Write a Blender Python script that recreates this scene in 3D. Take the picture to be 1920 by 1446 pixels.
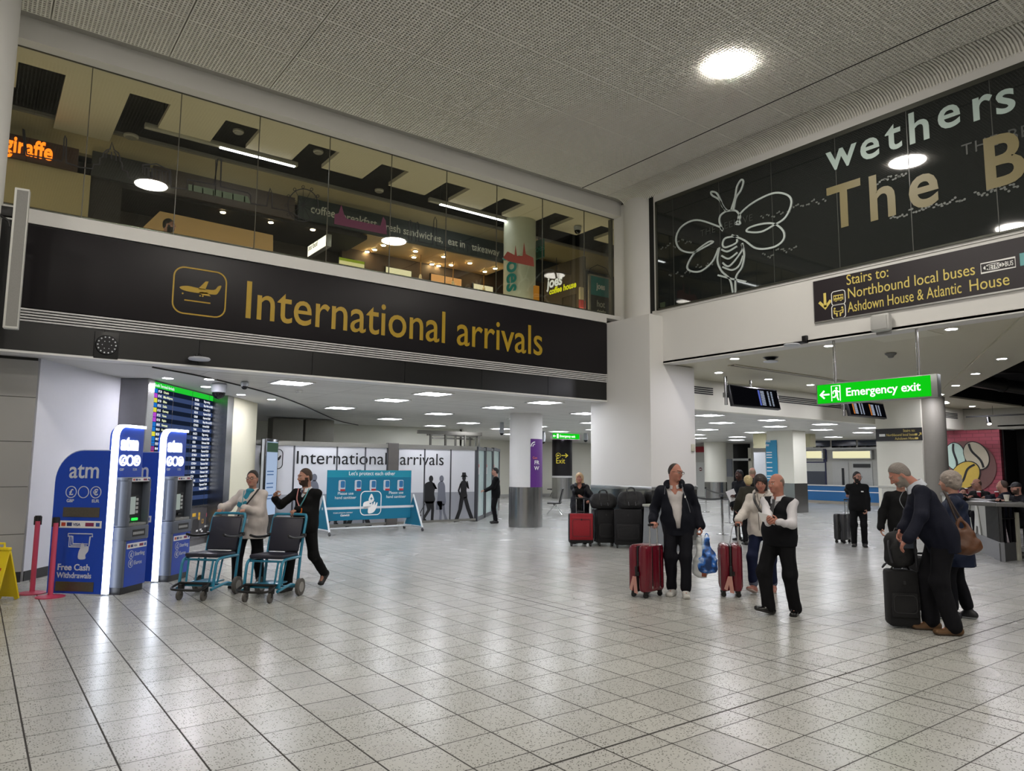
import bpy, bmesh, math, random
import numpy as np
from mathutils import Vector, Matrix

for _o in list(bpy.data.objects):
    bpy.data.objects.remove(_o)
SC = bpy.context.scene
COL = SC.collection
PI = math.pi

# ------------------------------------------------------------------ camera
CAM_H = 1.68
F_PX, PITCH, ROLL, YAW = 1351.035, 0.11343712, 0.00820908, 0.93235806
_F = np.array([math.cos(YAW) * math.cos(PITCH), math.sin(YAW) * math.cos(PITCH), math.sin(PITCH)])
_r = np.array([math.sin(YAW), -math.cos(YAW), 0.0])
_u = np.cross(_r, _F)
_R = math.cos(ROLL) * _r + math.sin(ROLL) * _u
_U = -math.sin(ROLL) * _r + math.cos(ROLL) * _u
cam_d = bpy.data.cameras.new('camera')
cam_d.sensor_fit = 'HORIZONTAL'
cam_d.sensor_width = 36.0
cam_d.lens = F_PX * 36.0 / 1920.0
cam_d.clip_start = 0.05
cam_d.clip_end = 300
cam = bpy.data.objects.new('camera', cam_d)
COL.objects.link(cam)
cam.matrix_world = Matrix(((_R[0], _U[0], -_F[0], 0), (_R[1], _U[1], -_F[1], 0), (_R[2], _U[2], -_F[2], CAM_H), (0, 0, 0, 1)))
SC.camera = cam

# ------------------------------------------------------------------ exposure and world
vs = SC.view_settings
SC.display_settings.display_device = 'sRGB'
vs.view_transform = 'Standard'
vs.look = 'None'
vs.exposure = 0.9
vs.gamma = 1.0
vs.use_curve_mapping = False
world = bpy.data.worlds.new('world')
SC.world = world
world.use_nodes = True
world.node_tree.nodes['Background'].inputs[0].default_value = (0.9, 0.95, 1.0, 1)
world.node_tree.nodes['Background'].inputs[1].default_value = 0.05
HALL_L = 80.0       # the round hall lamps
LED_L = 17.0         # square ceiling panels
SPOT_L = 190.0       # small recessed downlights
RESTO_W = 50.0     # added restaurant fill uplights, watts

# ------------------------------------------------------------------ measuring: where a line of sight meets a plane of the building
def _ray(px, py):
    return _F + (px - 960) / F_PX * _R - (py - 723) / F_PX * _U
def at_z(px, py, z=0.0):
    d = _ray(px, py); t = (z - CAM_H) / d[2]
    return Vector((d[0] * t, d[1] * t, z))
def at_x(px, py, x):
    d = _ray(px, py); t = x / d[0]
    return Vector((x, d[1] * t, CAM_H + d[2] * t))
def at_y(px, py, y):
    d = _ray(px, py); t = y / d[1]
    return Vector((d[0] * t, y, CAM_H + d[2] * t))
def at_plane(px, py, p, n):
    d = Vector(_ray(px, py)); c = Vector((0, 0, CAM_H))
    return c + d * ((Vector(p) - c).dot(Vector(n)) / d.dot(Vector(n)))
# ------------------------------------------------------------------ materials
def lin(h):
    if isinstance(h, str):
        v = [int(h[i:i + 2], 16) / 255 for i in (0, 2, 4)]
        return tuple(c / 12.92 if c <= 0.04045 else ((c + 0.055) / 1.055) ** 2.4 for c in v)
    return tuple(h)
MATS = {}
def mat(name, color, rough=0.5, metal=0.0, emit=0.0, var=0.06, scale=12.0, bump=0.0, spec=0.5, coat=0.0):
    if name in MATS:
        return MATS[name]
    m = bpy.data.materials.new(name); m.use_nodes = True
    nt = m.node_tree; b = nt.nodes['Principled BSDF']
    c = lin(color)
    b.inputs['Roughness'].default_value = rough
    b.inputs['Metallic'].default_value = metal
    b.inputs['Specular IOR Level'].default_value = spec
    if coat:
        b.inputs['Coat Weight'].default_value = coat
        b.inputs['Coat Roughness'].default_value = 0.08
    tc = nt.nodes.new('ShaderNodeTexCoord'); nz = nt.nodes.new('ShaderNodeTexNoise')
    nz.inputs['Scale'].default_value = scale; nz.inputs['Detail'].default_value = 4
    nt.links.new(tc.outputs['Object'], nz.inputs['Vector'])
    if var > 0:
        mx = nt.nodes.new('ShaderNodeMix'); mx.data_type = 'RGBA'
        mx.inputs['A'].default_value = tuple(max(0, x * (1 - var)) for x in c) + (1,)
        mx.inputs['B'].default_value = tuple(min(1, x * (1 + var)) for x in c) + (1,)
        nt.links.new(nz.outputs['Fac'], mx.inputs['Factor'])
        nt.links.new(mx.outputs['Result'], b.inputs['Base Color'])
    else:
        b.inputs['Base Color'].default_value = c + (1,)
    if emit > 0:
        b.inputs['Emission Color'].default_value = c + (1,)
        b.inputs['Emission Strength'].default_value = emit
    if bump > 0:
        bp = nt.nodes.new('ShaderNodeBump'); bp.inputs['Strength'].default_value = bump
        bp.inputs['Distance'].default_value = 0.02
        nt.links.new(nz.outputs['Fac'], bp.inputs['Height']); nt.links.new(bp.outputs['Normal'], b.inputs['Normal'])
    MATS[name] = m
    return m
def lamp_mat(name, color, strength):
    if name in MATS:
        return MATS[name]
    m = bpy.data.materials.new(name); m.use_nodes = True
    nt = m.node_tree; nt.nodes.clear()
    o = nt.nodes.new('ShaderNodeOutputMaterial'); e = nt.nodes.new('ShaderNodeEmission')
    e.inputs[0].default_value = lin(color) + (1,); e.inputs[1].default_value = strength * (.55 if strength < 3 else 1)
    nt.links.new(e.outputs[0], o.inputs[0])
    MATS[name] = m
    return m
def glass_mat(name, tint, refl=1.0, ior=1.5):
    if name in MATS:
        return MATS[name]
    m = bpy.data.materials.new(name); m.use_nodes = True
    nt = m.node_tree; nt.nodes.clear()
    o = nt.nodes.new('ShaderNodeOutputMaterial'); t = nt.nodes.new('ShaderNodeBsdfTransparent')
    g = nt.nodes.new('ShaderNodeBsdfGlossy'); f = nt.nodes.new('ShaderNodeFresnel'); mx = nt.nodes.new('ShaderNodeMixShader')
    t.inputs[0].default_value = tuple(tint) + (1,); g.inputs[0].default_value = (refl, refl, refl, 1); g.inputs['Roughness'].default_value = 0.01
    # the pane reads the same from both sides
    ge = nt.nodes.new('ShaderNodeNewGeometry'); io = nt.nodes.new('ShaderNodeMix'); io.inputs['A'].default_value = ior; io.inputs['B'].default_value = 1 / ior
    nt.links.new(ge.outputs['Backfacing'], io.inputs['Factor']); nt.links.new(io.outputs['Result'], f.inputs['IOR'])
    nt.links.new(f.outputs[0], mx.inputs[0]); nt.links.new(t.outputs[0], mx.inputs[1]); nt.links.new(g.outputs[0], mx.inputs[2])
    nt.links.new(mx.outputs[0], o.inputs[0])
    MATS[name] = m
    return m

# ------------------------------------------------------------------ meshes
class Frame:
    """A flat working plane: origin, direction to the reader's right, direction up; w points at the reader."""
    def __init__(self, o, x=(1, 0, 0), y=(0, 0, 1)):
        self.o = Vector(o); self.x = Vector(x).normalized(); self.y = Vector(y).normalized(); self.n = self.x.cross(self.y)
    def p(self, u, v, w=0.0):
        return self.o + self.x * u + self.y * v + self.n * w
    def at(self, u, v, w=0.0):
        return Frame(self.p(u, v, w), self.x, self.y)
FLAT = Frame((0, 0, 0), (1, 0, 0), (0, 1, 0))

class MB:
    def __init__(self):
        self.v = []; self.f = []; self.s = []
    def add(self, vs, fs, smooth=False, M=None):
        k = len(self.v)
        for p in vs:
            p = Vector(p)
            self.v.append(tuple(M @ p) if M is not None else tuple(p))
        for f in fs:
            self.f.append([i + k for i in f]); self.s.append(smooth)
        return self
    def box(self, c, s, M=None, bev=0.0, rot=0.0, seg=2):
        x, y, z = (d / 2 for d in s)
        R = Matrix.Translation(Vector(c)) @ Matrix.Rotation(rot, 4, 'Z')
        T = (M @ R) if M is not None else R
        if bev > 0:
            bm = bmesh.new(); bmesh.ops.create_cube(bm, size=1, matrix=Matrix.Diagonal((s[0], s[1], s[2], 1)))
            bmesh.ops.bevel(bm, geom=bm.edges[:], offset=min(bev, min(s) * .49), segments=seg, profile=.5, affect='EDGES')
            bm.verts.index_update()
            self.add([v.co.copy() for v in bm.verts], [[v.index for v in f.verts] for f in bm.faces], True, T); bm.free()
            return self
        vs = [(-x, -y, -z), (x, -y, -z), (x, y, -z), (-x, y, -z), (-x, -y, z), (x, -y, z), (x, y, z), (-x, y, z)]
        return self.add(vs, [(3, 2, 1, 0), (4, 5, 6, 7), (0, 1, 5, 4), (1, 2, 6, 5), (2, 3, 7, 6), (3, 0, 4, 7)], False, T)
    def box2(self, a, b, M=None, bev=0.0):
        a = Vector(a); b = Vector(b)
        return self.box((a + b) / 2, [abs(q) for q in (b - a)], M, bev)
    def cyl(self, a, b, r, r2=None, n=16, cap=True, M=None):
        a = Vector(a); b = Vector(b); r2 = r if r2 is None else r2
        d = (b - a).normalized(); t = Vector((0, 0, 1)) if abs(d.z) < .95 else Vector((1, 0, 0))
        e1 = d.cross(t).normalized(); e2 = d.cross(e1)
        vs = []
        for p, q in ((a, r), (b, r2)):
            vs += [p + (e1 * math.cos(2 * PI * i / n) + e2 * math.sin(2 * PI * i / n)) * q for i in range(n)]
        fs = [(i, (i + 1) % n, n + (i + 1) % n, n + i) for i in range(n)]
        if cap:
            fs += [tuple(range(n - 1, -1, -1)), tuple(range(n, 2 * n))]
        return self.add(vs, fs, True, M)
    def tube(self, pts, r, n=10, M=None, closed=False, cap=True):
        pts = [Vector(p) for p in pts]; m = len(pts)
        rs = r if isinstance(r, (list, tuple)) else [r] * m
        vs = []; e1 = None
        for i, p in enumerate(pts):
            if closed:
                d = pts[(i + 1) % m] - pts[i - 1]
            else:
                d = pts[min(i + 1, m - 1)] - pts[max(i - 1, 0)]
            d.normalize()
            if e1 is None:
                t = Vector((0, 0, 1)) if abs(d.z) < .9 else Vector((1, 0, 0))
                e1 = d.cross(t).normalized()
            else:
                e1 = (e1 - d * e1.dot(d)).normalized()
            e2 = d.cross(e1)
            vs += [p + (e1 * math.cos(2 * PI * k / n) + e2 * math.sin(2 * PI * k / n)) * rs[i] for k in range(n)]
        fs = []
        for i in range(m if closed else m - 1):
            j = (i + 1) % m
            fs += [(i * n + k, i * n + (k + 1) % n, j * n + (k + 1) % n, j * n + k) for k in range(n)]
        if cap and not closed:
            fs += [tuple(range(n - 1, -1, -1)), tuple(range((m - 1) * n, m * n))]
        return self.add(vs, fs, True, M)
    def lathe(self, prof, n=24, c=(0, 0, 0), M=None, ring=False):
        """prof: list of (radius, z) from bottom to top, round the z axis at c"""
        c = Vector(c); vs = []
        for r, z in prof:
            r = max(r, 1e-4)
            vs += [c + Vector((r * math.cos(2 * PI * k / n), r * math.sin(2 * PI * k / n), z)) for k in range(n)]
        m = len(prof); fs = []
        for i in range(m if ring else m - 1):
            j = (i + 1) % m
            fs += [(i * n + k, i * n + (k + 1) % n, j * n + (k + 1) % n, j * n + k) for k in range(n)]
        if not ring:
            fs += [tuple(range(n - 1, -1, -1)), tuple(range((m - 1) * n, m * n))]
        return self.add(vs, fs, True, M)
    def ell(self, c, r, n=16, m=10, M=None):
        c = Vector(c); r = (r, r, r) if isinstance(r, (int, float)) else r
        vs = [c + Vector((0, 0, -r[2]))]
        for i in range(1, m):
            a = -PI / 2 + PI * i / m
            vs += [c + Vector((r[0] * math.cos(a) * math.cos(2 * PI * k / n), r[1] * math.cos(a) * math.sin(2 * PI * k / n), r[2] * math.sin(a))) for k in range(n)]
        vs.append(c + Vector((0, 0, r[2]))); L = len(vs) - 1
        fs = [(0, 1 + (k + 1) % n, 1 + k) for k in range(n)]
        for i in range(m - 2):
            fs += [(1 + i * n + k, 1 + i * n + (k + 1) % n, 1 + (i + 1) * n + (k + 1) % n, 1 + (i + 1) * n + k) for k in range(n)]
        fs += [(1 + (m - 2) * n + k, 1 + (m - 2) * n + (k + 1) % n, L) for k in range(n)]
        return self.add(vs, fs, True, M)
    # flat work on a Frame
    def poly(self, F, pts, w0=0.0, w1=0.004):
        n = len(pts)
        a = sum(pts[i][0] * pts[(i + 1) % n][1] - pts[(i + 1) % n][0] * pts[i][1] for i in range(n))
        if a < 0:
            pts = pts[::-1]
        vs = [F.p(u, v, w0) for u, v in pts] + [F.p(u, v, w1) for u, v in pts]
        fs = [tuple(range(n - 1, -1, -1)), tuple(range(n, 2 * n))] + [(i, (i + 1) % n, n + (i + 1) % n, n + i) for i in range(n)]
        return self.add(vs, fs)
    def rect(self, F, u0, v0, u1, v1, w0=0.0, w1=0.004):
        return self.poly(F, [(u0, v0), (u1, v0), (u1, v1), (u0, v1)], w0, w1)
    def disc(self, F, u, v, r, w0=0.0, w1=0.004, n=32, ry=None):
        ry = ry or r
        return self.poly(F, [(u + r * math.cos(2 * PI * i / n), v + ry * math.sin(2 * PI * i / n)) for i in range(n)], w0, w1)
    def stroke(self, F, pts, t, w0=0.0, w1=0.004, closed=False):
        pts = [Vector((p[0], p[1])) for p in pts]; n = len(pts); L = []; Rr = []
        for i in range(n):
            if closed:
                a, b = pts[i - 1], pts[(i + 1) % n]
            else:
                a, b = pts[max(i - 1, 0)], pts[min(i + 1, n - 1)]
            d = b - a
            d = d.normalized() if d.length > 1e-9 else Vector((1, 0))
            k = 1.0
            if (closed or 0 < i < n - 1):
                e = (pts[i] - a)
                if e.length > 1e-9:
                    k = min(1.6, 1 / max(.35, abs(d.dot(e.normalized()))))
            nn = Vector((-d.y, d.x)) * (t / 2 * k)
            L.append(pts[i] + nn); Rr.append(pts[i] - nn)
        for i in range(n if closed else n - 1):
            j = (i + 1) % n
            q = [Rr[i], Rr[j], L[j], L[i]]
            vs = [F.p(p.x, p.y, w0) for p in q] + [F.p(p.x, p.y, w1) for p in q]
            self.add(vs, [(3, 2, 1, 0), (4, 5, 6, 7), (0, 1, 5, 4), (1, 2, 6, 5), (2, 3, 7, 6), (3, 0, 4, 7)])
        return self
    def ring(self, F, u, v, r, t, w0=0.0, w1=0.004, n=40, ry=None):
        ry = ry or r
        return self.stroke(F, [(u + r * math.cos(2 * PI * i / n), v + ry * math.sin(2 * PI * i / n)) for i in range(n)], t, w0, w1, True)
    def build(self, name, m, parent=None, loc=None):
        me = bpy.data.meshes.new(name)
        me.from_pydata(self.v, [], self.f); me.update()
        me.polygons.foreach_set('use_smooth', self.s)
        if any(self.s):
            me.set_sharp_from_angle(angle=math.radians(38))
        for q in (m if isinstance(m, (list, tuple)) else [m]):
            me.materials.append(q)
        o = bpy.data.objects.new(name, me); COL.objects.link(o)
        if loc is not None:
            o.location = loc
        if parent is not None:
            o.parent = parent
        return o

def rrect(u0, v0, u1, v1, r, n=6):
    out = []
    for cx, cy, a0 in ((u1 - r, v1 - r, 0), (u0 + r, v1 - r, PI / 2), (u0 + r, v0 + r, PI), (u1 - r, v0 + r, 1.5 * PI)):
        out += [(cx + r * math.cos(a0 + PI / 2 * i / n), cy + r * math.sin(a0 + PI / 2 * i / n)) for i in range(n + 1)]
    return out
def spline(pts, n=8, closed=False):
    """Catmull-Rom through 2-D or 3-D points"""
    P = [Vector(p) for p in pts]; m = len(P); out = []
    for i in range(m if closed else m - 1):
        p0, p1 = (P[i - 1] if closed or i > 0 else P[0]), P[i]
        p2 = P[(i + 1) % m]; p3 = P[(i + 2) % m] if closed else P[min(i + 2, m - 1)]
        for k in range(n):
            t = k / n
            out.append(0.5 * ((2 * p1) + (p2 - p0) * t + (2 * p0 - 5 * p1 + 4 * p2 - p3) * t * t + (3 * p1 - p0 - 3 * p2 + p3) * t ** 3))
    if not closed:
        out.append(P[-1])
    return out
def tag(o, label=None, cat=None, group=None, kind=None):
    if label: o['label'] = label
    if cat: o['category'] = cat
    if group: o['group'] = group
    if kind: o['kind'] = kind
    return o
def thing(name, label, cat, loc=(0, 0, 0), rz=0.0, group=None):
    o = bpy.data.objects.new(name, None); COL.objects.link(o)
    o.empty_display_size = .2
    o.location = loc; o.rotation_euler = (0, 0, rz)
    return tag(o, label, cat, group)
def struct(name, mb, m, parent=None):
    o = mb.build(name, m, parent)
    if parent is None:
        o['kind'] = 'structure'
    return o
def dup(root, loc=None, rz=None, label=None, group=None):
    """A copy of a thing with copies of its parts and sub-parts"""
    r = root.copy(); COL.objects.link(r)
    if loc is not None: r.location = loc
    if rz is not None: r.rotation_euler = (0, 0, rz)
    if label: r['label'] = label
    if group: r['group'] = group
    for ch in list(root.children):
        c = ch.copy(); COL.objects.link(c); c.parent = r
        for g in list(ch.children):
            d = g.copy(); COL.objects.link(d); d.parent = c
    return r
def lettering(s, F, size, m, parent, w=0.004, depth=0.003, align='LEFT', bold=0.0, sx=1.0, name='lettering', spacing=1.0, shear=0.0, valign='BOTTOM_BASELINE', label=None, line=1.0, fit=None):
    """Raised letters on a Frame; size is roughly the height of a capital over 0.73"""
    cu = bpy.data.curves.new(name, 'FONT'); cu.body = s; cu.size = size; cu.align_x = align; cu.align_y = valign
    cu.offset = bold * size; cu.space_character = spacing; cu.shear = shear; cu.resolution_u = 4; cu.space_line = line
    cu.extrude = depth / 2
    t = bpy.data.objects.new(name, cu)
    me = bpy.data.meshes.new_from_object(t)
    bpy.data.objects.remove(t); bpy.data.curves.remove(cu)
    n = len(me.vertices); co = np.empty(n * 3); me.vertices.foreach_get('co', co); co = co.reshape(-1, 3)
    if fit: sx = fit / max(1e-6, co[:, 0].max() - min(0, co[:, 0].min()))
    o3 = np.array(F.o); out = o3 + np.outer(co[:, 0] * sx, F.x) + np.outer(co[:, 1], F.y) + np.outer(co[:, 2] + depth / 2 + w, F.n)
    me.vertices.foreach_set('co', out.ravel()); me.update(); me.name = name
    me.materials.clear(); me.materials.append(m)
    o = bpy.data.objects.new(name, me); COL.objects.link(o)
    if parent is not None: o.parent = parent
    if label: o['label'] = label
    return o
# ------------------------------------------------------------------ building dimensions (metres)
Y0, YG = 12.05, 12.30          # arrivals fascia and the restaurant glass above it
XP, YPF = 11.69, 10.71         # big pier: its left face and its front face
XB = 12.12                     # wall with the dark glass
ZC, ZR, ZL = 8.05, 3.99, 3.24  # hall grid ceiling, side hall ceiling, arrivals ceiling
DW = Vector((0.576, 0.8175, 0)); NW = Vector((0.8175, -0.576, 0)); PW = Vector((0.695, 12.68, 0))   # slanting wall: along, facing, start

WHITE = mat('white_paint', 'd3d2cf', .55, var=.02, scale=2)
WARMW = mat('warm_white_paint', 'd8d6c8', .5, var=.02, scale=2)
GREYP = mat('grey_laminate', 'a3a29d', .45, var=.03, scale=3)
BLACKP = mat('black_panel', '0a0a0c', .35, var=.1)
SIGNB = mat('aubergine_sign', '110d12', .45, var=.06, spec=.3)
STEEL = mat('brushed_steel', '9d9d9b', .24, 1.0, var=.1, scale=30)
CHROME = mat('chrome', 'd0d0d0', .08, 1.0, var=.02)
DKMETAL = mat('dark_metal', '2a2a2c', .4, .7)
BLACKPL = mat('black_plastic', '0e0e0f', .4)
WHITEPL = mat('white_plastic', 'dcdcda', .35, var=.02)
ALU = mat('aluminium', 'b4b4b2', .35, .9)
LEDW = lamp_mat('led_panel_light', 'f4f6ff', LED_L)
SPOTW = lamp_mat('downlight_light', 'f6f4ff', SPOT_L)
HALLW = lamp_mat('hall_lamp_light', 'fff8ee', HALL_L)
TEXTW = mat('white_lettering', 'e9e9e6', .5, var=0)
TEXTK = mat('black_lettering', '0b0b0c', .5, var=0)
GOLD = mat('gold_lettering', 'a8891b', .35, var=.05)
GOLDL = mat('pale_gold_lettering', 'd9c66a', .4, var=.03)

# ---- floor: speckled terrazzo tiles of 0.4 m
def floor_material():
    m = bpy.data.materials.new('terrazzo_tiles'); m.use_nodes = True
    nt = m.node_tree; b = nt.nodes['Principled BSDF']; L = nt.links.new
    def N(t, **k):
        n = nt.nodes.new(t)
        for a, v in k.items(): setattr(n, a, v)
        return n
    def math_(op, a, b_=None, c=None):
        n = N('ShaderNodeMath', operation=op)
        for i, q in enumerate((a, b_, c)):
            if q is None: continue
            if isinstance(q, (int, float)): n.inputs[i].default_value = q
            else: L(q, n.inputs[i])
        return n.outputs[0]
    tc = N('ShaderNodeTexCoord'); sp = N('ShaderNodeSeparateXYZ'); L(tc.outputs['Object'], sp.inputs[0])
    X, Y = sp.outputs[0], sp.outputs[1]
    def joint(c, off, w):
        q = math_('DIVIDE', math_('ADD', c, off), .4)
        fr = math_('FRACT', q)
        d = math_('MULTIPLY', math_('MINIMUM', fr, math_('SUBTRACT', 1.0, fr)), .4)
        return math_('LESS_THAN', d, w), math_('FLOOR', q)
    jx, ix = joint(X, .02, .0055); jy, iy = joint(Y, .06, .0046)
    bold = None
    for c, v in ((Y, 3.33), (X, 5.80), (Y, 13.6), (Y, 16.4), (X, 14.2)):
        q = math_('LESS_THAN', math_('ABSOLUTE', math_('SUBTRACT', c, v)), .009)
        bold = q if bold is None else math_('MAXIMUM', bold, q)
    jm = math_('MAXIMUM', math_('MAXIMUM', jx, jy), bold)
    cmb = N('ShaderNodeCombineXYZ'); L(ix, cmb.inputs[0]); L(iy, cmb.inputs[1])
    wn = N('ShaderNodeTexWhiteNoise', noise_dimensions='2D'); L(cmb.outputs[0], wn.inputs['Vector'])
    big = N('ShaderNodeTexNoise'); big.inputs['Scale'].default_value = .6; L(tc.outputs['Object'], big.inputs['Vector'])
    vo = N('ShaderNodeTexVoronoi', feature='F1'); vo.inputs['Scale'].default_value = 70; L(tc.outputs['Object'], vo.inputs['Vector'])
    speck = math_('LESS_THAN', vo.outputs['Distance'], .33)
    pick = N('ShaderNodeSeparateColor'); L(vo.outputs['Color'], pick.inputs[0])
    speck = math_('MULTIPLY', speck, math_('LESS_THAN', pick.outputs[0], .5))
    vo2 = N('ShaderNodeTexVoronoi', feature='F1'); vo2.inputs['Scale'].default_value = 120; L(tc.outputs['Object'], vo2.inputs['Vector'])
    p2 = N('ShaderNodeSeparateColor'); L(vo2.outputs['Color'], p2.inputs[0])
    base = N('ShaderNodeMix', data_type='RGBA'); base.inputs['A'].default_value = lin('9c9c98') + (1,); base.inputs['B'].default_value = lin('acaca7') + (1,)
    L(math_('ADD', math_('MULTIPLY', wn.outputs['Value'], .6), math_('MULTIPLY', p2.outputs[1], .4)), base.inputs['Factor'])
    m2 = N('ShaderNodeMix', data_type='RGBA'); L(speck, m2.inputs['Factor']); L(base.outputs['Result'], m2.inputs['A']); m2.inputs['B'].default_value = lin('5b5b56') + (1,)
    m3 = N('ShaderNodeMix', data_type='RGBA'); L(jm, m3.inputs['Factor']); L(m2.outputs['Result'], m3.inputs['A']); m3.inputs['B'].default_value = lin('2c2a27') + (1,)
    L(m3.outputs['Result'], b.inputs['Base Color'])
    r = math_('ADD', math_('MULTIPLY', big.outputs['Fac'], .14), .19)
    r = math_('MAXIMUM', r, math_('MULTIPLY', jm, .7)); L(r, b.inputs['Roughness'])
    b.inputs['Specular IOR Level'].default_value = .32
    return m
mb = MB(); mb.add([(-9, -9, 0), (46, -9, 0), (46, 40, 0), (-9, 40, 0)], [(0, 1, 2, 3)])
struct('floor', mb, floor_material())

# ---- hall ceiling: white egg-crate grid panels under a dark void
GRID = mat('ceiling_grid_white', 'dddbd4', .6, var=.04, scale=.8)
VOID = mat('ceiling_void', 'a3a199', .9, var=.1)
xs0, xs1, ys0, ys1 = -8.0, 11.50, -8.0, 11.80
def boxes(arr):
    """many axis-aligned boxes at once: rows of x0,y0,z0,x1,y1,z1"""
    a = np.asarray(arr, float); n = len(a)
    idx = np.array([[0, 1, 2], [3, 1, 2], [3, 4, 2], [0, 4, 2], [0, 1, 5], [3, 1, 5], [3, 4, 5], [0, 4, 5]])
    v = a[:, idx].reshape(-1, 3)
    f = np.array([(3, 2, 1, 0), (4, 5, 6, 7), (0, 1, 5, 4), (1, 2, 6, 5), (2, 3, 7, 6), (3, 0, 4, 7)])
    f = (f[None] + (np.arange(n) * 8)[:, None, None]).reshape(-1, 4)
    return v, f
rows = []
px_edges = [xs0] + [x for x in (2.0 + 1.575 * k for k in range(-6, 7)) if xs0 < x < xs1 - .3] + [xs1]
py_edges = [ys1 - 1.2 * k for k in range(17)][::-1]
P, T, D = .0526, .020, .020
for i in range(len(px_edges) - 1):
    a, b_ = px_edges[i] + .02, px_edges[i + 1] - .02
    if abs(px_edges[i + 1] - 10.72) < .8 and px_edges[i + 1] < 11: b_ -= .02
    nb = max(2, int(round((b_ - a) / P)))
    for k in range(nb + 1):
        x = a + (b_ - a) * k / nb
        rows.append((x - T / 2, ys0, ZC, x + T / 2, ys1, ZC + D))
    for j in range(len(py_edges) - 1):
        c, d = py_edges[j] + .010, py_edges[j + 1] - .010
        nr = int(round((d - c) / P))
        for k in range(nr + 1):
            y = c + (d - c) * k / nr
            rows.append((a, y - T / 2, ZC + .0015, b_, y + T / 2, ZC + D + .002))
v, f = boxes(rows)
me = bpy.data.meshes.new('ceiling'); me.from_pydata(v.tolist(), [], f.tolist()); me.update(); me.materials.append(GRID)
o = bpy.data.objects.new('ceiling', me); COL.objects.link(o); o['kind'] = 'structure'
mb = MB(); mb.box2((-9, -9, ZC + .06), (13.5, 12.1, ZC + .2)); struct('ceiling', mb, VOID)
# cove beside the dark glass: bars bent down to the wall
mb = MB(); cov = [(11.52, 8.05), (11.70, 8.06), (11.85, 8.055), (11.98, 8.02), (12.06, 7.96), (12.10, 7.90)]
y = 11.8
while y > -6:
    for i in range(len(cov) - 1):
        (xa, za), (xb, zb) = cov[i], cov[i + 1]
        w = .026
        mb.add([(xa, y, za), (xb, y, zb), (xb, y - w, zb), (xa, y - w, za), (xa, y, za + .012), (xb, y, zb + .012), (xb, y - w, zb + .012), (xa, y - w, za + .012)],
               [(0, 1, 2, 3), (7, 6, 5, 4), (4, 5, 1, 0), (2, 6, 7, 3)])
    y -= .05
struct('ceiling', mb, GRID)
mb = MB()
for i in range(len(cov) - 1):
    (xa, za), (xb, zb) = cov[i], cov[i + 1]
    mb.add([(xa, 11.8, za + .03), (xb, 11.8, zb + .03), (xb, -8, zb + .03), (xa, -8, za + .03)], [(0, 1, 2, 3)])
struct('ceiling', mb, mat('cove_backing', 'c3c1ba', .7, var=.03))
mb = MB(); mb.box2((10.70, -8, ZC - .004), (10.725, 11.8, ZC + .03)); struct('trim_1', mb, mat('shadow_gap', '2b2a28', .8))

# ---- the hall's unseen sides (they close the room and bounce its light)
mb = MB(); mb.box2((-9.2, -9, 0), (-9, 12.6, 8.4)); struct('wall_west', mb, WHITE)
mb = MB(); mb.box2((-9, -9.2, 0), (46, -9, 8.4)); struct('wall_south', mb, WHITE)

# ---- arrivals side: bulkhead over the glass, ledge, fascia
mb = MB(); mb.box2((-9, Y0, 7.77), (12.22, Y0 + .30, ZC + .2)); struct('wall_north', mb, WHITE)
mb = MB(); mb.box2((-9, Y0 - .01, 5.075), (XP, YG + .25, 5.20)); mb.box2((-9, Y0 + .02, 5.20), (12.28, YG + .03, 5.29)); struct('trim_2', mb, WHITE)
mb = MB(); mb.box2((-9, Y0 + .03, 3.24), (XP, Y0 + .30, 5.08)); struct('wall_north', mb, BLACKP)
mb = MB(); mb.box2((-9, Y0 - .005, 3.215), (XP, Y0 + .32, 3.245)); struct('trim_3', mb, WHITEPL)
# lower black band made of separate panels with thin joints
mb = MB(); edges = [-9, -5, -2.2, 1.42] + [2.75 + 1.86 * 0, 4.61, 6.42, 8.18, 9.92] + [XP]
for a, b_ in zip(edges[:-1], edges[1:]):
    mb.box2((a + .004, Y0 + .005, 3.25), (b_ - .004, Y0 + .03, 3.66))
struct('wall_north', mb, mat('black_cladding', '09090b', .3, var=.1))
grl = MB()
for k in range(5):
    z = 3.665 + k * .040
    grl.box2((.20, Y0 - .02, z), (XP - .005, Y0 + .02, z + .021))
struct('trim_4', grl, mat('louvre_white', 'c9c9c9', .4, var=.02))

# ---- below the fascia, far left: tiled wall panels, then the slanting wall
mb = MB(); zs = [0.14, .66, 1.06, 1.60, 2.12, 2.62, 3.20]
zz = [.14] + [at_y(35, q, 12.62).z for q in (1002, 913, 828, 744)] + [3.19]
zz = sorted(zz)
for a, b_ in zip(zz[:-1], zz[1:]):
    mb.box2((-9, 12.62, a + .004), (.668, 12.70, b_ - .004))
struct('wall_west', mb, mat('grey_wall_panel', '9b9a96', .5, var=.03, scale=2))
mb = MB(); mb.box2((-9, 12.66, 0), (.66, 12.8, 3.24)); struct('wall_west', mb, mat('panel_joint', '2e2d2b', .7))
mb = MB(); mb.box2((-9, 12.60, 0), (.66, 12.64, .14)); struct('baseboard_west', mb, mat('dark_skirting', '1b1b1c', .5))
MW = Matrix((( DW.x, -NW.x, 0, PW.x), (DW.y, -NW.y, 0, PW.y), (0, 0, 1, 0), (0, 0, 0, 1)))   # s along the wall, t behind it
mb = MB(); mb.box2((0, 0, 0), (9, .25, ZL), MW); struct('wall_slant', mb, mat('bluish_white_paint', 'cfd0d6', .5, var=.02))
mb = MB(); mb.box2((0, -.012, 0), (2.3, .0, .14), MW); struct('baseboard_slant', mb, mat('dark_skirting', '1b1b1c', .5))
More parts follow.
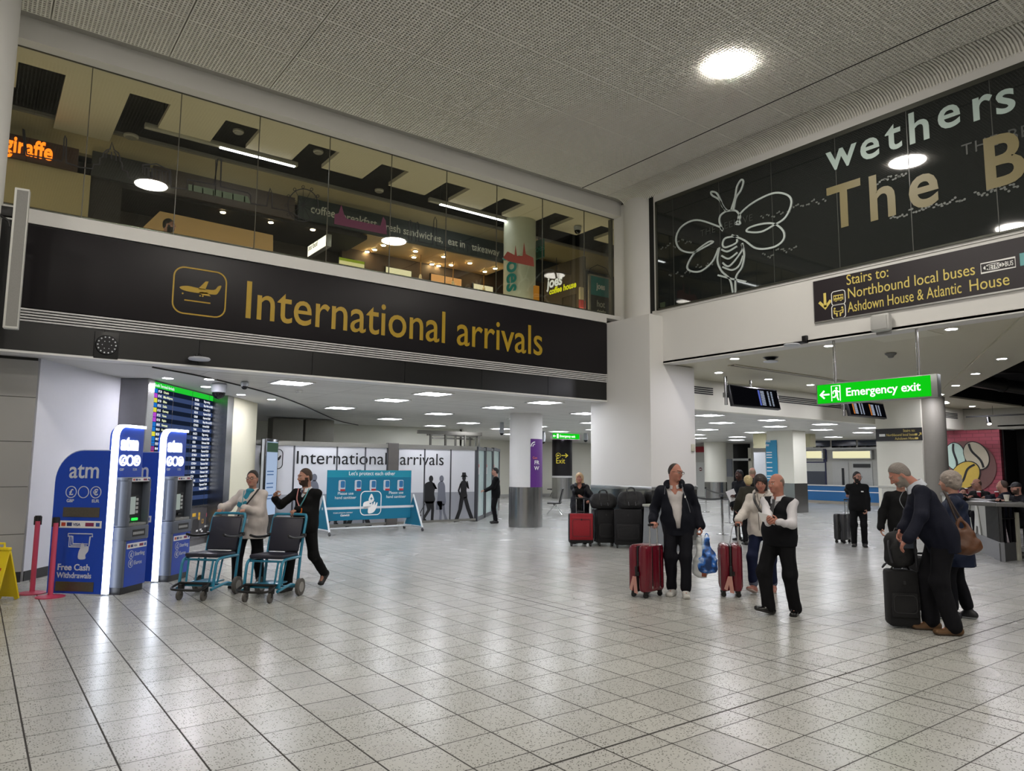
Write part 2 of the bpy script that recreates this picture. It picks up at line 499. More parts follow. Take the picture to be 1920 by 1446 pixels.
mb = MB(); mb.box2((5.78, -.80, 0), (7.42, .2, ZL), MW); struct('wall_slant', mb, mat('cream_paint', 'd9d6bd', .5, var=.02))

# ---- arrivals ceiling (white metal tiles) with a shadow line between plaster and tiles
def tile_ceiling():
    m = mat('ceiling_tiles', 'c9c8c2', .5, var=.03, scale=1.2)
    nt = m.node_tree; b = nt.nodes['Principled BSDF']
    tc = nt.nodes.new('ShaderNodeTexCoord'); br = nt.nodes.new('ShaderNodeTexBrick')
    mp = nt.nodes.new('ShaderNodeMapping'); nt.links.new(tc.outputs['Object'], mp.inputs[0])
    nt.links.new(mp.outputs[0], br.inputs[0])
    br.offset = 0; br.inputs['Scale'].default_value = 1; br.inputs['Brick Width'].default_value = 1.53; br.inputs['Row Height'].default_value = .31
    br.inputs['Mortar Size'].default_value = .006
    br.inputs['Color1'].default_value = lin('cdccc6') + (1,); br.inputs['Color2'].default_value = lin('c2c1bb') + (1,); br.inputs['Mortar'].default_value = lin('7c7b76') + (1,)
    nt.links.new(br.outputs[0], b.inputs['Base Color'])
    return m
mb = MB(); mb.add([(-3, Y0 + .05, ZL), (44, Y0 + .05, ZL), (44, 38, ZL), (-3, 38, ZL)], [(0, 3, 2, 1)]); struct('ceiling', mb, tile_ceiling())
crv = [at_z(px, py, ZL) for px, py in ((286, 687), (300, 690), (380, 705), (470, 727), (525, 743), (570, 760), (605, 776), (640, 790), (690, 800))]
mb = MB(); pl = spline([(p.x, p.y, ZL - .012) for p in crv], 6); mb.tube(pl, .014, 6); struct('trim_5', mb, mat('shadow_gap', '2b2a28', .8))
top = [(p.x, p.y) for p in pl]
mb = MB(); q = [(-3, 12.12)] + [(a, b_) for a, b_ in top] + [(-3, top[-1][1])]
mb.poly(Frame((0, 0, ZL - .008), (1, 0, 0), (0, 1, 0)), q, 0, .004); struct('ceiling', mb, mat('ceiling_plaster', 'cfcfcd', .6, var=.02))

# ---- big pier with steel dado, round column above it
mb = MB(); mb.box2((XP, YPF, 1.29), (13.16, 12.6, ZR)); mb.box2((XP, YPF, ZR), (XB, 12.6, 5.07)); struct('pillar_corner', mb, WHITE)
mb = MB(); mb.box2((XP - .012, YPF - .012, .10), (13.17, 12.6, 1.22)); struct('trim_6', mb, STEEL)
mb = MB(); mb.box2((XP - .03, YPF - .03, 1.22), (13.18, 12.6, 1.30), bev=.01); mb.box2((XP - .02, YPF - .02, 0), (13.17, 12.6, .10)); struct('trim_7', mb, mat('satin_steel', 'b8bab9', .3, .9))
mb = MB(); mb.cyl((12.62, 11.50, 5.06), (12.62, 11.50, ZC + .1), .62, n=64, cap=False); mb.box2((12.20, 11.95, 5.06), (13.2, 12.3, ZC)); struct('pillar_round', mb, WHITE)

# ---- wall with the dark glass (above the side hall)
mb = MB(); mb.box2((XB, -9, ZR), (XB + .35, YPF + .3, 5.23)); struct('wall_east', mb, WHITE)
mb = MB(); mb.box2((XB + .03, -9, 5.2), (XB + .3, 11.3, ZC + .1)); struct('wall_east', mb, mat('dark_back_wall', '0c0d0d', .8))
mb = MB(); mb.box2((XB - .02, -9, 7.74), (XB + .1, 10.86, 7.93)); mb.box2((XB - .015, -9, 5.17), (XB + .1, 10.9, 5.225)); mb.box2((XB, 10.84, 5.2), (XB + .1, 10.93, 7.93)); struct('trim_8', mb, WHITE)

# ---- side hall ceiling: plaster with a lower band beside the open black ceiling
CP = mat('side_plaster', 'bfbba6', .55, var=.02)
FC = Frame((0, 0, ZR), (1, 0, 0), (0, 1, 0))
A1, A2 = Vector((12.12, 3.75)), Vector((22.75, 9.45))
mb = MB(); mb.poly(FC, [(XB, A1.y), (A2.x, A2.y), (24.0, 10.3), (29.8, 10.9), (29.8, 12.15), (XB, 12.15)], .02, .06); struct('ceiling', mb, CP)
mb = MB(); mb.poly(FC, [(XB, 2.30), (24.25, 9.83), (29.8, 9.70), (29.8, 10.95), (24.0, 10.35), (A2.x, A2.y + .03), (XB, A1.y + .03)], -.015, .035); struct('ceiling', mb, CP)
mb = MB(); mb.box2((XB + .35, -9, 5.4), (46, 12, 5.5)); struct('ceiling', mb, mat('open_black_ceiling', '0b0b0c', .9))
mb = MB(); mb.box2((13.16, 12.10, ZL - .02), (24.6, 12.35, ZR + .05)); struct('beam_north', mb, WARMW)
mb = MB(); mb.box2((24.5, 11.62, ZL - .02), (29.8, 11.9, ZR + .05)); struct('beam_north', mb, WARMW)
for nm, a, b_, yy in (('trim_9', 13.3, 15.62, 12.10), ('trim_9', 17.3, 22.0, 12.10), ('trim_9', 27.0, 29.3, 11.62)):
    mb = MB()
    for k in range(4):
        z = at_y(1320, 727 + 3.7 * k, 12.1).z if yy > 12 else 3.80 - k * .055
        mb.box2((a, yy - .012, z - .02), (b_, yy + .01, z + .012))
    struct(nm, mb, mat('grille_slot', '1d1d1c', .6))
# square clad column with a round grey column behind it
mb = MB(); mb.box2((23.5, 10.36, 0), (24.6, 11.78, ZR)); struct('pillar_square', mb, WARMW)
mb = MB(); mb.box2((23.485, 10.34, 1.14), (24.6, 11.80, 1.20)); mb.box2((23.47, 10.42, .05), (23.5, 11.66, 1.12)); struct('trim_10', mb, mat('pale_grey_laminate', 'b9b8ae', .4, var=.02))
mb = MB(); mb.cyl((24.05, 10.36, 0), (24.05, 10.36, ZR), .46, n=48, cap=False); struct('pillar_round', mb, mat('grey_column_paint', '8e8a80', .55, var=.04))
# ------------------------------------------------------------------ lamps
def hall_lamp(x, y, label, first=[None]):
    if first[0] is None:
        t = thing('ceiling_lamp', label, 'lamp', (x, y, ZC), 0, 'round hall ceiling lamps')
        m = MB(); m.lathe([(.33, -.024), (.338, -.020), (.338, .0)], 40); m.build('diffuser', HALLW, t)
        m = MB(); m.lathe([(.339, -.006), (.352, -.005), (.352, .04), (.339, .04)], 40, ring=True); m.build('rim', WHITEPL, t)
        first[0] = t
        return t
    return dup(first[0], (x, y, ZC), 0, label)
hall_lamp(9.12, 6.62, 'large round white lamp set in the hall grid ceiling near the dark glass')
for x in (2.8, -3.5):
    for y in (6.9, .6, -5.4):
        hall_lamp(x, y, 'round white lamp in the grid ceiling, seen only as a reflection')
hall_lamp(9.1, .3, 'round white lamp in the grid ceiling, seen only as a reflection')
hall_lamp(9.1, -5.6, 'round white lamp in the grid ceiling, seen only as a reflection')

def led_panel(x, y, first=[None]):
    if first[0] is None:
        t = thing('ceiling_light', 'square bright panel light flush in the white tiled arrivals ceiling', 'ceiling light', (x, y, ZL), 0, 'square panel lights in the arrivals ceiling')
        m = MB(); m.box2((-.30, -.30, -.014), (.30, .30, .01)); m.build('diffuser', LEDW, t)
        m = MB()
        for a, b_ in (((-.34, -.34), (.34, -.30)), ((-.34, .30), (.34, .34)), ((-.34, -.30), (-.30, .30)), ((.30, -.30), (.34, .30))):
            m.box2((a[0], a[1], -.02), (b_[0], b_[1], .01))
        m.build('frame', WHITEPL, t); first[0] = t
        return
    dup(first[0], (x, y, ZL), 0)
skip = {(0, 1), (0, 2), (0, 3), (3, 0)}
for i in range(10):
    for j, yy in enumerate((13.3, 15.2, 18.2, 21.3, 23.6, 27.0, 30.5)):
        xx = 4.70 + 3.07 * i
        if (i, j) in skip or (i < 3 and j > 2 and not (j == 3 and i == 2)) or (i < 4 and j > 4):
            continue
        led_panel(xx, yy)

def downlight(x, y, z, label, group, r=.10, first={}):
    if 'o' not in first:
        t = thing('downlight', label, 'downlight', (x, y, z), 0, group)
        m = MB(); m.lathe([(.086, -.006), (.086, .004)], 24); m.build('lens', SPOTW, t)
        m = MB(); m.lathe([(.087, -.008), (.115, -.006), (.115, .01), (.087, .01)], 24, ring=True); m.build('trim_ring', WHITEPL, t)
        first['o'] = t
        return t
    return dup(first['o'], (x, y, z), 0, label, group)
ga, gb, gc = 'downlights in the side hall ceiling', 'downlights in the band beside the open ceiling', 'downlights in the plaster ceiling over the cash machines'
for y in (9.30, 7.19, 5.07, 2.96, .85, -1.3):
    downlight(12.76, y, ZR + .018, 'round recessed downlight in the row just behind the white wall', ga)
for x in (14.33, 16.36, 18.31, 20.3):
    downlight(x, 10.91, ZR + .018, 'round recessed downlight in the row before the white bulkhead', ga)
for x, y in ((16.71, 5.73), (18.83, 7.02), (21.04, 8.34), (23.22, 9.64), (14.5, 4.4)):
    downlight(x, y, ZR - .017, 'round recessed downlight along the slanting edge of the black ceiling', gb)
for x, y in ((26.29, 10.75), (28.25, 10.70)):
    downlight(x, y, ZR - .017, 'round recessed downlight above the pink wall', gb)
for px, py in ((315, 708), (386, 724), (452, 739), (509, 748), (393, 710)):
    p = at_z(px, py, ZL); downlight(p.x, p.y, ZL - .010, 'small recessed downlight in the plaster ceiling by the flight board', gc)
# ------------------------------------------------------------------ arrivals fascia sign
fs = thing('arrivals_sign', 'wide dark sign reading International arrivals in gold with an aeroplane icon', 'sign', (0.37, Y0, 3.86))
m = MB(); m.box2((0, -.02, 0), (XP - .37 - .006, .03, 1.185), bev=.004); m.build('sign_panel', SIGNB, fs)
FA = Frame((0, -.022, 0))
lettering('International arrivals', FA.at(3.375 - .37, .245), .905, GOLD, fs, w=.0, depth=.006, bold=.004, fit=6.36, name='lettering')
x0 = 2.31 - .37
m = MB(); m.stroke(FA, rrect(x0, .19, x0 + .79, .93, .16), .022, 0, .006, True)
m.poly(FA, spline([(x0 + .09, .60), (x0 + .20, .635), (x0 + .38, .625), (x0 + .60, .63), (x0 + .665, .70), (x0 + .715, .71), (x0 + .665, .585), (x0 + .60, .555), (x0 + .36, .545), (x0 + .16, .555)], 4, True), 0, .006)
m.poly(FA, [(x0 + .36, .61), (x0 + .47, .75), (x0 + .515, .755), (x0 + .47, .61)], 0, .006)
m.poly(FA, [(x0 + .37, .56), (x0 + .44, .52), (x0 + .56, .52), (x0 + .50, .57)], 0, .006)
for a in (.14, .40, .44):
    m.disc(FA, x0 + a, .505, .013, 0, .006, 12)
m.rect(FA, x0 + .17, .395, x0 + .56, .415, 0, .006)
m.build('aeroplane_icon', GOLD, fs)
# round speaker with a ring of small lights on the black band
t = thing('ring_speaker', 'round black device with a ring of tiny lights on the black band', 'speaker', (1.455, Y0, 3.43))
m = MB(); m.box2((-.16, -.02, -.20), (.16, .006, .20), bev=.01); m.build('back_plate', BLACKPL, t)
m = MB(); m.cyl((0, -.02, 0), (0, -.045, 0), .15, .14, 28); m.build('body', DKMETAL, t)
FR = Frame((0, -.046, 0)); m = MB()
for k in range(14):
    m.disc(FR, .118 * math.cos(2 * PI * k / 14), .118 * math.sin(2 * PI * k / 14), .011, 0, .004, 8)
for k in range(6):
    m.disc(FR, .06 * math.cos(2 * PI * k / 6), .06 * math.sin(2 * PI * k / 6), .007, 0, .004, 8)
m.build('light_dots', mat('pale_dot', 'c9ccd0', .3), t)
# wifi-like dome on a bracket, cameras under the ceiling
t = thing('wireless_unit', 'flat pale disc shaped unit bracketed to the black band below the sign', 'wireless unit', (2.72, Y0 - .17, 3.33))
m = MB(); m.lathe([(.05, -.03), (.15, -.02), (.165, .0), (.15, .02), (.03, .035)], 28); m.build('body', mat('pale_grey_plastic', 'b9bcc4', .35), t)
m = MB(); m.box2((-.05, .02, .03), (.05, .17, .07), bev=.01); m.tube([(-.03, .0, .02), (.0, .04, .09), (.03, .1, .09), (.02, .16, .05)], .008, 6); m.build('bracket', DKMETAL, t)
def dome_camera(px, py, z, s, label, drop=.0):
    p = at_z(px, py, z)
    t = thing('dome_camera', label, 'security camera', p)
    m = MB(); m.lathe([(.075 * s, -.10 * s - drop), (.085 * s, -.02 * s - drop), (.07 * s, .0)], 24); m.build('housing', mat('camera_grey', '9c9fa3', .35), t)
    m = MB(); m.ell((0, 0, -.105 * s - drop), (.068 * s, .068 * s, .068 * s), 20, 10); m.build('dome', mat('dark_dome', '0a0a0c', .08), t)
    if drop:
        m = MB(); m.cyl((0, 0, -drop), (0, 0, 0), .012, n=10); m.build('stem', DKMETAL, t)
    return t
dome_camera(411, 719, ZL - .01, 1.75, 'large dome camera hanging in front of the flight board top')
dome_camera(459, 716, ZL - .01, .85, 'small dome camera on the plaster ceiling right of the flight board')
t = thing('smoke_detector', 'small white smoke detector on the plaster ceiling behind the first panel light', 'smoke detector', at_z(561, 733, ZL - .01))
m = MB(); m.lathe([(.03, -.05), (.05, -.045), (.06, -.02), (.075, 0)], 20); m.build('body', WHITEPL, t)

# ------------------------------------------------------------------ white column loudspeaker and round column at the far left
m = MB(); m.cyl((-.50, 11.32, 3.22), (-.50, 11.32, ZC + .1), .565, n=64); struct('pillar_round', m, WHITE)
t = thing('column_loudspeaker', 'tall narrow white loudspeaker bracketed to the round white column', 'loudspeaker', (.26, 11.18, 3.40))
rzs = math.radians(-8)
t.rotation_euler = (0, 0, rzs)
m = MB(); m.box2((-.082, -.06, 0), (.082, .06, 1.86), bev=.008); m.build('cabinet', mat('speaker_white', 'c2c2bd', .45), t)
m = MB(); m.box2((-.055, -.064, .03), (.07, -.058, 1.83)); m.build('grille', mat('speaker_grille', '7d7c79', .6, var=.12, scale=60), t)
m = MB(); m.box2((-.30, -.03, 1.47), (-.07, .05, 1.60), bev=.01); m.tube([(-.25, -.02, 1.5), (-.17, -.05, 1.43), (-.12, -.04, 1.40), (-.1, -.03, 1.33)], .018, 8); m.build('bracket', BLACKPL, t)

# ------------------------------------------------------------------ wet floor sign, barrier posts
YEL = mat('yellow_plastic', 'd9c012', .4, var=.05)
t = thing('wet_floor_sign', 'yellow folding wet floor caution sign by the panelled wall', 'caution sign', (.35, 11.0, 0), math.radians(-42))
def leaf(sgn, name):
    m = MB(); Fl = Frame((0, sgn * .19, 0), (1, 0, 0), (0, -sgn * .29, 1)) if sgn < 0 else Frame((0, .19, 0), (-1, 0, 0), (0, -.29, 1))
    m.poly(Fl, [(-.15, .02), (-.13, .64), (.13, .64), (.15, .02), (.10, .0), (.085, .04), (-.085, .04), (-.10, .0)], -.016, .004)
    m.build(name, YEL, t)
    return Fl
FL1 = leaf(-1, 'leaf'); FL2 = leaf(1, 'leaf')
m = MB(); m.stroke(FL1, rrect(-.075, .18, .075, .36, .02), .014, .004, .008, True); m.poly(FL1, [(-.05, .21), (0, .33), (.05, .21)], .004, .008); m.rect(FL1, -.06, .45, .06, .475, .004, .008); m.build('warning_panel', TEXTK, t)
m = MB(); m.rect(FL1, -.095, .395, .095, .43, .004, .007); m.rect(FL1, -.095, .12, .095, .15, .004, .007); m.build('red_band', mat('warning_red', 'a8321c', .5), t)
lettering('CAUTION', FL1.at(0, .40), .034, YEL, t, w=.008, align='CENTER', bold=.02)
m = MB(); m.box2((-.13, -.03, .615), (.13, .03, .655), bev=.012); m.tube([(-.05, 0, .65), (-.05, 0, .70), (.05, 0, .70), (.05, 0, .65)], .014, 8); m.build('handle', YEL, t)
PINK = mat('coral_pink_paint', 'b5405c', .35, var=.04)
def barrier_post(px, py, label):
    p = at_z(px, py); t = thing('barrier_post', label, 'barrier post', p, 0, 'pink barrier posts')
    m = MB(); m.lathe([(.165, 0), (.168, .012), (.12, .022), (.04, .03)], 32); m.build('base', PINK, t)
    m = MB(); m.cyl((0, 0, .025), (0, 0, .99), .031, n=20); m.build('post', PINK, t)
    m = MB(); m.cyl((0, 0, .93), (0, 0, 1.0), .036, n=20); m.box2((-.045, -.012, .88), (.045, .012, .99), bev=.004); m.build('belt_head', BLACKPL, t)
barrier_post(60, 1113, 'coral pink barrier post beside the yellow wet floor sign')
barrier_post(94, 1120, 'coral pink barrier post standing before the blue cash machine side')

# ------------------------------------------------------------------ two cash machines
BLUE = mat('cash_machine_blue', '0b3fae', .35, var=.04); BLUED = mat('cash_machine_blue_edge', '0a3692', .35, var=.04)
MGREY = mat('machine_grey', '555b67', .45, var=.03); MDARK = mat('machine_dark_grey', '2b2e34', .5)
GLOW = lamp_mat('light_strip', 'eaf2ff', 4.0); GLOWT = lamp_mat('lit_letters', 'f0f6ff', 2.0)
PLATE = mat('perforated_plate', '6b655c', .35, .8, var=.15, scale=40)
LGREY = mat('pale_grey_lettering', 'bfc4d2', .5, var=0)
RA = math.radians(47)
def pound(sym, F, u, v, r, m_, parent, bold=.03):
    q = MB(); q.ring(F, u, v, r, r * .14, 0, .004, 28); q.build('currency_ring', m_, parent)
    if sym:
        lettering(sym, F.at(u, v - r * .50), r * 1.45, m_, parent, w=0, depth=.004, align='CENTER', bold=bold, name='currency_sign')
def card_strip(F, u0, v0, u1, v1, parent):
    q = MB(); q.rect(F, u0, v0, u1, v1, 0, .004); q.build('card_label', mat('label_white', 'dcdde0', .4, var=.01), parent)
    w = u1 - u0; h = v1 - v0
    for a, b_, c in ((.05, .15, 'b5422a'), (.18, .30, '23306b'), (.62, .82, '7a1f4c'), (.87, .96, '2a4fa0')):
        q = MB(); q.rect(F, u0 + w * a, v0 + h * .25, u0 + w * b_, v1 - h * .25, .004, .006); q.build('card_badge', mat('badge_' + c, c, .4), parent)
    if w > .35:
        lettering('VISA', F.at(u0 + w * .33, v0 + h * .30), h * .55, mat('badge_23306b', '23306b', .4), parent, w=.004, depth=.002, bold=.02, name='card_name')
def cash_machine(loc, label, second):
    t = thing('cash_machine', label, 'cash machine', loc, RA, 'blue cash machines')
    # local x: along the front (away to the right), local y: back. The corner strip stands at the origin.
    W, HT, DP, HS = .60, 2.21, .81, 1.855
    m = MB(); FS = Frame((.0, DP, 0), (0, -1, 0), (0, 0, 1))      # side board, read from the hall
    pts = [(0, .02), (DP - .02, .02), (DP - .02, HS), (.38, HS)] + [(.38 + .38 * math.cos(a), HS - .42 + .42 * math.sin(a)) for a in [PI / 2 + PI / 2 * k / 10 for k in range(1, 11)]]
    m.poly(FS, pts, -.05, .0); m.build('side_board', BLUE, t)
    m = MB(); m.poly(FS, [(u - .012 if u < .4 else u, v + (.012 if v > 1.3 else 0)) for u, v in pts], -.055, -.012); m.build('side_board_edge', mat('pale_edge', 'a9b4cc', .4), t)
    Fs = FS.at(0, 0, .001)
    lettering('atm', Fs.at(.19, 1.50), .305, LGREY, t, w=0, bold=.012, sx=.93)
    e = '$' if second else '€'; en = 'USD' if second else 'EUR'
    for u, q in ((.24, '£'), (.414, ''), (.587, e)):
        pound(q, Fs, u, 1.315, .073, LGREY, t)
    lettering('GBP', Fs.at(.235, 1.183), .057, LGREY, t, w=0, align='CENTER', bold=.02); lettering(en, Fs.at(.59, 1.183), .057, LGREY, t, w=0, align='CENTER', bold=.02)
    for a_, b_, v0, v1 in ((.15, .66, .993, 1.117), (.12, .65, .05, .168)):
        m = MB(); m.rect(Fs, a_, v0, b_, v1, 0, .006)
        m.build('vent_plate', PLATE, t)
    card_strip(Fs, .11, .852, .70, .945, t)
    m = MB(); O = Fs.at(-.045, .18)
    m.stroke(O, [(.31, .575), (.31, .43), (.56, .43)], .010); m.stroke(O, [(.335, .575), (.335, .45), (.56, .45)], .008); m.stroke(O, [(.29, .60), (.63, .60), (.63, .565), (.60, .565), (.59, .44)], .012); m.stroke(O, [(.29, .60), (.29, .565), (.355, .565), (.365, .47), (.575, .47)], .010)
    m.poly(O, spline([(.455, .28), (.455, .37), (.475, .42), (.485, .475), (.515, .475), (.525, .44), (.585, .44), (.585, .38), (.55, .33), (.55, .28)], 3, True), 0, .004); m.build('hand_icon', LGREY, t)
    lettering('Free Cash', Fs.at(.125, .314), .112, LGREY, t, w=0, bold=.02, sx=.99)
    lettering('Withdrawals', Fs.at(.125, .216), .098, LGREY, t, w=0, bold=.018, sx=.955)
    # lit strip up the corner and over the top
    R0 = .17
    arc = [(0, .02), (0, HT - R0)] + [(R0 - R0 * math.cos(a), HT - R0 + R0 * math.sin(a)) for a in [PI / 2 * k / 8 for k in range(1, 9)]] + [(W, HT)]
    FF = Frame((0, 0, 0), (1, 0, 0), (0, 0, 1))                    # front, facing local -y
    m = MB(); inn = [(.035, .02), (.035, HT - R0)] + [(.035 + (R0 - .035) * (1 - math.cos(a)), HT - R0 + (R0 - .035) * math.sin(a)) for a in [PI / 2 * k / 8 for k in range(1, 9)]] + [(W, HT - .035)]
    for i in range(len(arc) - 1):
        q = [arc[i], arc[i + 1], inn[i + 1], inn[i]]
        m.poly(FF, q, -.05, .03)
    m.build('light_strip', GLOW, t)
    m = MB(); m.poly(FF, [(.035, .02)] + inn[1:] + [(W, .02)], -.10, .0); m.build('front_board', BLUE, t)
    Ff = FF.at(0, 0, .001)
    lettering('atm', Ff.at(.11, 1.875), .275, GLOWT, t, w=0, depth=.02, bold=.03, sx=.86, label='glowing white letters on the front')
    for u, q_ in ((.175, '£'), (.32, ''), (.465, e)):
        q = MB(); q.ring(Ff, u, 1.733, .064, .022, 0, .014, 28); q.build('lit_ring', GLOWT, t)
        if q_: lettering(q_, Ff.at(u, 1.70), .095, GLOWT, t, w=0, depth=.012, align='CENTER', bold=.03, name='currency_sign')
    lettering('GBP', Ff.at(.12, 1.595), .05, LGREY, t, w=0); lettering(en, Ff.at(.40, 1.595), .05, LGREY, t, w=0)
    # the machine standing out of the front board
    m = MB(); xa, xb = .08, .575
    m.box2((xa, -.26, .87), (xa + .075, .0, 1.48), bev=.01); m.box2((xb - .03, -.26, .87), (xb, 0, 1.48), bev=.006)
    m.box2((xa, -.24, 1.445), (xb, 0, 1.51), bev=.01); m.box2((xa, -.06, .87), (xb, .0, 1.48))
    m.box2((xa, -.28, .685), (xb, 0, .865), bev=.015); m.box2((xa, -.25, .09), (xa + .05, .0, .69), bev=.008)
    m.build('machine_body', MGREY, t)
    m = MB(); m.box2((xa + .05, -.25, .09), (xb, .0, .685)); m.build('lower_board', BLUE, t)
    m = MB(); m.box2((xa + .01, -.22, .0), (xb - .02, .0, .09)); m.build('plinth', BLACKPL, t)
    m = MB(); m.box2((xa + .08, -.075, .90), (xb - .03, -.062, 1.445)); m.build('recess', MDARK, t)
    m = MB(); m.box2((xa + .085, -.17, 1.0), (xa + .33, -.062, 1.27)); m.build('screen_housing', BLACKPL, t)
    sf = Frame((xa + .085, -.172, 1.0), (1, 0, 0), (0, 0, 1))
    m = MB(); m.rect(sf, .01, .02, .165, .25, 0, .003); m.build('screen', lamp_mat('cash_screen', 'b8c4bc', .55), t)
    m = MB()
    for k in range(4):
        m.box2((xa + .255, -.19, 1.03 + k * .055), (xa + .30, -.17, 1.065 + k * .055), bev=.004)
    m.build('screen_keys', mat('key_grey', 'a5a8aa', .4), t)
    m = MB(); m.box2((xa + .08, -.24, .865), (xb - .03, -.06, .905), bev=.008)
    for r in range(3):
        for c in range(4):
            m.box2((xa + .14 + c * .045, -.21 + r * .04, .905), (xa + .175 + c * .045, -.18 + r * .04, .912))
    m.build('keypad', mat('keypad_steel', '8d8d8a', .35, .7), t)
    m = MB(); m.box2((xa + .26, -.12, .93), (xa + .37, -.07, .965), bev=.006); m.build('card_slot', lamp_mat('card_slot_green', '2bd34a', 1.6) if not second else BLACKPL, t)
    m = MB(); m.box2((xa + .10, -.125, .925), (xa + .19, -.07, .975), bev=.004); m.build('receipt_slot', mat('slot_grey', 'aeb2b4', .4), t)
    Fm = Frame((0, -.281, 0)); m = MB(); m.rect(Fm, xa + .14, .73, xb - .09, .82, 0, .004); m.build('cash_tray', BLACKPL, t)
    m = MB()
    for k in range(9):
        m.rect(Fm, xa + .15 + k * .026, .755, xa + .167 + k * .026, .79, .004, .008)
    m.build('tray_teeth', mat('key_grey', 'a5a8aa', .4), t)
    card_strip(Frame((0, -.241, 0)), xa + .09, 1.455, xb - .015, 1.502, t)
    Fl = Frame((0, -.251, 0)); card_strip(Fl, xa + .065, .575, xb - .01, .645, t)
    pound('£', Fl, xa + .165, .495, .05, LGREY, t); pound('€', Fl, xa + .165, .38, .05, LGREY, t)
    lettering('Sterling', Fl.at(xa + .235, .475), .072, LGREY, t, w=0, bold=.01); lettering('Euros', Fl.at(xa + .235, .36), .072, LGREY, t, w=0, bold=.01)
    for ch in t.children:                       # the machine stands only a hand's breadth out of its board
        for vv in ch.data.vertices:
            if vv.co.y < -.055 and ch.name.split('.')[0] not in ('front_board', 'light_strip'): vv.co.y = -.055 + (vv.co.y + .055) * .55
    return t
cm1 = cash_machine((1.478, 10.72, 0), 'front blue cash machine with GBP and EUR signs and a green lit card slot', False)
cm2 = cash_machine((2.205, 11.50, 0), 'second blue cash machine, with GBP and USD signs, half hidden behind the first', True)
# ------------------------------------------------------------------ flight board on the slanting wall
fb = thing('flight_board', 'tall arrivals flight board with a green header on the slanting wall', 'flight board', PW, math.atan2(DW.y, DW.x))
# local x runs along the wall, local -y towards the hall
m = MB(); m.box2((2.31, -.48, 0), (6.15, -.002, 3.225)); m.build('casing', mat('casing_grey', '77777a', .4, .6), fb)
m = MB(); m.box2((2.31, -.50, 0), (2.55, -.478, 3.225)); m.box2((2.55, -.50, .79), (5.9, -.478, .83)); m.build('frame', STEEL, fb)
m = MB(); m.box2((5.34, -.82, 0), (5.70, -.478, 3.225)); m.build('jamb', STEEL, fb)
FB = Frame((0, -.482, 0))
def screen_mat(name, c, e):
    return lamp_mat(name, c, e)
m = MB(); m.rect(FB, 2.555, .835, 6.13, 3.20, 0, .006); m.build('screen', screen_mat('board_dark', '141c2c', 1.0), fb)
m = MB(); m.rect(FB, 2.555, 3.09, 6.13, 3.20, .006, .008); m.build('green_header', screen_mat('board_green', '22c332', 1.0), fb)
ma = MB()
rowz = [3.04 - .0886 * k for k in range(25)]
LC = {'b': '1f6fc4', 'p': 'b04ac8', 'y': 'd8d440', 'm': '8a3a8a', 'r': 'c04a6a'}
for k, z in enumerate(rowz):
    if k % 2 == 1:
        q = MB(); q.rect(FB, 2.72, z - .044, 6.13, z + .044, .006, .0075); q.build('row_band', screen_mat('board_band', '36456a', 1.0), fb)
    if k < 22:
        c = 'bpybyppbbybbmrbypbbypb'[k]
        q = MB(); q.rect(FB, 2.565, z - .04, 2.70, z + .04, .006, .008); q.build('airline_logo', screen_mat('board_' + c, LC[c], 1.0), fb)
m = MB()
for s in (3.36, 4.25, 5.13):
    m.rect(FB, s - .006, .835, s + .006, 3.20, .008, .0095)
m.rect(FB, 2.555, 2.05, 6.13, 2.062, .008, .0095); m.build('screen_seams', TEXTK, fb)
BW = screen_mat('board_white', 'e8ecf4', 1.3); BY = screen_mat('board_cream', 'e9efc4', 1.2)
lettering('South Terminal Arrivals', FB.at(2.57, 3.115), .085, BW, fb, w=.008, depth=.001)
times = '07:20 07:45 07:50 07:55 07:55 07:55 07:55 08:05 08:10 08:20 08:25 08:35 08:40 08:45 08:50 08:50 08:55 09:00 09:05 09:05 09:10 09:15'.split()
dest = 'Orlando,Milan-Malpensa,Bilbao,Dublin,Guernsey,Vienna,Naples,Newquay,New York,Barcelona,Dublin,Glasgow,Tenerife,Berlin,Jersey,Geneva,Malaga,Belfast,Faro,Paris,Lisbon,Cork'.split(',')
flt = 'BA2036,EZY8302,VY6302,EI2310,GR600,EZY5352,EZY8532,T3401,BA2272,VY7820,EI230,BA2961,BY4755,EZY8620,GR602,EZY8514,BA2713,EZY842,EI334,EZY8416,TP1332,EI882'.split(',')
stat = 'Bags arriving,Bags delivered 08:05,Arrived 08:12,Expected 08:28,Expected 08:08,Bags delivered 07:52,Arrived 08:00,Expected 08:41,Bags arriving,Expected 08:34,Estimated 09:00,Expected 09:11,Expected 08:55,Expected 09:07,Estimated 11:00,Expected 09:01,Expected 09:09,Estimated 10:09,Expected 09:22,Expected 09:20,Expected 09:44,Expected 09:35'.split(',')
for L, s, m_ in ((times, 2.725, BW), (dest, 2.94, BY), (flt, 4.38, BW), (stat, 4.85, BW)):
    lettering('\n'.join(L), FB.at(s, rowz[0] - .022), .064, m_, fb, w=.0085, depth=.001, line=.0886 / .064, bold=.008, valign='TOP_BASELINE')
lettering('08:19', FB.at(5.55, .855), .05, BW, fb, w=.0085, depth=.001)
m = MB(); m.rect(FB, 2.555, .12, 5.95, .785, 0, .006); m.build('map_panel', mat('map_grey', '4c4a4c', .4, var=.03), fb)
m = MB()
for u0, v0, u1, v1 in ((3.9, .16, 4.6, .40), (4.62, .2, 4.95, .55), (5.0, .15, 5.5, .33)):
    m.poly(FB, rrect(u0, v0, u1, v1, .06, 3), .006, .008)
m.build('map_area', mat('map_dark', '2a2829', .5, var=.03), fb)
m = MB()
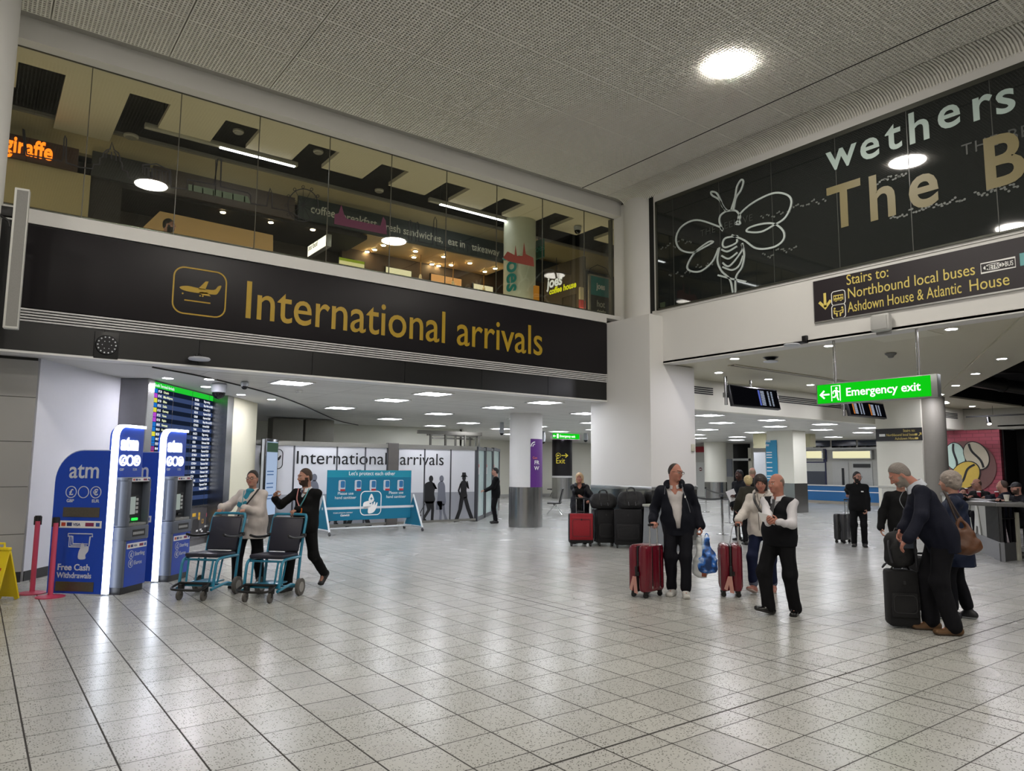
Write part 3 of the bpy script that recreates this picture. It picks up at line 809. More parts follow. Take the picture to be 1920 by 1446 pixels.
for u, v in ((4.63, .64), (4.72, .64), (4.94, .64), (4.94, .56), (4.3, .35)):
    m.rect(FB, u - .04, v - .035, u + .04, v + .035, .006, .01)
m.stroke(FB, rrect(5.6, .66, 5.66, .74, .01, 2), .01, .006, .01, True); m.stroke(FB, rrect(5.1, .44, 5.18, .52, .01, 2), .01, .006, .01, True)
m.build('map_icon', mat('map_yellow', 'd8ac2c', .5), fb)
m = MB(); m.disc(FB, 5.37, .60, .05, .006, .01, 20, .06); m.poly(FB, [(5.34, .56), (5.37, .50), (5.40, .56)], .006, .01); m.build('map_pin', mat('map_pink', 'd05a6e', .5), fb)
m = MB()
for u, v in ((4.5, .43), (4.86, .30), (5.05, .31), (5.12, .27), (5.3, .36)):
    m.rect(FB, u - .05, v - .018, u + .05, v + .018, .008, .011)
m.build('map_label', TEXTW, fb)
# ------------------------------------------------------------------ totem screen
tt = thing('totem_screen', 'slim black portrait totem screen standing behind the woman in white', 'screen', (6.02, 18.42, 0), math.radians(47))
m = MB(); m.box2((-.36, -.07, 0), (.36, .07, 2.36), bev=.012); m.build('cabinet', mat('totem_black', '111113', .2), tt)
m = MB(); m.box2((-.375, -.03, .02), (-.355, .03, 2.34)); m.build('edge_strip', mat('totem_silver', 'bfc4cc', .3, .5), tt)
FT = Frame((0, -.072, 0)); m = MB(); m.rect(FT, -.31, .45, .31, 2.28, 0, .004); m.build('screen', lamp_mat('totem_glow', 'b0c4e0', .8), tt)
m = MB(); m.rect(FT, -.31, 2.02, .31, 2.26, .004, .006); m.build('green_banner', lamp_mat('totem_green', '5d7a66', .4), tt)
m = MB()
for v in (1.52, 1.44, 1.22, 1.12, .92, .84):
    m.rect(FT, -.25, v, .12, v + .03, .004, .006)
m.build('text_lines', lamp_mat('totem_text', '6a8ab8', .6), tt)
# ------------------------------------------------------------------ International arrivals partition
pt = thing('arrivals_partition', 'long white panelled partition lettered International arrivals in black', 'partition', (0, 19.0, 0))
WPAN = mat('partition_white', 'd4d5d8', .35, var=.015, scale=2); WGREY = mat('partition_grey', '9b9da3', .4, var=.02)
edges = [5.15, 6.86, 8.16, 8.93, 9.62, None, 9.93, 10.90, 11.80, 12.70]
FPt = Frame((0, -.0, 0)); seg = []
ee = [5.15, 5.60, 6.87, 8.08, 8.93, 9.62]
ee2 = [9.97, 10.86, 11.78, 12.69]
for L in (ee, ee2):
    for a, b_ in zip(L[:-1], L[1:]):
        m = MB(); m.box2((a + .022, 0, .92), (b_ - .022, .05, 2.215)); m.build('panel', WPAN, pt)
        m = MB(); m.box2((a + .022, 0, .09), (b_ - .022, .05, .92)); m.build('lower_panel', WGREY, pt)
m = MB()
for x in ee + ee2:
    m.box2((x - .022, -.012, .05), (x + .022, .06, 2.23), bev=.004)
m.build('mullions', mat('mullion_grey', '55565a', .35, .6), pt)
m = MB(); m.box2((5.13, -.03, 2.215), (9.65, .08, 2.335)); m.box2((9.93, -.03, 2.215), (12.72, .08, 2.335)); m.box2((5.13, -.02, .03), (9.65, .07, .095)); m.box2((9.93, -.02, .03), (12.72, .07, .095)); m.build('rails', mat('rail_alu', 'a9a79f', .3, .8), pt)
m = MB(); m.box2((9.63, -.05, 0), (9.96, .12, 2.36)); m.build('post', mat('taupe_post', '6b6763', .4, .3), pt)
FQ = Frame((0, -.006, 0))
lettering('International', FQ.at(6.90, 1.735), .50, TEXTK, pt, w=0, depth=.004, fit=2.70)
lettering('arrivals', FQ.at(10.02, 1.735), .50, TEXTK, pt, w=0, depth=.004, fit=1.50)
m = MB(); m.stroke(FQ, rrect(5.98, 1.60, 6.56, 2.11, .12), .022, 0, .004, True)
m.poly(FQ, spline([(6.05, 1.86), (6.2, 1.875), (6.40, 1.87), (6.49, 1.945), (6.52, 1.94), (6.48, 1.84), (6.40, 1.815), (6.15, 1.82)], 4, True), 0, .004); m.poly(FQ, [(6.22, 1.865), (6.30, 1.96), (6.33, 1.96), (6.30, 1.865)], 0, .004)
m.rect(FQ, 6.14, 1.70, 6.40, 1.715, 0, .004); m.build('aeroplane_icon', TEXTK, pt)
# travellers printed on the partition
def silhouette(cx, s, kind, m_, face=1):
    q = MB(); f = lambda pts: [(cx + face * a * s, b_ * s) for a, b_ in pts]
    if kind == 'walker':
        q.disc(FQ, cx + face * .01 * s, 1.33 * s + .02, .075 * s, 0, .004, 20, .10 * s)
        q.poly(FQ, spline(f([(-.03, 1.27), (-.19, 1.20), (-.22, 1.0), (-.20, .66), (-.05, .60), (.10, .62), (.17, .72), (.13, .90), (.16, 1.10), (.08, 1.24)]), 4, True), 0, .004)
        q.stroke(FQ, f([(.10, 1.16), (.20, 1.04), (.09, 1.22)]), .06 * s)
        q.poly(FQ, f([(-.18, .68), (-.10, .42), (-.26, .16), (-.20, .12), (.02, .42), (.0, .66)]), 0, .004)
        q.poly(FQ, f([(-.04, .66), (.04, .40), (.03, .08), (.12, .08), (.14, .40), (.12, .68)]), 0, .004)
        q.poly(FQ, f([(.02, .04), (.26, .04), (.20, .09), (.03, .12)]), 0, .004); q.poly(FQ, f([(-.26, .12), (-.14, .03), (-.08, .06), (-.20, .19)]), 0, .004)
        q.poly(FQ, f([(-.62, .02), (-.42, .33), (-.30, .26), (-.50, -.04)]), 0, .004); q.stroke(FQ, f([(-.37, .29), (-.18, .60)]), .02 * s)
    elif kind == 'briefcase':
        q.disc(FQ, cx, 1.34 * s, .075 * s, 0, .004, 20, .10 * s)
        q.poly(FQ, spline(f([(-.04, 1.26), (-.13, 1.16), (-.12, .9), (-.14, .56), (.06, .52), (.16, .60), (.14, .9), (.12, 1.14), (.04, 1.26)]), 4, True), 0, .004)
        q.poly(FQ, f([(-.08, .56), (-.04, .28), (-.06, .06), (.02, .02), (.03, .28), (.03, .56)]), 0, .004); q.poly(FQ, f([(.04, .56), (.08, .30), (.16, .06), (.26, .05), (.15, .30), (.12, .58)]), 0, .004)
        q.poly(FQ, f([(-.18, .40), (.04, .40), (.04, .66), (-.18, .66)]), 0, .004)
    else:
        q.disc(FQ, cx, 1.40 * s, .07 * s, 0, .004, 20, .09 * s); q.poly(FQ, f([(-.13, 1.44), (.15, 1.44), (.08, 1.49), (.06, 1.58), (-.07, 1.58), (-.08, 1.49)]), 0, .004)
        q.poly(FQ, spline(f([(-.03, 1.33), (-.13, 1.24), (-.12, 1.0), (-.14, .78), (.12, .78), (.10, 1.0), (.11, 1.22), (.04, 1.33)]), 4, True), 0, .004)
        q.stroke(FQ, f([(.09, 1.22), (.17, 1.06), (.12, 1.30)]), .05 * s); q.stroke(FQ, f([(-.12, 1.22), (-.20, 1.0), (-.14, .86)]), .06 * s)
        q.poly(FQ, f([(-.14, .80), (-.20, .40), (-.34, .08), (-.20, .06), (-.06, .42), (.0, .74)]), 0, .004); q.poly(FQ, f([(-.02, .78), (.10, .42), (.26, .08), (.40, .08), (.24, .44), (.12, .80)]), 0, .004)
        q.poly(FQ, f([(-.36, .0), (-.18, .03), (-.18, .09), (-.33, .09)]), 0, .004); q.poly(FQ, f([(.24, .02), (.44, .0), (.44, .06), (.27, .10)]), 0, .004)
    q.build('printed_traveller', m_, pt)
SILB = mat('print_black', '151517', .5, var=0); SILG = mat('print_grey', '6d707a', .5, var=0)
silhouette(11.08, .98, 'walker', SILB); silhouette(11.46, .99, 'briefcase', SILG); silhouette(12.27, .96, 'hat', SILB)
silhouette(8.3, .99, 'walker', SILB); silhouette(7.45, 1.02, 'briefcase', SILG); silhouette(8.75, 1.0, 'hat', SILB)
# ------------------------------------------------------------------ sanitiser board on wheels
TEAL = mat('sanitiser_teal', '0f6f8e', .35, var=.03); TEALL = mat('sanitiser_light_teal', '1789a0', .35, var=.03)
sb = thing('sanitiser_board', 'wide teal board on wheeled white frames reading Let us protect each other', 'notice board', (8.30, 17.30, 0), math.radians(1.5))
sb['label'] = "wide teal board on white wheeled frames about protecting each other"
FSb = Frame((0, -.03, 0)); m = MB(); m.rect(FSb, -1.20, .325, 1.19, 1.40, -.03, 0); m.build('board', TEAL, sb)
m = MB(); m.rect(FSb, -1.20, 1.40, 1.19, 1.58, -.03, 0.001); m.build('header', TEALL, sb)
Fz = FSb.at(0, 0, .001)
lettering("Let's protect each other", Fz.at(.03, 1.455), .135, TEXTW, sb, w=0, align='CENTER', bold=.008)
for u in (-.80, -.36, .06, .46, .87):
    m = MB(); m.poly(Fz, rrect(u - .10, 1.06, u + .08, 1.33, .03, 3), 0, .006); m.build('dispenser_print', mat('print_silver', 'b9c3cb', .4), sb)
    m = MB(); m.poly(Fz, rrect(u - .045, 1.14, u + .07, 1.31, .03, 3), .006, .008); m.build('dispenser_badge', mat('print_blue', '2a6ea0', .4), sb)
    m = MB(); m.rect(Fz, u - .05, 1.055, u + .08, 1.105, .006, .009); m.build('dispenser_tray', mat('print_red', 'b03038', .4), sb)
for u in (-.70, .74):
    lettering('Please use\nhand sanitiser', Fz.at(u, .86), .105, TEXTW, sb, w=0, align='CENTER', line=1.0)
m = MB(); m.stroke(Fz, rrect(-.28, .44, .30, 1.04, .12), .022, 0, .004, True)
m.poly(Fz, spline([(.02, .98), (-.045, .87), (-.05, .80), (.02, .75), (.09, .80), (.085, .87)], 5, True), 0, .004)
m.poly(Fz, spline([(-.20, .74), (-.14, .78), (-.02, .80), (.04, .76), (-.04, .73), (.06, .70), (.06, .66), (-.02, .66), (-.10, .60), (-.20, .62)], 4, True), 0, .004)
m.poly(Fz, spline([(-.06, .48), (.08, .50), (.16, .60), (.20, .74), (.17, .75), (.12, .67), (.13, .76), (.10, .77), (.06, .68), (.05, .74), (.02, .74), (.0, .64), (-.06, .62)], 3, True), .004, .008); m.build('hands_icon', TEXTW, sb)
m = MB(); m.rect(Fz, .01, .82, .03, .89, .004, .006); m.rect(Fz, -.015, .845, .055, .865, .004, .006); m.build('drop_cross', TEAL, sb)
lettering('YOUR LONDON AIRPORT', Fz.at(-1.02, .50), .045, TEXTW, sb, w=0); lettering('Gatwick', Fz.at(-.83, .43), .075, TEXTW, sb, w=0, bold=.02, shear=.2)
for sx in (-1, 1):
    x = sx * 1.30
    m = MB(); m.tube([(x, -.48, .09), (x - sx * .02, -.02, .93), (x - sx * .0, .48, .09)], .026, 8); m.tube([(x, -.48, .12), (x, .48, .12)], .02, 8); m.build('end_frame', mat('frame_white', 'cfd3d6', .35), sb)
    m = MB(); m.add([(x, -.45, .10), (x, .45, .10), (x - sx * .015, 0, .88), (x - sx * .01, -.45, .10), (x - sx * .01, .45, .10), (x - sx * .025, 0, .88)], [(0, 1, 2), (5, 4, 3), (0, 3, 4, 1), (1, 4, 5, 2), (2, 5, 3, 0)]); m.build('side_gusset', TEAL, sb)
    for y in (-.48, .48):
        m = MB(); m.cyl((x - .018, y, .04), (x + .018, y, .04), .04, n=16); m.cyl((x, y, .05), (x, y, .11), .012, n=8); m.build('castor', mat('castor_grey', '4a4b4d', .5), sb)
m = MB(); m.tube([(-1.30, .10, .12), (1.30, .10, .12)], .022, 8); m.box2((-1.31, -.035, .60), (1.31, .0, .66)); m.build('cross_bar', mat('frame_white', 'cfd3d6', .35), sb)
# ------------------------------------------------------------------ columns, exit column, doors and walls further back
def clad_column(x, y, r, base, lab=None):
    m = MB(); m.cyl((x, y, base), (x, y, ZL), r, n=48, cap=False); struct('pillar_round', m, WHITE)
    m = MB(); m.cyl((x, y, .0), (x, y, base), r + .012, n=48, cap=False); m.cyl((x, y, base - .004), (x, y, base), r + .012, n=48); struct('trim_11', m, STEEL)
clad_column(12.88, 16.65, .475, 1.13)
pp = thing('poster', 'purple poster wrapped on the right side of the round white column', 'poster', (12.88, 16.65, 0))
m = MB(); n = 14; a0, a1 = math.radians(248), math.radians(330)
vs = []
for i in range(n + 1):
    a = a0 + (a1 - a0) * i / n
    for r in (.476, .482):
        for z in (1.13, 2.50):
            vs.append((r * math.cos(a), r * math.sin(a), z))
fs = []
for i in range(n):
    k = i * 4; fs += [(k + 2, k + 6, k + 7, k + 3), (k, k + 1, k + 5, k + 4), (k + 1, k + 3, k + 7, k + 5), (k, k + 4, k + 6, k + 2)]
m.add(vs, fs, True); m.build('sheet', mat('poster_purple', '5a2a78', .4, var=.03), pp)
a = math.radians(262); ux = Vector((-math.sin(a), math.cos(a), 0)); FPp = Frame((.484 * math.cos(a), .484 * math.sin(a), 0), ux, (0, 0, 1))
lettering('Get', FPp.at(-.06, 1.93), .10, mat('poster_orange', 'd9775a', .5), pp, w=.002); lettering('FR', FPp.at(-.0, 1.78), .15, TEXTW, pp, w=.002, bold=.02); lettering('W', FPp.at(-.0, 1.62), .15, TEXTW, pp, w=.002, bold=.02)
q = MB(); q.stroke(FPp, [(.02 + .13 * math.cos(t_), 2.28 + .13 * math.sin(t_)) for t_ in [PI * .5 + PI * .5 * k / 8 for k in range(9)]], .03, .002, .006); q.stroke(FPp, [(.02 + .07 * math.cos(t_), 2.28 + .07 * math.sin(t_)) for t_ in [PI * .5 + PI * .5 * k / 8 for k in range(9)]], .02, .002, .006); q.build('wave_mark', TEXTW, pp)
# exit column
clad_column(26.30, 30.70, .55, 1.15)
ex = thing('exit_sign', 'dark wrap on the far column with a yellow arrow and the word Exit', 'sign', (26.30, 30.70, 0))
m = MB(); m.cyl((0, 0, 1.25), (0, 0, ZL - .01), .558, n=48, cap=False); m.build('wrap', SIGNB, ex)
a = math.radians(243); ux = Vector((-math.sin(a), math.cos(a), 0)); FE = Frame((.565 * math.cos(a), .565 * math.sin(a), 0), ux, (0, 0, 1))
YS = lamp_mat('exit_yellow', 'd8c84a', .7)
lettering('Exit', FE.at(-.50, 1.93), .42, YS, ex, w=.03, sx=.8); q = MB(); q.ring(FE, -.36, 2.36, .13, .02, .03, .035, 24); q.stroke(FE, [(-.18, 2.36), (.16, 2.36)], .045, .03, .035); q.stroke(FE, [(.04, 2.47), (.17, 2.36), (.04, 2.25)], .045, .03, .035); q.poly(FE, [(-.42, 2.41), (-.42, 2.30), (-.27, 2.36)], .03, .035); q.build('arrow_icon', YS, ex)
GREEN = lamp_mat('exit_green', '0fc916', 1.0); GREENW = lamp_mat('exit_white', 'f0fff0', 1.3)
def running_man(F, m_, parent):
    q = MB(); q.stroke(F, [(0, 0), (0, 1), (.62, 1), (.62, 0)], .05, 0, .004); q.disc(F, .36, .80, .085, 0, .004, 14)
    q.poly(F, [(.24, .70), (.40, .70), (.46, .40), (.30, .38)], 0, .004); q.stroke(F, [(.38, .66), (.54, .56), (.52, .46)], .06, 0, .004); q.stroke(F, [(.26, .67), (.12, .60), (.10, .48)], .06, 0, .004)
    q.stroke(F, [(.42, .40), (.40, .22), (.52, .06)], .08, 0, .004); q.stroke(F, [(.33, .40), (.20, .28), (.08, .24)], .08, 0, .004); q.build('running_figure', m_, parent)
fe = thing('emergency_exit_sign', 'small green emergency exit sign hanging above the dark exit column', 'sign', (21.6, 25.0, 2.98))
m = MB(); m.box2((-.82, -.07, 0), (.82, .07, .27)); m.build('case', ALU, fe); FE2 = Frame((-.82, -.072, 0)); m = MB(); m.rect(FE2, .02, .015, 1.62, .255, 0, .004); m.build('face', GREEN, fe)
lettering('Emergency exit', FE2.at(.42, .09), .15, GREENW, fe, w=.005, bold=.02)
q = MB(); q.stroke(FE2, [(.20, .13), (.06, .13)], .03, .005, .008); q.stroke(FE2, [(.11, .18), (.05, .13), (.11, .08)], .03, .005, .008); q.rect(FE2, .26, .04, .36, .23, .005, .008); q.build('arrow_icon', GREENW, fe)
for u in (-.62, .66):
    m = MB(); m.cyl((u, 0, .265), (u, 0, .31), .02, n=8); m.build('hanger', DKMETAL, fe)
# three glass door bays from the partition end to the exit column side
def door_bay(i, a, b_, z):
    a = Vector(a); b_ = Vector(b_); d = (b_ - a); L = d.length; rz = math.atan2(d.y, d.x)
    t = thing('glass_door', ('clear glass door with a red notice right beside the partition end', 'middle one of three clear glass doors with red notices', 'last clear glass door with a red notice, farthest from the partition')[i], 'glass door', (a.x, a.y, 0), rz, 'glass doors beside the arrivals partition')
    m = MB(); m.box2((0, -.04, 0), (.12, .04, z)); m.box2((L - .12, -.04, 0), (L, .04, z)); m.box2((0, -.05, z - .10), (L, .05, z)); m.box2((0, -.03, 0), (L, .03, .12)); m.build('frame', mat('door_frame_grey', '54565a', .4, .5), t)
    m = MB(); m.box2((.12, -.006, .12), (L - .12, .006, z - .10)); m.build('pane', mat('milky_glass', 'b9cfcc', .15, var=.02), t)
    m = MB(); m.rect(Frame((0, -.02, 0)), .15, 1.45, .35, 1.75, 0, .004); m.build('notice', mat('notice_white', 'd8d4d0', .5), t); m = MB(); m.rect(Frame((0, -.02, 0)), .15, 1.68, .35, 1.78, .004, .006); m.build('notice_header', mat('notice_red', 'b4322c', .5), t)
door_bay(0, (12.75, 19.0, 0), (13.85, 20.2, 0), 2.33); door_bay(1, (13.95, 20.3, 0), (15.15, 21.6, 0), 2.36); door_bay(2, (15.25, 21.7, 0), (16.75, 23.4, 0), 2.40)
m = MB(); m.box2((4.5, 25.3, 0), (16.2, 25.5, ZL)); struct('wall_back', m, WARMW)
m = MB(); m.box2((14.0, 33.8, 0), (36.2, 34.0, ZL)); struct('wall_back', m, WARMW)
m = MB(); m.box2((16.1, 25.3, 0), (16.3, 34, ZL)); struct('wall_back', m, WARMW)
m = MB(); m.box2((16.3, 33.76, 0), (36.2, 33.8, .15)); struct('baseboard_back', m, GREYP)
for a_, b_ in ((7.55, 8.55), (8.62, 9.6)):
    t = tag(MB().box2((a_, 22.9, 2.32), (b_, 23.4, 3.2), bev=.02).build('ceiling_duct_box', mat('taupe_box', '8b887c', .5)), 'taupe box panel standing above the partition top, ' + ('nearer the totem screen' if a_ < 8 else 'nearer the sanitiser board'), 'box', 'taupe boxes above the partition')
# light frames standing above the partition
t = thing('partition_gantry', 'open metal frame of posts and rails standing behind the partition top', 'frame', (0, 0, 0))
m = MB()
for k, (xa, xb, yy, zt) in enumerate(((12.0, 14.6, 21.5, 2.92), (13.0, 15.2, 22.6, 2.86), (13.8, 15.6, 23.6, 2.80))):
    m.box2((xa, yy - .05, zt - .12), (xb, yy + .05, zt)) if k == 0 else m.box2((xa, yy - .03, zt - .06), (xb, yy + .03, zt))
m.build('rails', mat('frame_taupe', '75726a', .5, .3), t)
for k, (xx, yy) in enumerate(((12.5, 21.5), (13.1, 21.5), (13.9, 21.5), (14.5, 21.5), (14.2, 22.6), (15.1, 22.6), (15.5, 23.6))):
    m = MB(); m.box2((xx - .03, yy - .03, 0), (xx + .03, yy + .03, 2.86)); m.build('post', mat('frame_taupe', '75726a', .5, .3), t)
for px, py, lab in ((1018, 828, 'small dark dome camera on a drop pole left of the far exit sign'), (1098, 825, 'small dark dome camera on a drop pole right of the far exit sign')):
    p = at_y(px, py, 24.0); t = dome_camera(px, py, 2.0, 1.3, lab, drop=ZL - p.z - .12); t.location = (p.x, p.y, ZL)
dome_camera(941, 792, ZL, 1.0, 'small camera on a drop pole at the left edge of the round white column', drop=.28)
# airport seats by the far wall
def seat_row(x, y, rz, n, label):
    t = thing('airport_seat', label, 'seat row', (x, y, 0), rz)
    for k in range(n):
        u = k * .58
        m = MB(); m.box((u, .05, .43), (.52, .48, .05), bev=.02); m.build('seat', BLACKPL, t)
        m = MB(); Mx = Matrix.Translation((u, .30, .70)) @ Matrix.Rotation(math.radians(-14), 4, 'X'); m.box((0, 0, 0), (.50, .05, .52), Mx, bev=.03); m.build('backrest', BLACKPL, t)
    m = MB(); L = (n - 1) * .58
    m.box2((-.2, .02, .36), (L + .2, .10, .40)); 
    for u in (0, L):
        m.tube([(u, -.20, .02), (u, .06, .36), (u, .32, .02)], .02, 8)
    m.build('steel_frame', CHROME, t)
seat_row(17.2, 20.55, math.radians(-133), 2, 'pair of black airport seats behind the woman in the padded coat')
seat_row(27.6, 33.1, math.radians(-85), 2, 'black airport seats by the far wall beside the exit column')
# ------------------------------------------------------------------ restaurant behind the upper glass
CREAM = mat('raft_cream', 'c9c0a4', .6, var=.03, scale=1); CREAMW = mat('cream_bulkhead', 'bfae82', .6, var=.03, scale=1)
DARKV = mat('restaurant_void', '131210', .8); SLATE = mat('slate_sign', '26302f', .5, var=.06); BRNB = mat('brown_band', '4b4038', .5)
RGL = glass_mat('restaurant_glass', (.80, .82, .78), .9)
jx = [-1.5, -.24, 1.03, 2.31, 3.59, 4.88, 6.15, 7.41, 8.68, 9.95, 11.22, 12.28]
for i, (a, b_) in enumerate(zip(jx[:-1], jx[1:])):
    m = MB(); m.box2((a + .004, YG - .006, 5.29), (b_ - .004, YG + .006, 7.77)); struct('window_%d' % (i + 1), m, RGL)
m = MB()
for x in jx[1:-1]:
    m.box2((x - .006, YG - .008, 5.29), (x + .006, YG + .012, 7.77))
m.box2((12.15, YG + .05, 5.29), (12.22, YG + .14, 7.77)); m.box2((-1.5, YG - .012, 7.755), (12.28, YG + .012, 7.775)); struct('trim_12', m, mat('glass_joint', '4c4a3e', .4))
m = MB(); m.box2((-3, YG + .03, 5.05), (16, 20, 5.2)); struct('floor', m, mat('restaurant_floor', '2c2822', .6))
m = MB(); m.box2((-3, 12.06, 8.7), (17, 20, 8.8)); struct('ceiling', m, DARKV)
m = MB(); m.box2((-3, 19.0, 5.2), (17, 19.2, 8.7)); m.box2((15.5, 12.6, 5.2), (15.7, 19, 8.7)); m.box2((-3.2, 12.6, 5.2), (-3, 19, 8.7)); struct('wall_restaurant', m, mat('restaurant_brown', '3a2f26', .7, var=.1))
m = MB(); m.box2((-3, 12.33, 7.78), (13.2, 12.86, 7.86))
for k in range(-2, 8):
    x0, x1 = 2.25 + 1.527 * k, 3.155 + 1.527 * k
    m.box2((x0, 12.86, 7.78), (x1, 15.12 if k == -1 else 14.1 if k == 0 else 13.8, 7.86))
struct('ceiling', m, CREAM)
m = MB(); m.box2((-3, 15.15, 7.45), (15.5, 15.3, 8.0)); struct('wall_restaurant', m, CREAMW)
m = MB(); m.box2((-3, 15.06, 7.955), (15.5, 15.16, 8.01)); struct('trim_12', m, mat('bulkhead_edge', '77746a', .6))
LINW = lamp_mat('linear_light', 'f6f6ff', 14.0)
for i, (a, h, b_) in enumerate(((3.35, 2.04, 4.81), (8.25, 7.95, 10.86))):
    t = thing('linear_light', ('long thin lit tube light by the third glass pane, its left half dark', 'long thin lit tube light above the white sandwich lettering')[i], 'tube light', (0, 13.97, 7.74), 0, 'tube lights in the restaurant')
    m = MB(); m.box2((h, -.05, .0), (b_ + .05, .05, .09), bev=.006); m.build('housing', mat('tube_housing', 'a9a596', .4), t)
    m = MB(); m.box2((a, -.035, -.012), (b_, .035, .0)); m.build('tube', LINW, t)
    for u in (h + .3, b_ - .3):
        m = MB(); m.cyl((u, 0, .09), (u, 0, .9), .008, n=6); m.build('hanger', DKMETAL, t)
def small_dome(px, py, z, lab, r=.10):
    t = thing('ceiling_speaker', lab, 'ceiling speaker', at_z(px, py, z)); m = MB(); m.lathe([(r * .8, -.05), (r, -.03), (r, 0)], 20); m.build('body', mat('dome_cream', 'b0ab9a', .5), t)
    m = MB(); m.lathe([(r * .78, -.055), (r * .1, -.06)], 20); m.build('grille', mat('dome_grey', '8b877a', .6), t)
    for u in (-1, 1):
        pass
small_dome(246, 254, 7.90, 'round cream ceiling speaker in the dark gap left of the tube light', .13); small_dome(447, 245, 8.0, 'small round white ceiling speaker in the second dark slot'); small_dome(597, 283, 8.0, 'boxy white ceiling speaker in the third dark slot'); small_dome(711, 356, 7.9, 'white ceiling speaker below the fourth dark slot')
t = dome_camera(1083, 424, 7.78, 1.2, 'dome camera under the cream ceiling near the right end of the glass')
# sign band over the counter
def band(name, lab, x0, x1, z0, z1, yy, m_, cat='sign'):
    t = thing(name, lab, cat, (x0, yy, z0)); m = MB(); m.box2((0, -.04, 0), (x1 - x0, .04, z1 - z0), bev=.004); m.build('board', m_, t); return t
b1 = band('menu_fascia', 'long slate sign lettered coffee breakfast fresh sandwiches over the kitchen', 5.30, 10.92, 7.06, 7.58, 15.08, SLATE)
SER = mat('chalk_lettering', 'c9c8b8', .6, var=.02)
Fb = Frame((0, -.042, 0))
for s, px, z, sz in (('coffee', 581, .22, .27), ('breakfast', 640, .21, .27), ('fresh sandwiches,', 718, .20, .265), ('eat in', 840, .19, .265), ('takeaway', 885, .18, .265)):
    lettering(s, Fb.at(at_y(px, 420, 15.04).x - 5.30, z - .03), sz, SER, b1, w=0, bold=.01, sx=.88)
band('menu_fascia', 'brown blank sign panel left of the slate coffee sign', 2.40, 5.22, 7.0, 7.50, 15.08, BRNB)
band('menu_fascia', 'dark grey blank sign panel beside the orange lit sign', 1.36, 2.34, 7.02, 7.50, 15.06, mat('dark_grey_sign', '2c2d2e', .5))
g = band('restaurant_sign', 'brown sign with orange lit letters at the far left of the glass', .0, 1.24, 6.98, 7.40, 14.9, mat('sign_brown', '3a2013', .5))
g.location.x = at_y(20, 310, 14.86).x - .25; gx0 = at_y(3, 320, 14.86).x - g.location.x; gx1 = at_y(97, 320, 14.86).x - g.location.x
ORG = lamp_mat('orange_lit_letters', 'ff7a1a', 2.6)
lettering('giraffe', Frame((gx0, -.045, .09)), .42, ORG, g, w=0, depth=.03, bold=.02, fit=gx1 - gx0, label='glowing orange letters')
m = MB(); m.box2((-3, 15.0, 5.2), (1.36, 15.1, 7.0)); struct('wall_restaurant', m, CREAMW)
m = MB(); m.box2((1.36, 15.12, 5.2), (1.9, 15.5, 7.05)); m.box2((1.9, 16.6, 5.2), (7.0, 16.8, 7.0)); struct('wall_restaurant', m, mat('restaurant_dark_panel', '2a2522', .6))
m = MB(); m.box2((1.3, 15.16, 6.95), (7.0, 19, 7.04)); struct('ceiling', m, mat('restaurant_dark_ceiling', '201c19', .7))
m = MB(); q = [at_y(px, py, 13.9) for px, py in ((262, 432), (300, 396), (512, 441), (512, 480), (262, 480))]; m.poly(Frame((0, 13.95, 0)), [(p.x, p.z) for p in q], -.05, .05); struct('wall_restaurant', m, mat('tan_screen', 'b08f5e', .6))
# hot food lightbox
cx = at_y(595, 460, 14.3).x
hf = thing('lightbox_sign', 'small white lit box sign reading hot food hanging behind the glass', 'sign', (cx, 0, 0))
a, b_ = at_x(577, 470, cx), at_x(613, 453, cx); z0 = at_x(577, 483, cx).z; z1 = at_x(577, 462, cx).z
m = MB(); m.box2((0, b_.y, z0), (.10, a.y, z1), bev=.006); m.build('case', ALU, hf)
FH = Frame((-.002, a.y, z0), (0, -1, 0), (0, 0, 1)); w_ = a.y - b_.y
m = MB(); m.rect(FH, .015, .015, w_ - .015, z1 - z0 - .015, 0, .003); m.build('face', lamp_mat('hot_food_white', 'fff6e2', 2.2), hf)
lettering('hot food', FH.at(.05, .13), .17, TEXTK, hf, w=.004, sx=.85, shear=.25)
# kitchen: warm ceiling, spots, pendants, menu boards
m = MB(); m.box2((6.98, 15.12, 7.05), (11.2, 16.36, 7.12)); struct('ceiling', m, mat('kitchen_cream', 'd8b987', .6))
m = MB(); m.box2((6.9, 16.36, 5.2), (15.5, 16.5, 7.6)); struct('wall_restaurant', m, mat('kitchen_planks', '40342b', .6, var=.2, scale=6))
WARMS = lamp_mat('warm_spot', 'ffd9a0', 60.0)
for k, (px, py) in enumerate(((702.6, 467.6), (688, 471.6), (719, 459.5), (779, 470.6), (776, 481.8), (809.7, 495), (822.5, 498), (832, 481), (846, 496.6), (881, 493), (909, 509), (928.5, 503))):
    p = at_z(px, py, 7.04)
    p = Vector((min(max(p.x, 7.1), 11.1), min(max(p.y, 15.2), 16.3), 7.05))
    if k == 0:
        t = thing('kitchen_spot', 'small warm spotlight in the kitchen ceiling behind the upper glass', 'spotlight', p, 0, 'warm spotlights in the kitchen ceiling')
        m = MB(); m.lathe([(.05, -.03), (.055, -.005)], 16); m.build('bulb', WARMS, t); m = MB(); m.lathe([(.058, -.02), (.075, 0)], 16); m.build('ring', CHROME, t); ks = t
    else:
        dup(ks, p)
for px, py in ((184, 380), (172, 400), (418, 397), (508, 416), (593, 425)):
    p = at_z(px, py, 6.94); dup(ks, (p.x, min(max(p.y, 15.2), 18.8), 6.945), 0, 'small warm spotlight in the dark ceiling left of the hot food sign', 'warm spotlights in the dark ceiling')
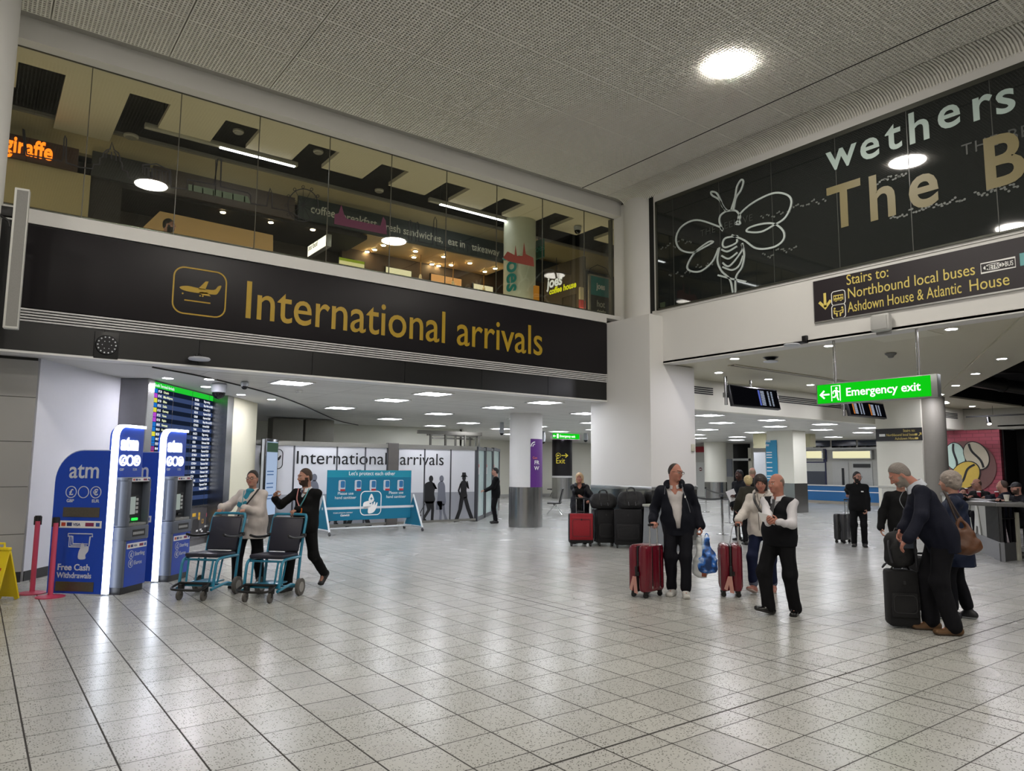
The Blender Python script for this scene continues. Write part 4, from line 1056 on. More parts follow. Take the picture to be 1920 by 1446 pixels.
for i, (px, py, pt) in enumerate(((788, 529, 480), (849, 541, 493), (907, 552, 497))):
    p = at_y(px, py, 15.75); t = thing('pendant_lamp', ('brass pendant lamp nearest the hot food sign', 'middle brass pendant lamp of three', 'brass pendant lamp nearest the white column')[i], 'pendant lamp', p, 0, 'brass pendants over the counter')
    m = MB(); m.lathe([(.20, -.02), (.19, .0), (.05, .05), (.035, .16), (.02, .2)], 24); m.build('shade', mat('pendant_cream', 'd9cfae', .4), t)
    m = MB(); m.ell((0, 0, -.01), .05, 12, 8); m.build('bulb', WARMS, t); m = MB(); m.cyl((0, 0, .18), (0, 0, 7.05 - p.z), .01, n=8); m.build('cord', mat('brass', '8b6a33', .35, .9), t)
for i, (xa, ya, xb, yb, c, lab) in enumerate(((634, 497, 684, 512, 'cfc48a', 'lit cream menu board with a green top edge'), (722, 512, 772, 529, 'e8dcae', 'lit pale cream menu board behind the first pendant'), (807, 527, 866, 543, 'd89a5c', 'lit orange menu board behind the middle pendant'), (887, 541, 925, 557, 'e8d8b0', 'lit cream menu board beside the white column'))):
    a, b_ = at_y(xa, ya, 16.3), at_y(xb, yb, 16.3)
    t = thing('menu_board', lab, 'menu board', (a.x, 16.33, b_.z - .12)); m = MB(); m.box2((0, -.03, 0), (b_.x - a.x, .02, .42), bev=.004); m.build('case', DKMETAL, t)
    m = MB(); m.rect(Frame((0, -.032, 0)), .02, .02, b_.x - a.x - .02, .40, 0, .003); m.build('face', lamp_mat('menu_' + c, c, 1.3), t)
    if i == 0:
        m = MB(); m.rect(Frame((0, -.036, 0)), .02, .33, b_.x - a.x - .02, .40, 0, .003); m.build('header', lamp_mat('menu_green', '9aa832', .8), t)
# white column with teal letters, green flag, shop front, poster
cc = at_y(974, 520, 13.9); m = MB(); m.cyl((cc.x, 13.9, 5.2), (cc.x, 13.9, 7.8), .40, n=40, cap=False); struct('pillar_round', m, mat('pale_green_column', 'bdc0ac', .5))
tl = thing('teal_lettering', 'teal capital letters running down the white column upstairs', 'lettering', (cc.x, 13.9, 5.2))
a = math.radians(205); FT2 = Frame((.41 * math.cos(a), .41 * math.sin(a), 1.35), (0, 0, -1), (-math.sin(a), math.cos(a), 0))
lettering('joes', FT2.at(-.25, -.12), .55, mat('teal_letter', '147a74', .5), tl, w=.01, bold=.02)
gx = at_y(1005, 470, 14.0).x
t = thing('flag_sign', 'green flag sign hanging beside the white column upstairs', 'sign', (gx, 0, 0)); a, b_ = at_x(1000, 480, gx), at_x(1019, 468, gx)
m = MB(); m.box2((-.02, b_.y, a.z - .12), (.04, a.y, a.z + .36), bev=.005); m.build('board', mat('flag_green', '1f5a50', .5), t)
lettering('joes', Frame((-.022, a.y - .06, a.z + .05), (0, -1, 0), (0, 0, 1)), .26, mat('flag_text', '4f9a8a', .5), t, w=0); m = MB(); m.cyl((.01, (a.y + b_.y) / 2, a.z + .36), (.01, (a.y + b_.y) / 2, 7.9), .01, n=8); m.build('hanger', DKMETAL, t)
u = band('shop_fascia', 'dark sign with pale joes lettering above the coffee shop front', 11.75, 14.6, 6.75, 7.36, 15.06, mat('shop_dark', '1d2124', .5))
lettering('joes', Fb.at(at_y(1033, 490, 15.02).x - 11.75, .20), .42, SER, u, w=0, bold=.02, sx=.9); lettering('coffee house', Fb.at(at_y(1068, 500, 15.02).x - 11.75, .17), .24, mat('dim_teal_text', '32585a', .6), u, w=0)
SX = at_y(1020, 540, 14.95).x
t = thing('coffee_shop', 'taupe coffee shop front with white joes and yellow coffee house letters', 'shop front', (SX, 0, 5.2)); yb = at_x(1093, 520, SX).y
m = MB(); zt = at_x(1020, 505, SX).z - 5.2; m.box2((0, yb, .95), (.1, 14.95, zt)); m.box2((0, 14.2, 0), (.1, 14.95, .95)); m.box2((0, yb, 0), (.1, yb + .25, .95)); m.build('front_panel', mat('shop_taupe', '5c5448', .6), t)
FSx = Frame((-.003, 0, -5.2), (0, -1, 0), (0, 0, 1))
a = at_x(1026, 541, SX); b_ = at_x(1030, 550, SX)
lettering('joes', FSx.at(-a.y, a.z), .40, lamp_mat('joes_white', 'f0ece0', 1.0), t, w=0, bold=.03, sx=.95, shear=.1); lettering('coffee house', FSx.at(-b_.y, b_.z - .04), .23, lamp_mat('joes_yellow', 'e6e02a', 1.1), t, w=0, bold=.03, sx=.92, shear=.1)
m = MB(); m.box2((.02, yb + .25, .6), (.06, 14.2, .95)); m.build('opening_head', BLACKPL, t); m = MB(); m.box2((.08, yb + .25, .0), (.1, 14.2, .6)); m.build('lit_interior', lamp_mat('shop_glow', 'e0c890', .9), t)
PY = 13.0; a, b_ = at_y(1106, 517, PY), at_y(1144, 592, PY)
t = thing('poster_stand', 'teal and black joes hot drinks poster at the right end of the glass', 'poster', (a.x, PY, 5.2)); w_ = b_.x - a.x; h_ = a.z - 5.2
m = MB(); m.box2((-.05, -.03, 0), (w_ + .05, .03, h_ + .04), bev=.004); m.build('frame', mat('poster_frame', '8c8676', .4, .4), t)
FPo = Frame((0, -.032, 0)); m = MB(); m.rect(FPo, 0, 0, w_, h_ * .62, 0, .003); m.build('lower_sheet', mat('poster_black', '1c1a17', .5), t); m = MB(); m.rect(FPo, 0, h_ * .62, w_, h_, 0, .003); m.build('upper_sheet', mat('poster_teal', '1d7d7c', .5), t)
lettering('joes', FPo.at(w_ * .28, h_ * .76), .22, TEXTW, t, w=.004, bold=.03, sx=.8); lettering('hot', FPo.at(w_ * .28, h_ * .40), .24, SER, t, w=.004, sx=.85); lettering('drinks', FPo.at(w_ * .28, h_ * .27), .15, SER, t, w=.004, sx=.85)
m = MB(); q = spline([(w_ * .5, h_ * .02), (w_ * .4, h_ * .06), (w_ * .42, h_ * .13), (w_ * .52, h_ * .19), (w_ * .62, h_ * .13), (w_ * .64, h_ * .06)], 4, True); m.poly(FPo, q, .003, .005); m.build('steam_mark', SER, t)
for i, (xa, ya, xb, yb_, c, lab) in enumerate(((1088, 538, 1096, 562, 'cdbf9a', 'small cream notice left of the hot drinks poster'), (1088, 562, 1098, 578, 'b5352e', 'small red notice left of the hot drinks poster'), (1003, 535, 1011, 571, 'c4802e', 'narrow orange lit panel right of the white column upstairs'))):
    a, b_ = at_y(xa, ya, 13.3), at_y(xb, yb_, 13.3); t = tag(MB().box2((a.x, 13.3, b_.z), (b_.x, 13.36, a.z)).build('notice', lamp_mat('note_' + c, c, .7) if i == 2 else mat('note_' + c, c, .5)), lab, 'notice')
# handrail inside the glass
t = thing('handrail', 'long steel handrail running low along the restaurant glass', 'handrail', (0, YG + .12, 5.2))
m = MB(); m.tube([(-1.4, 0, .20), (12.1, 0, .20)], .024, 10); m.build('rail', STEEL, t)
for x in [.3 + 1.27 * k for k in range(10)]:
    m = MB(); m.cyl((x, 0, 0), (x, 0, .19), .012, n=8); m.build('bracket', STEEL, t)
# city outline drawn on the glass
sk = thing('skyline_graphic', 'thin black city outline with towers domes and a wheel drawn on the upper glass', 'glass graphic', (0, YG - .008, 0))
INK = mat('ink_line', '12110f', .6, var=0); FK = Frame((0, 0, 0))
def K(pts, s, ox, oy, name, t=.018, closed=False, sm=False):
    q = [at_y(ox + x / s, oy + y / s, YG - .008) for x, y in pts]; q = [(p.x, p.z) for p in q]
    if sm: q = spline(q, 5, closed)
    m = MB(); m.stroke(FK, q, t, 0, .003, closed); return m
Z = (5.818, 0, 240)
K([(110, 270), (270, 290), (250, 10), (262, 20), (292, 290), (670, 365), (690, 305), (700, 120), (712, 85), (725, 120), (720, 310), (725, 380), (870, 430), (1010, 445), (1020, 400), (1085, 400), (1090, 330), (1120, 320), (1130, 275), (1165, 240), (1200, 232), (1220, 155), (1245, 240), (1290, 270), (1308, 320), (1310, 365), (1332, 385), (1335, 455), (1390, 480), (1400, 535), (1430, 550)], *Z, 'tower').build('tower_outline', INK, sk)
m = K([(1155, 330), (1165, 270), (1190, 250)], *Z, 'x')
for pts in (([(1215, 340), (1217, 260)]), ([(1272, 360), (1265, 290), (1245, 255)])):
    q = K(pts, *Z, 'x'); m.add(q.v, q.f)
m.build('dome_ribs', INK, sk)
m = K([(1560, 490), (1555, 405), (1710, 392), (1860, 470), (1865, 640)], *Z, 'x')
for x in range(1580, 1850, 38):
    q = K([(x, 430 + (x - 1580) * .17), (x, 520 + (x - 1580) * .35)], *Z, 'x'); m.add(q.v, q.f)
q = K([(1560, 425), (1850, 485)], *Z, 'x'); m.add(q.v, q.f); m.build('portico_outline', INK, sk)
Z3 = (3, 0, 80)
m = K([(960, 815), (1050, 825), (1055, 770), (1205, 800), (1225, 655), (1245, 655), (1240, 810), (1395, 845), (1410, 860), (1410, 905), (1500, 920), (1510, 850), (1520, 820), (1530, 850), (1530, 930), (1610, 945), (1720, 1000)], *Z3, 'x')
q = K([(1215, 660), (1210, 860)], *Z3, 'x'); m.add(q.v, q.f); q = K([(1085, 790), (1085, 835)], *Z3, 'x'); m.add(q.v, q.f)
for x in (1140, 1200, 1250, 1310, 1375):
    q = K([(x, 820 + (x - 1140) * .2), (x, 850 + (x - 1140) * .2)], *Z3, 'x'); m.add(q.v, q.f)
m.build('chimney_block_outline', INK, sk)
wc = [(1705 + 85 * math.cos(2 * PI * k / 36), 915 + 92 * math.sin(2 * PI * k / 36)) for k in range(36)]
m = K(wc, *Z3, 'x', .016, True)
for k in range(0, 36, 3):
    a = 2 * PI * k / 36; q = K([(1705, 915), (1705 + 82 * math.cos(a), 915 + 88 * math.sin(a))], *Z3, 'x', .007); m.add(q.v, q.f)
    if 12 < k < 33 or k > 27:
        q = K([(1705 + 95 * math.cos(a) + 8 * math.cos(b2), 915 + 103 * math.sin(a) + 8 * math.sin(b2)) for b2 in [2 * PI * j / 8 for j in range(8)]], *Z3, 'x', .01, True); m.add(q.v, q.f)
m.build('wheel_outline', INK, sk)
Z5 = (3, 540, 250)
m = MB()
for x0, y0 in ((680, 490), (720, 500)):
    q = K([(x0, y0 + 110), (x0, y0 + 8), (x0 + 8, y0), (x0 + 16, y0 + 10), (x0 + 16, y0 + 112)], *Z5, 'x', .014); m.add(q.v, q.f)
q = K([(740, 610), (815, 625), (820, 490), (828, 470), (836, 490), (836, 630), (925, 650), (925, 600), (1140, 650), (1140, 690), (1200, 700)], *Z5, 'x', .014); m.add(q.v, q.f)
for x in range(940, 1130, 24):
    q = K([(x, 615 + (x - 940) * .22), (x, 650 + (x - 940) * .22)], *Z5, 'x', .01); m.add(q.v, q.f)
m.build('palace_outline', INK, sk)
K([(1510, 700), (1510, 780), (1590, 795), (1590, 720)], *Z5, 'x', .014).build('bridge_tower_outline', INK, sk)
K([(1690, 800), (1700, 760), (1740, 740), (1790, 760), (1815, 820)], *Z5, 'x', .014).build('bridge_arch_outline', INK, sk)
def filled(pts, Zz, name, m_):
    q = [at_y(Zz[1] + x / Zz[0], Zz[2] + y / Zz[0], YG - .012) for x, y in pts]; mm = MB(); mm.poly(FK, [(p.x, p.z) for p in q], 0, .003); mm.build(name, m_, sk)
filled([(260, 510), (262, 455), (285, 450), (300, 400), (315, 455), (330, 480), (520, 520), (535, 470), (550, 490), (556, 570)], Z5, 'purple_palace', mat('print_plum', '5a1f3c', .6))
filled([(1210, 700), (1235, 665), (1275, 685), (1280, 630), (1288, 690), (1320, 690), (1328, 615), (1338, 680), (1380, 700), (1385, 750), (1240, 720)], Z5, 'red_power_station', mat('print_brick', '86382a', .6))
filled([(1060, 795), (1395, 865), (1410, 905), (1060, 830)], Z3, 'green_block', mat('print_green', '4c5a44', .6))
def area(name, loc, rot, sx, sy, power, col, spread=180):
    L = bpy.data.lights.new(name, 'AREA'); L.shape = 'RECTANGLE'; L.size = sx; L.size_y = sy; L.energy = power; L.color = col; L.spread = math.radians(spread)
    o = bpy.data.objects.new(name, L); COL.objects.link(o); o.location = loc; o.rotation_euler = rot
    return o
# added upward fill lights without fixtures, unseen below the sill line
area('restaurant_fill_uplight', (5.5, 13.4, 5.45), (PI, 0, 0), 15, 1.2, RESTO_W, (1, .90, .72))
area('restaurant_end_fill_uplight', (12.8, 13.9, 5.5), (PI, 0, 0), 1.6, 1.6, RESTO_W * .22, (1, .86, .62))
# ------------------------------------------------------------------ dark glass wall with the bee
XG = XB - .03
DGL = mat('dark_glass', '1f2221', .03, var=0, spec=.55)
ey = [10.84] + [at_x(px, py, XG).y for px, py in ((1263, 470), (1350, 440), (1449, 420), (1570, 380), (1705, 330), (1862, 260))] + [2.35, .55, -1.25, -3.05]
for i, (a, b_) in enumerate(zip(ey[:-1], ey[1:])):
    m = MB(); m.box2((XG, b_ + .004, 5.225), (XG + .02, a - .004, 7.70)); struct('window_%d' % (20 + i), m, DGL)
m = MB(); m.box2((XG - .012, -6, 7.66), (XG + .04, 10.84, 7.745)); m.box2((XG - .012, -6, 5.215), (XG + .04, 10.84, 5.25)); m.box2((XG - .012, 10.80, 5.22), (XG + .04, 10.85, 7.74)); struct('trim_13', m, mat('glass_frame', '4a4b44', .35, .6))
m = MB()
for y in ey[1:-1]:
    m.box2((XG - .004, y - .006, 5.22), (XG + .02, y + .006, 7.72))
struct('trim_13', m, mat('glass_gap', '3e403d', .4))
bw = thing('pub_lettering', 'large pale and gold pub lettering on the dark upper glass', 'lettering', (XG - .004, 0, 0))
FW = Frame((0, 0, 0), (0, -1, 0), (0, 0, 1))
def W(px, py):
    p = at_x(px, py, XG - .006); return (-p.y, p.z)
MINT = mat('mint_lettering', 'a3b5af', .45, var=.02); GOLDD = mat('dull_gold_lettering', '746a44', .45, var=.03)
u0, v0 = W(1564, 322); u1, v1 = W(1906, 214)
def letters(txt, pts, size, m_, bold, sx):
    for ch, (px, py) in zip(txt, pts):
        u, v = W(px, py); lettering(ch, FW.at(u, v), size, m_, bw, w=.0, depth=.006, bold=bold, sx=sx, name='letter')
letters('wethers', [(1551, 322), (1612, 303), (1662, 284), (1702, 272), (1757, 246), (1820, 229), (1866, 217)], .76, MINT, .014, 1.0)
letters('poon', [(1930, 190), (2010, 160), (2090, 130), (2170, 100)], .76, MINT, .035, 1.0)
letters('The', [(1553, 432), (1628, 415), (1703, 394)], 1.12, GOLDD, .018, .92)
letters('Beehive', [(1842, 356), (1945, 325), (2045, 290), (2140, 260), (2240, 220), (2290, 200), (2400, 170)], 1.12, GOLDD, .022, .92)
DIMT = mat('reflected_grey_lettering', '3a3d3b', .5, var=0)
u, v = W(1313, 444); lettering('THE BEEHIVE', FW.at(u, v), .20, DIMT, bw, w=0, spacing=1.15); u, v = W(1803, 293); lettering('THE BEEHIVE', FW.at(u, v), .26, DIMT, bw, w=0, spacing=1.15)  # faint reflections of the pub name, drawn as dim grey letters
# bee drawn in one white line
bee = thing('bee_drawing', 'white line drawing of a bee on the dark upper glass', 'glass graphic', (XG - .004, 0, 0))
NEON = mat('bee_white_line', 'b4bebb', .4, var=0)
S6 = 2.595
def B(pts, name, t=.036, sm=True):
    q = [W(1180 + x / S6, 100 + y / S6) for x, y in pts]
    if sm: q = [tuple(p) for p in spline(q, 6)]
    m = MB(); m.stroke(FW, q, t, 0, .02); m.build(name, NEON, bee)
B([(455, 860), (440, 845), (330, 812), (255, 845), (228, 905), (250, 955), (310, 970), (365, 945), (408, 920), (385, 920), (320, 970), (283, 1035), (300, 1060), (350, 1060), (405, 1015), (435, 950)], 'left_wings', .036)
B([(515, 830), (540, 830), (535, 790), (600, 730), (700, 682), (770, 690), (790, 730), (760, 800), (700, 840), (640, 870), (575, 868), (585, 850), (640, 832), (705, 830), (750, 865), (750, 910), (700, 945), (620, 950), (560, 910), (500, 885)], 'right_wings', .036)
B([(470, 770), (445, 790), (440, 820), (455, 860), (445, 850)], 'head_side'); B([(470, 770), (500, 765), (525, 770), (540, 800), (515, 832)], 'head_top')
B([(470, 768), (440, 715), (405, 692), (400, 675), (425, 680), (445, 715), (455, 745), (480, 768)], 'left_antenna'); B([(495, 768), (515, 705), (525, 650), (545, 617), (556, 625), (545, 665), (520, 705), (508, 765)], 'right_antenna')
B([(530, 890), (470, 900), (455, 930), (470, 945), (520, 925), (525, 905)], 'upper_body_loop'); B([(440, 945), (430, 1010), (450, 1060), (490, 1100), (505, 1165)], 'left_side'); B([(550, 925), (560, 980), (550, 1040), (520, 1090), (518, 1165)], 'right_side')
for k, pts in enumerate(([(450, 955), (480, 965), (525, 940)], [(450, 985), (485, 1000), (528, 970)], [(455, 1020), (490, 1035), (550, 960), (548, 930)], [(455, 1040), (500, 1055), (535, 1035), (555, 985)])):
    B(pts, 'stripe')
B([(432, 1080), (500, 1098), (570, 1112)], 'sting_line', sm=False)
# strings of leaf dots
lv = thing('leaf_garland', 'strings of tiny grey leaves printed across the dark upper glass', 'glass graphic', (XG - .004, 0, 0))
rnd = random.Random(5); m = MB()
for (x0, y0, x1, y1, n) in ((1238, 465, 1300, 448, 8), (1425, 410, 1560, 365, 14), (1255, 520, 1340, 495, 9), (1430, 480, 1495, 458, 8), (1630, 345, 1700, 325, 10), (1668, 408, 1810, 372, 16), (1826, 366, 1910, 345, 10)):
    for k in range(n):
        f = (k + rnd.random() * .4) / n; u, v = W(x0 + (x1 - x0) * f, y0 + (y1 - y0) * f + rnd.uniform(-5, 5))
        m.disc(FW, u, v, .026, 0, .003, 6, .016); m.disc(FW, u + .04, v + rnd.uniform(-.04, .04), .022, 0, .003, 6, .022)
o = m.build('leaf_prints', mat('grey_leaf', '5c605c', .5), lv); o['kind'] = 'stuff'
m = MB(); p = at_x(1244, 575, XG); tag(m.box2((XG - .02, p.y - .06, 5.26), (XG - .005, p.y + .08, 5.37)).build('exit_label', mat('dark_green_label', '2c3a26', .5)), 'small dark green label at the lower corner of the dark glass', 'label')
# ------------------------------------------------------------------ stairs sign on the white wall
ys = at_x(1528, 560, XB).y; za = at_x(1528, 528.5, XB).z; zb = at_x(1530, 604.5, XB).z
ss = thing('stairs_sign', 'long dark sign on the white wall reading Stairs to Northbound local buses', 'sign', (XB, ys, zb))
H = za - zb; m = MB(); m.box2((-.03, -6.2, 0), (.0, 0, H)); m.build('sign_panel', mat('stairs_sign_dark', '231d22', .4, var=.05), ss)
m = MB(); m.box2((-.035, -6.21, -.025), (.0, .012, .0)); m.box2((-.035, 0, 0), (0, .012, H)); m.build('edge_trim', ALU, ss)
FS5 = Frame((-.031, ys * 0, 0), (0, -1, 0), (0, 0, 1))
def SW(px, py):
    p = at_x(px, py, XB - .03); return (ys - p.y, p.z - zb)
for s, px, py, px1, py1, sz in (('Stairs to:', 1587, 535, 1666, 517, .262), ('Northbound local buses', 1589, 560, 1828, 507, .262), ('Ashdown House & Atlantic', 1590, 586, 1803, 545, .262)):
    u, v = SW(px, py); u1 = SW(px1, py1)[0]; lettering(s, FS5.at(u, v), sz, GOLDL, ss, w=0, depth=.004, fit=u1 - u)
lettering('House', FS5.at(u1 + .10, v), .262, GOLDL, ss, w=0, depth=.004, sx=.80)
q = MB(); u, v = SW(1547, 563); q.stroke(FS5, [(u, v + .13), (u, v - .13)], .05); q.stroke(FS5, [(u - .11, v - .02), (u, v - .14), (u + .11, v - .02)], .05); q.build('arrow_icon', GOLDL, ss)
for (px, py, kind) in ((1572, 558.5, 'bus'), (1572.5, 584, 'seat')):
    u, v = SW(px, py); q = MB(); q.stroke(FS5, rrect(u - .125, v - .125, u + .125, v + .125, .05), .014, 0, .004, True); q.build('icon_border', TEXTW, ss); q = MB()
    if kind == 'bus':
        q.stroke(FS5, [(u - .085, v - .035), (u - .085, v + .045), (u + .085, v + .045), (u + .085, v - .035)], .016, 0, .004, True)
        for k in (-.05, .0, .05): q.stroke(FS5, [(u + k, v - .0), (u + k, v + .04)], .010)
        q.rect(FS5, u - .085, v - .035, u + .085, v + .0); q.disc(FS5, u - .045, v - .045, .018, n=10); q.disc(FS5, u + .045, v - .045, .018, n=10)
        q.build('bus_icon', GOLDL, ss)
    else:
        for sg in (-1, 1):
            q.disc(FS5, u + sg * .07, v + .06, .018, n=10); q.stroke(FS5, [(u + sg * .085, v + .035), (u + sg * .075, v - .03), (u + sg * .035, v - .03), (u + sg * .03, v - .09)], .022); q.stroke(FS5, [(u + sg * .07, v + .02), (u + sg * .03, v + .005)], .014)
        q.rect(FS5, u - .03, v - .005, u + .03, v + .008); q.build('waiting_icon', GOLDL, ss)
u, v = SW(1839, 498); u2, v2 = SW(1905, 508); v2 = v + .0
b0, t0 = SW(1839, 513)[1], SW(1839, 495)[1]
q = MB(); q.stroke(FS5, [(u, b0), (u2, b0), (u2, t0), (u, t0)], .016, 0, .004, True); q.build('badge_border', TEXTW, ss)
q = MB(); q.disc(FS5, u + (u2 - u) * .38, (b0 + t0) / 2, (u2 - u) * .31, 0, .003, 32, (t0 - b0) * .33); q.build('badge_oval', TEXTW, ss)
lettering('METRO', FS5.at(u + (u2 - u) * .13, (b0 + t0) / 2 - .037), .105, TEXTK, ss, w=.003, depth=.002, bold=.012, fit=(u2 - u) * .50); lettering('BUS', FS5.at(u + (u2 - u) * .70, (b0 + t0) / 2 - .037), .105, TEXTW, ss, w=.003, depth=.002, bold=.012, fit=(u2 - u) * .24)
q = MB(); q.rect(FS5, u2 + .06, b0, u2 + .40, t0 + .04); q.build('teal_badge', mat('badge_teal', '6aa6a8', .5), ss); q = MB(); q.ring(FS5, u2 + .23, (b0 + t0) / 2 + .02, .085, .02, .004, .006, 24); q.build('badge_ring', TEXTW, ss)
# rounded wall speaker, brackets, detector
p = at_x(1651, 605, XB - .12)
t = thing('wall_speaker', 'rounded square white speaker on the white wall under the stairs sign', 'speaker', (XB, p.y, p.z))
m = MB(); m.box2((-.17, -.165, -.15), (-.03, .165, .15), bev=.05); m.build('body', mat('speaker_pale', 'b4b4b2', .45), t); m = MB(); m.box2((-.178, -.125, -.115), (-.168, .125, .115), bev=.02); m.build('grille', mat('speaker_pale_grille', 'a9a9a7', .6, var=.06, scale=80), t); m = MB(); m.box2((-.05, -.12, -.19), (0, .12, .10), bev=.01); m.build('wall_bracket', mat('speaker_bracket', '8d8d8b', .4), t)
p = at_x(1485, 647, XB - .15)
t = thing('wireless_unit', 'flat pale disc unit bracketed to the lower edge of the white wall', 'wireless unit', p); m = MB(); m.lathe([(.05, -.025), (.14, -.015), (.15, 0), (.13, .018), (.03, .03)], 24); m.build('body', mat('pale_grey_plastic', 'b9bcc4', .35), t); m = MB(); m.box2((.0, -.22, .02), (.15, -.02, .05), bev=.008); m.box2((.09, -.24, .02), (.15, -.14, .16), bev=.01); m.build('bracket', DKMETAL, t)
p = at_z(1445, 672, ZR); t = thing('ceiling_device', 'flat pale round device on a dark mount under the side hall ceiling', 'ceiling device', (p.x, p.y, ZR + .01)); m = MB(); m.lathe([(.04, -.10), (.14, -.09), (.15, -.07), (.05, -.05)], 24); m.build('disc', mat('pale_grey_plastic', 'b9bcc4', .35), t); m = MB(); m.cyl((0, 0, -.06), (0, 0, .01), .05, .16, 16); m.build('mount', BLACKPL, t)
p = at_z(1670, 664, ZR); t = thing('smoke_detector', 'small dark smoke detector on the side hall ceiling', 'smoke detector', (p.x, p.y, ZR + .01)); m = MB(); m.lathe([(.03, -.09), (.05, -.08), (.06, -.05), (.10, -.02), (.11, 0)], 20); m.build('body', mat('detector_grey', '6b6b66', .4), t)
t = thing('slot_diffuser', 'long narrow air slot let into the side hall ceiling', 'air slot', (0, 0, ZR)); m = MB(); m.box2((13.5, 9.83, -.0), (18.4, 9.95, .018)); m.build('slot', mat('slot_dark', '6f6b5e', .6), t); m = MB(); m.box2((13.45, 9.79, -.004), (18.45, 9.83, .018)); m.box2((13.45, 9.95, -.004), (18.45, 9.99, .018)); m.build('slot_edge', CP, t)
m = MB(); a, b_ = at_z(1645, 634, ZR), at_z(1740, 632, ZR); tag(MB().box2((12.45, 5.35, ZR + .012), (13.15, 6.35, ZR + .0195)).build('access_hatch', mat('hatch_cream', 'c9c6b2', .5)), 'flat square access hatch in the side hall ceiling above the exit sign', 'hatch')
# ------------------------------------------------------------------ big green emergency exit sign on two poles
es = thing('emergency_exit_sign', 'large bright green emergency exit sign hanging on two poles', 'sign', (12.20, 5.14, 2.855))
m = MB(); m.box2((-.05, -.06, -.01), (.09, 1.99, .36), bev=.006); m.build('case', mat('sign_case', '9b9f9d', .35, .7), es)
FG = Frame((-.053, 1.965, 0), (0, -1, 0), (0, 0, 1)); m = MB(); m.rect(FG, 0, .01, 1.93, .345, 0, .004); m.build('face', GREEN, es)
ea, eb = at_x(1586, 741, 12.147), at_x(1727, 732, 12.147); lettering('Emergency exit', FG.at(7.105 - ea.y, .115), .20, GREENW, es, w=.005, bold=.016, fit=ea.y - eb.y)
q = MB(); q.stroke(FG, [(.23, .165), (.07, .165)], .03, .005, .008); q.stroke(FG, [(.135, .235), (.062, .165), (.135, .095)], .03, .005, .008); q.build('arrow_icon', GREENW, es)
def rman(F, s, m_, parent):
    q = MB(); P2 = lambda L: [(a * s, b_ * s) for a, b_ in L]
    q.stroke(F, P2([(0, 0), (0, 1), (.58, 1), (.58, 0)]), .05 * s, 0, .003); q.disc(F, .34 * s, .83 * s, .08 * s, 0, .003, 14); q.poly(F, P2([(.20, .72), (.38, .74), (.44, .42), (.28, .38)]), 0, .003); q.stroke(F, P2([(.36, .70), (.50, .58), (.56, .64)]), .07 * s, 0, .003); q.stroke(F, P2([(.24, .70), (.10, .62), (.10, .48)]), .07 * s, 0, .003); q.stroke(F, P2([(.40, .42), (.38, .24), (.46, .04)]), .09 * s, 0, .003); q.stroke(F, P2([(.32, .42), (.20, .26), (.06, .26)]), .09 * s, 0, .003); q.build('running_figure', m_, parent)
rman(FG.at(.27, .04, .005), .27, GREENW, es)
for y in (6.80 - 5.14, 5.38 - 5.14):
    m = MB(); m.cyl((.02, y, .35), (.02, y, ZR + .03 - 2.855), .022, n=12); m.build('pole', STEEL, es)
# ------------------------------------------------------------------ hanging monitors
def monitor(px0, py0, px1, py1, px2, py2, yy, label, cols):
    a, b_, c = at_y(px0, py0, yy), at_y(px1, py1, yy), at_y(px2, py2, yy + .10)
    w_ = b_.x - a.x; h_ = a.z - c.z; mid = (a + b_) / 2
    t = thing('flight_monitor', label, 'monitor', (mid.x, yy + .05, mid.z - h_ / 2), 0, 'hanging flight monitors')
    Mx = Matrix.Rotation(math.radians(-12), 4, 'X')
    m = MB(); m.box((0, .05, 0), (w_, .10, h_), Mx, bev=.008); m.build('casing', BLACKPL, t)
    Fm = Frame(Mx @ Vector((-w_ / 2, -.003, -h_ / 2)), (1, 0, 0), Mx @ Vector((0, 0, 1)))
    m = MB(); m.rect(Fm, .03, .03, w_ - .03, h_ - .03, 0, .002); m.build('screen', lamp_mat('monitor_dark', '0c0c10', .6), t)
    m = MB(); ms = MB()
    for u0, c1 in cols:
        for k in range(11):
            z = h_ - .10 - k * (h_ - .14) / 11
            m.rect(Fm, w_ * u0 + .10, z, w_ * u0 + .26, z + .018, .002, .004); m.rect(Fm, w_ * u0 + .40, z, w_ * u0 + .47, z + .018, .002, .004); m.rect(Fm, w_ * u0 + .55, z, w_ * u0 + .62, z + .018, .002, .004)
            ms.rect(Fm, w_ * u0, z - .01, w_ * u0 + .07, z + .03, .002, .004)
    o = m.build('flight_rows', lamp_mat('monitor_text', 'b8c2d8', .8), t); o['kind'] = 'stuff'; o = ms.build('airline_logos', lamp_mat('monitor_logo_' + cols[0][1], cols[0][1], .8), t); o['kind'] = 'stuff'
    m = MB(); m.cyl((-w_ / 2 - .06, .12, -.25), (-w_ / 2 - .06, .12, ZR - t.location.z), .04, n=14); m.cyl((w_ * .02, .18, h_ / 2 - .1), (w_ * .02, .18, ZR - t.location.z), .03, n=12); m.box2((-w_ / 2 - .1, .10, -.06), (w_ / 2 - .1, .18, .06)); m.build('hanger', STEEL, t)
monitor(1374, 719, 1463, 731, 1365, 760, 11.0, 'hanging flight monitor nearer the big white pier, left half of its screen black', ((.56, '5a6ac0'),))
monitor(1594, 750, 1662, 755, 1588, 781, 11.0, 'hanging flight monitor partly hidden behind the large green exit sign', ((.10, 'c87a3a'), (.56, '4a8ad0')))
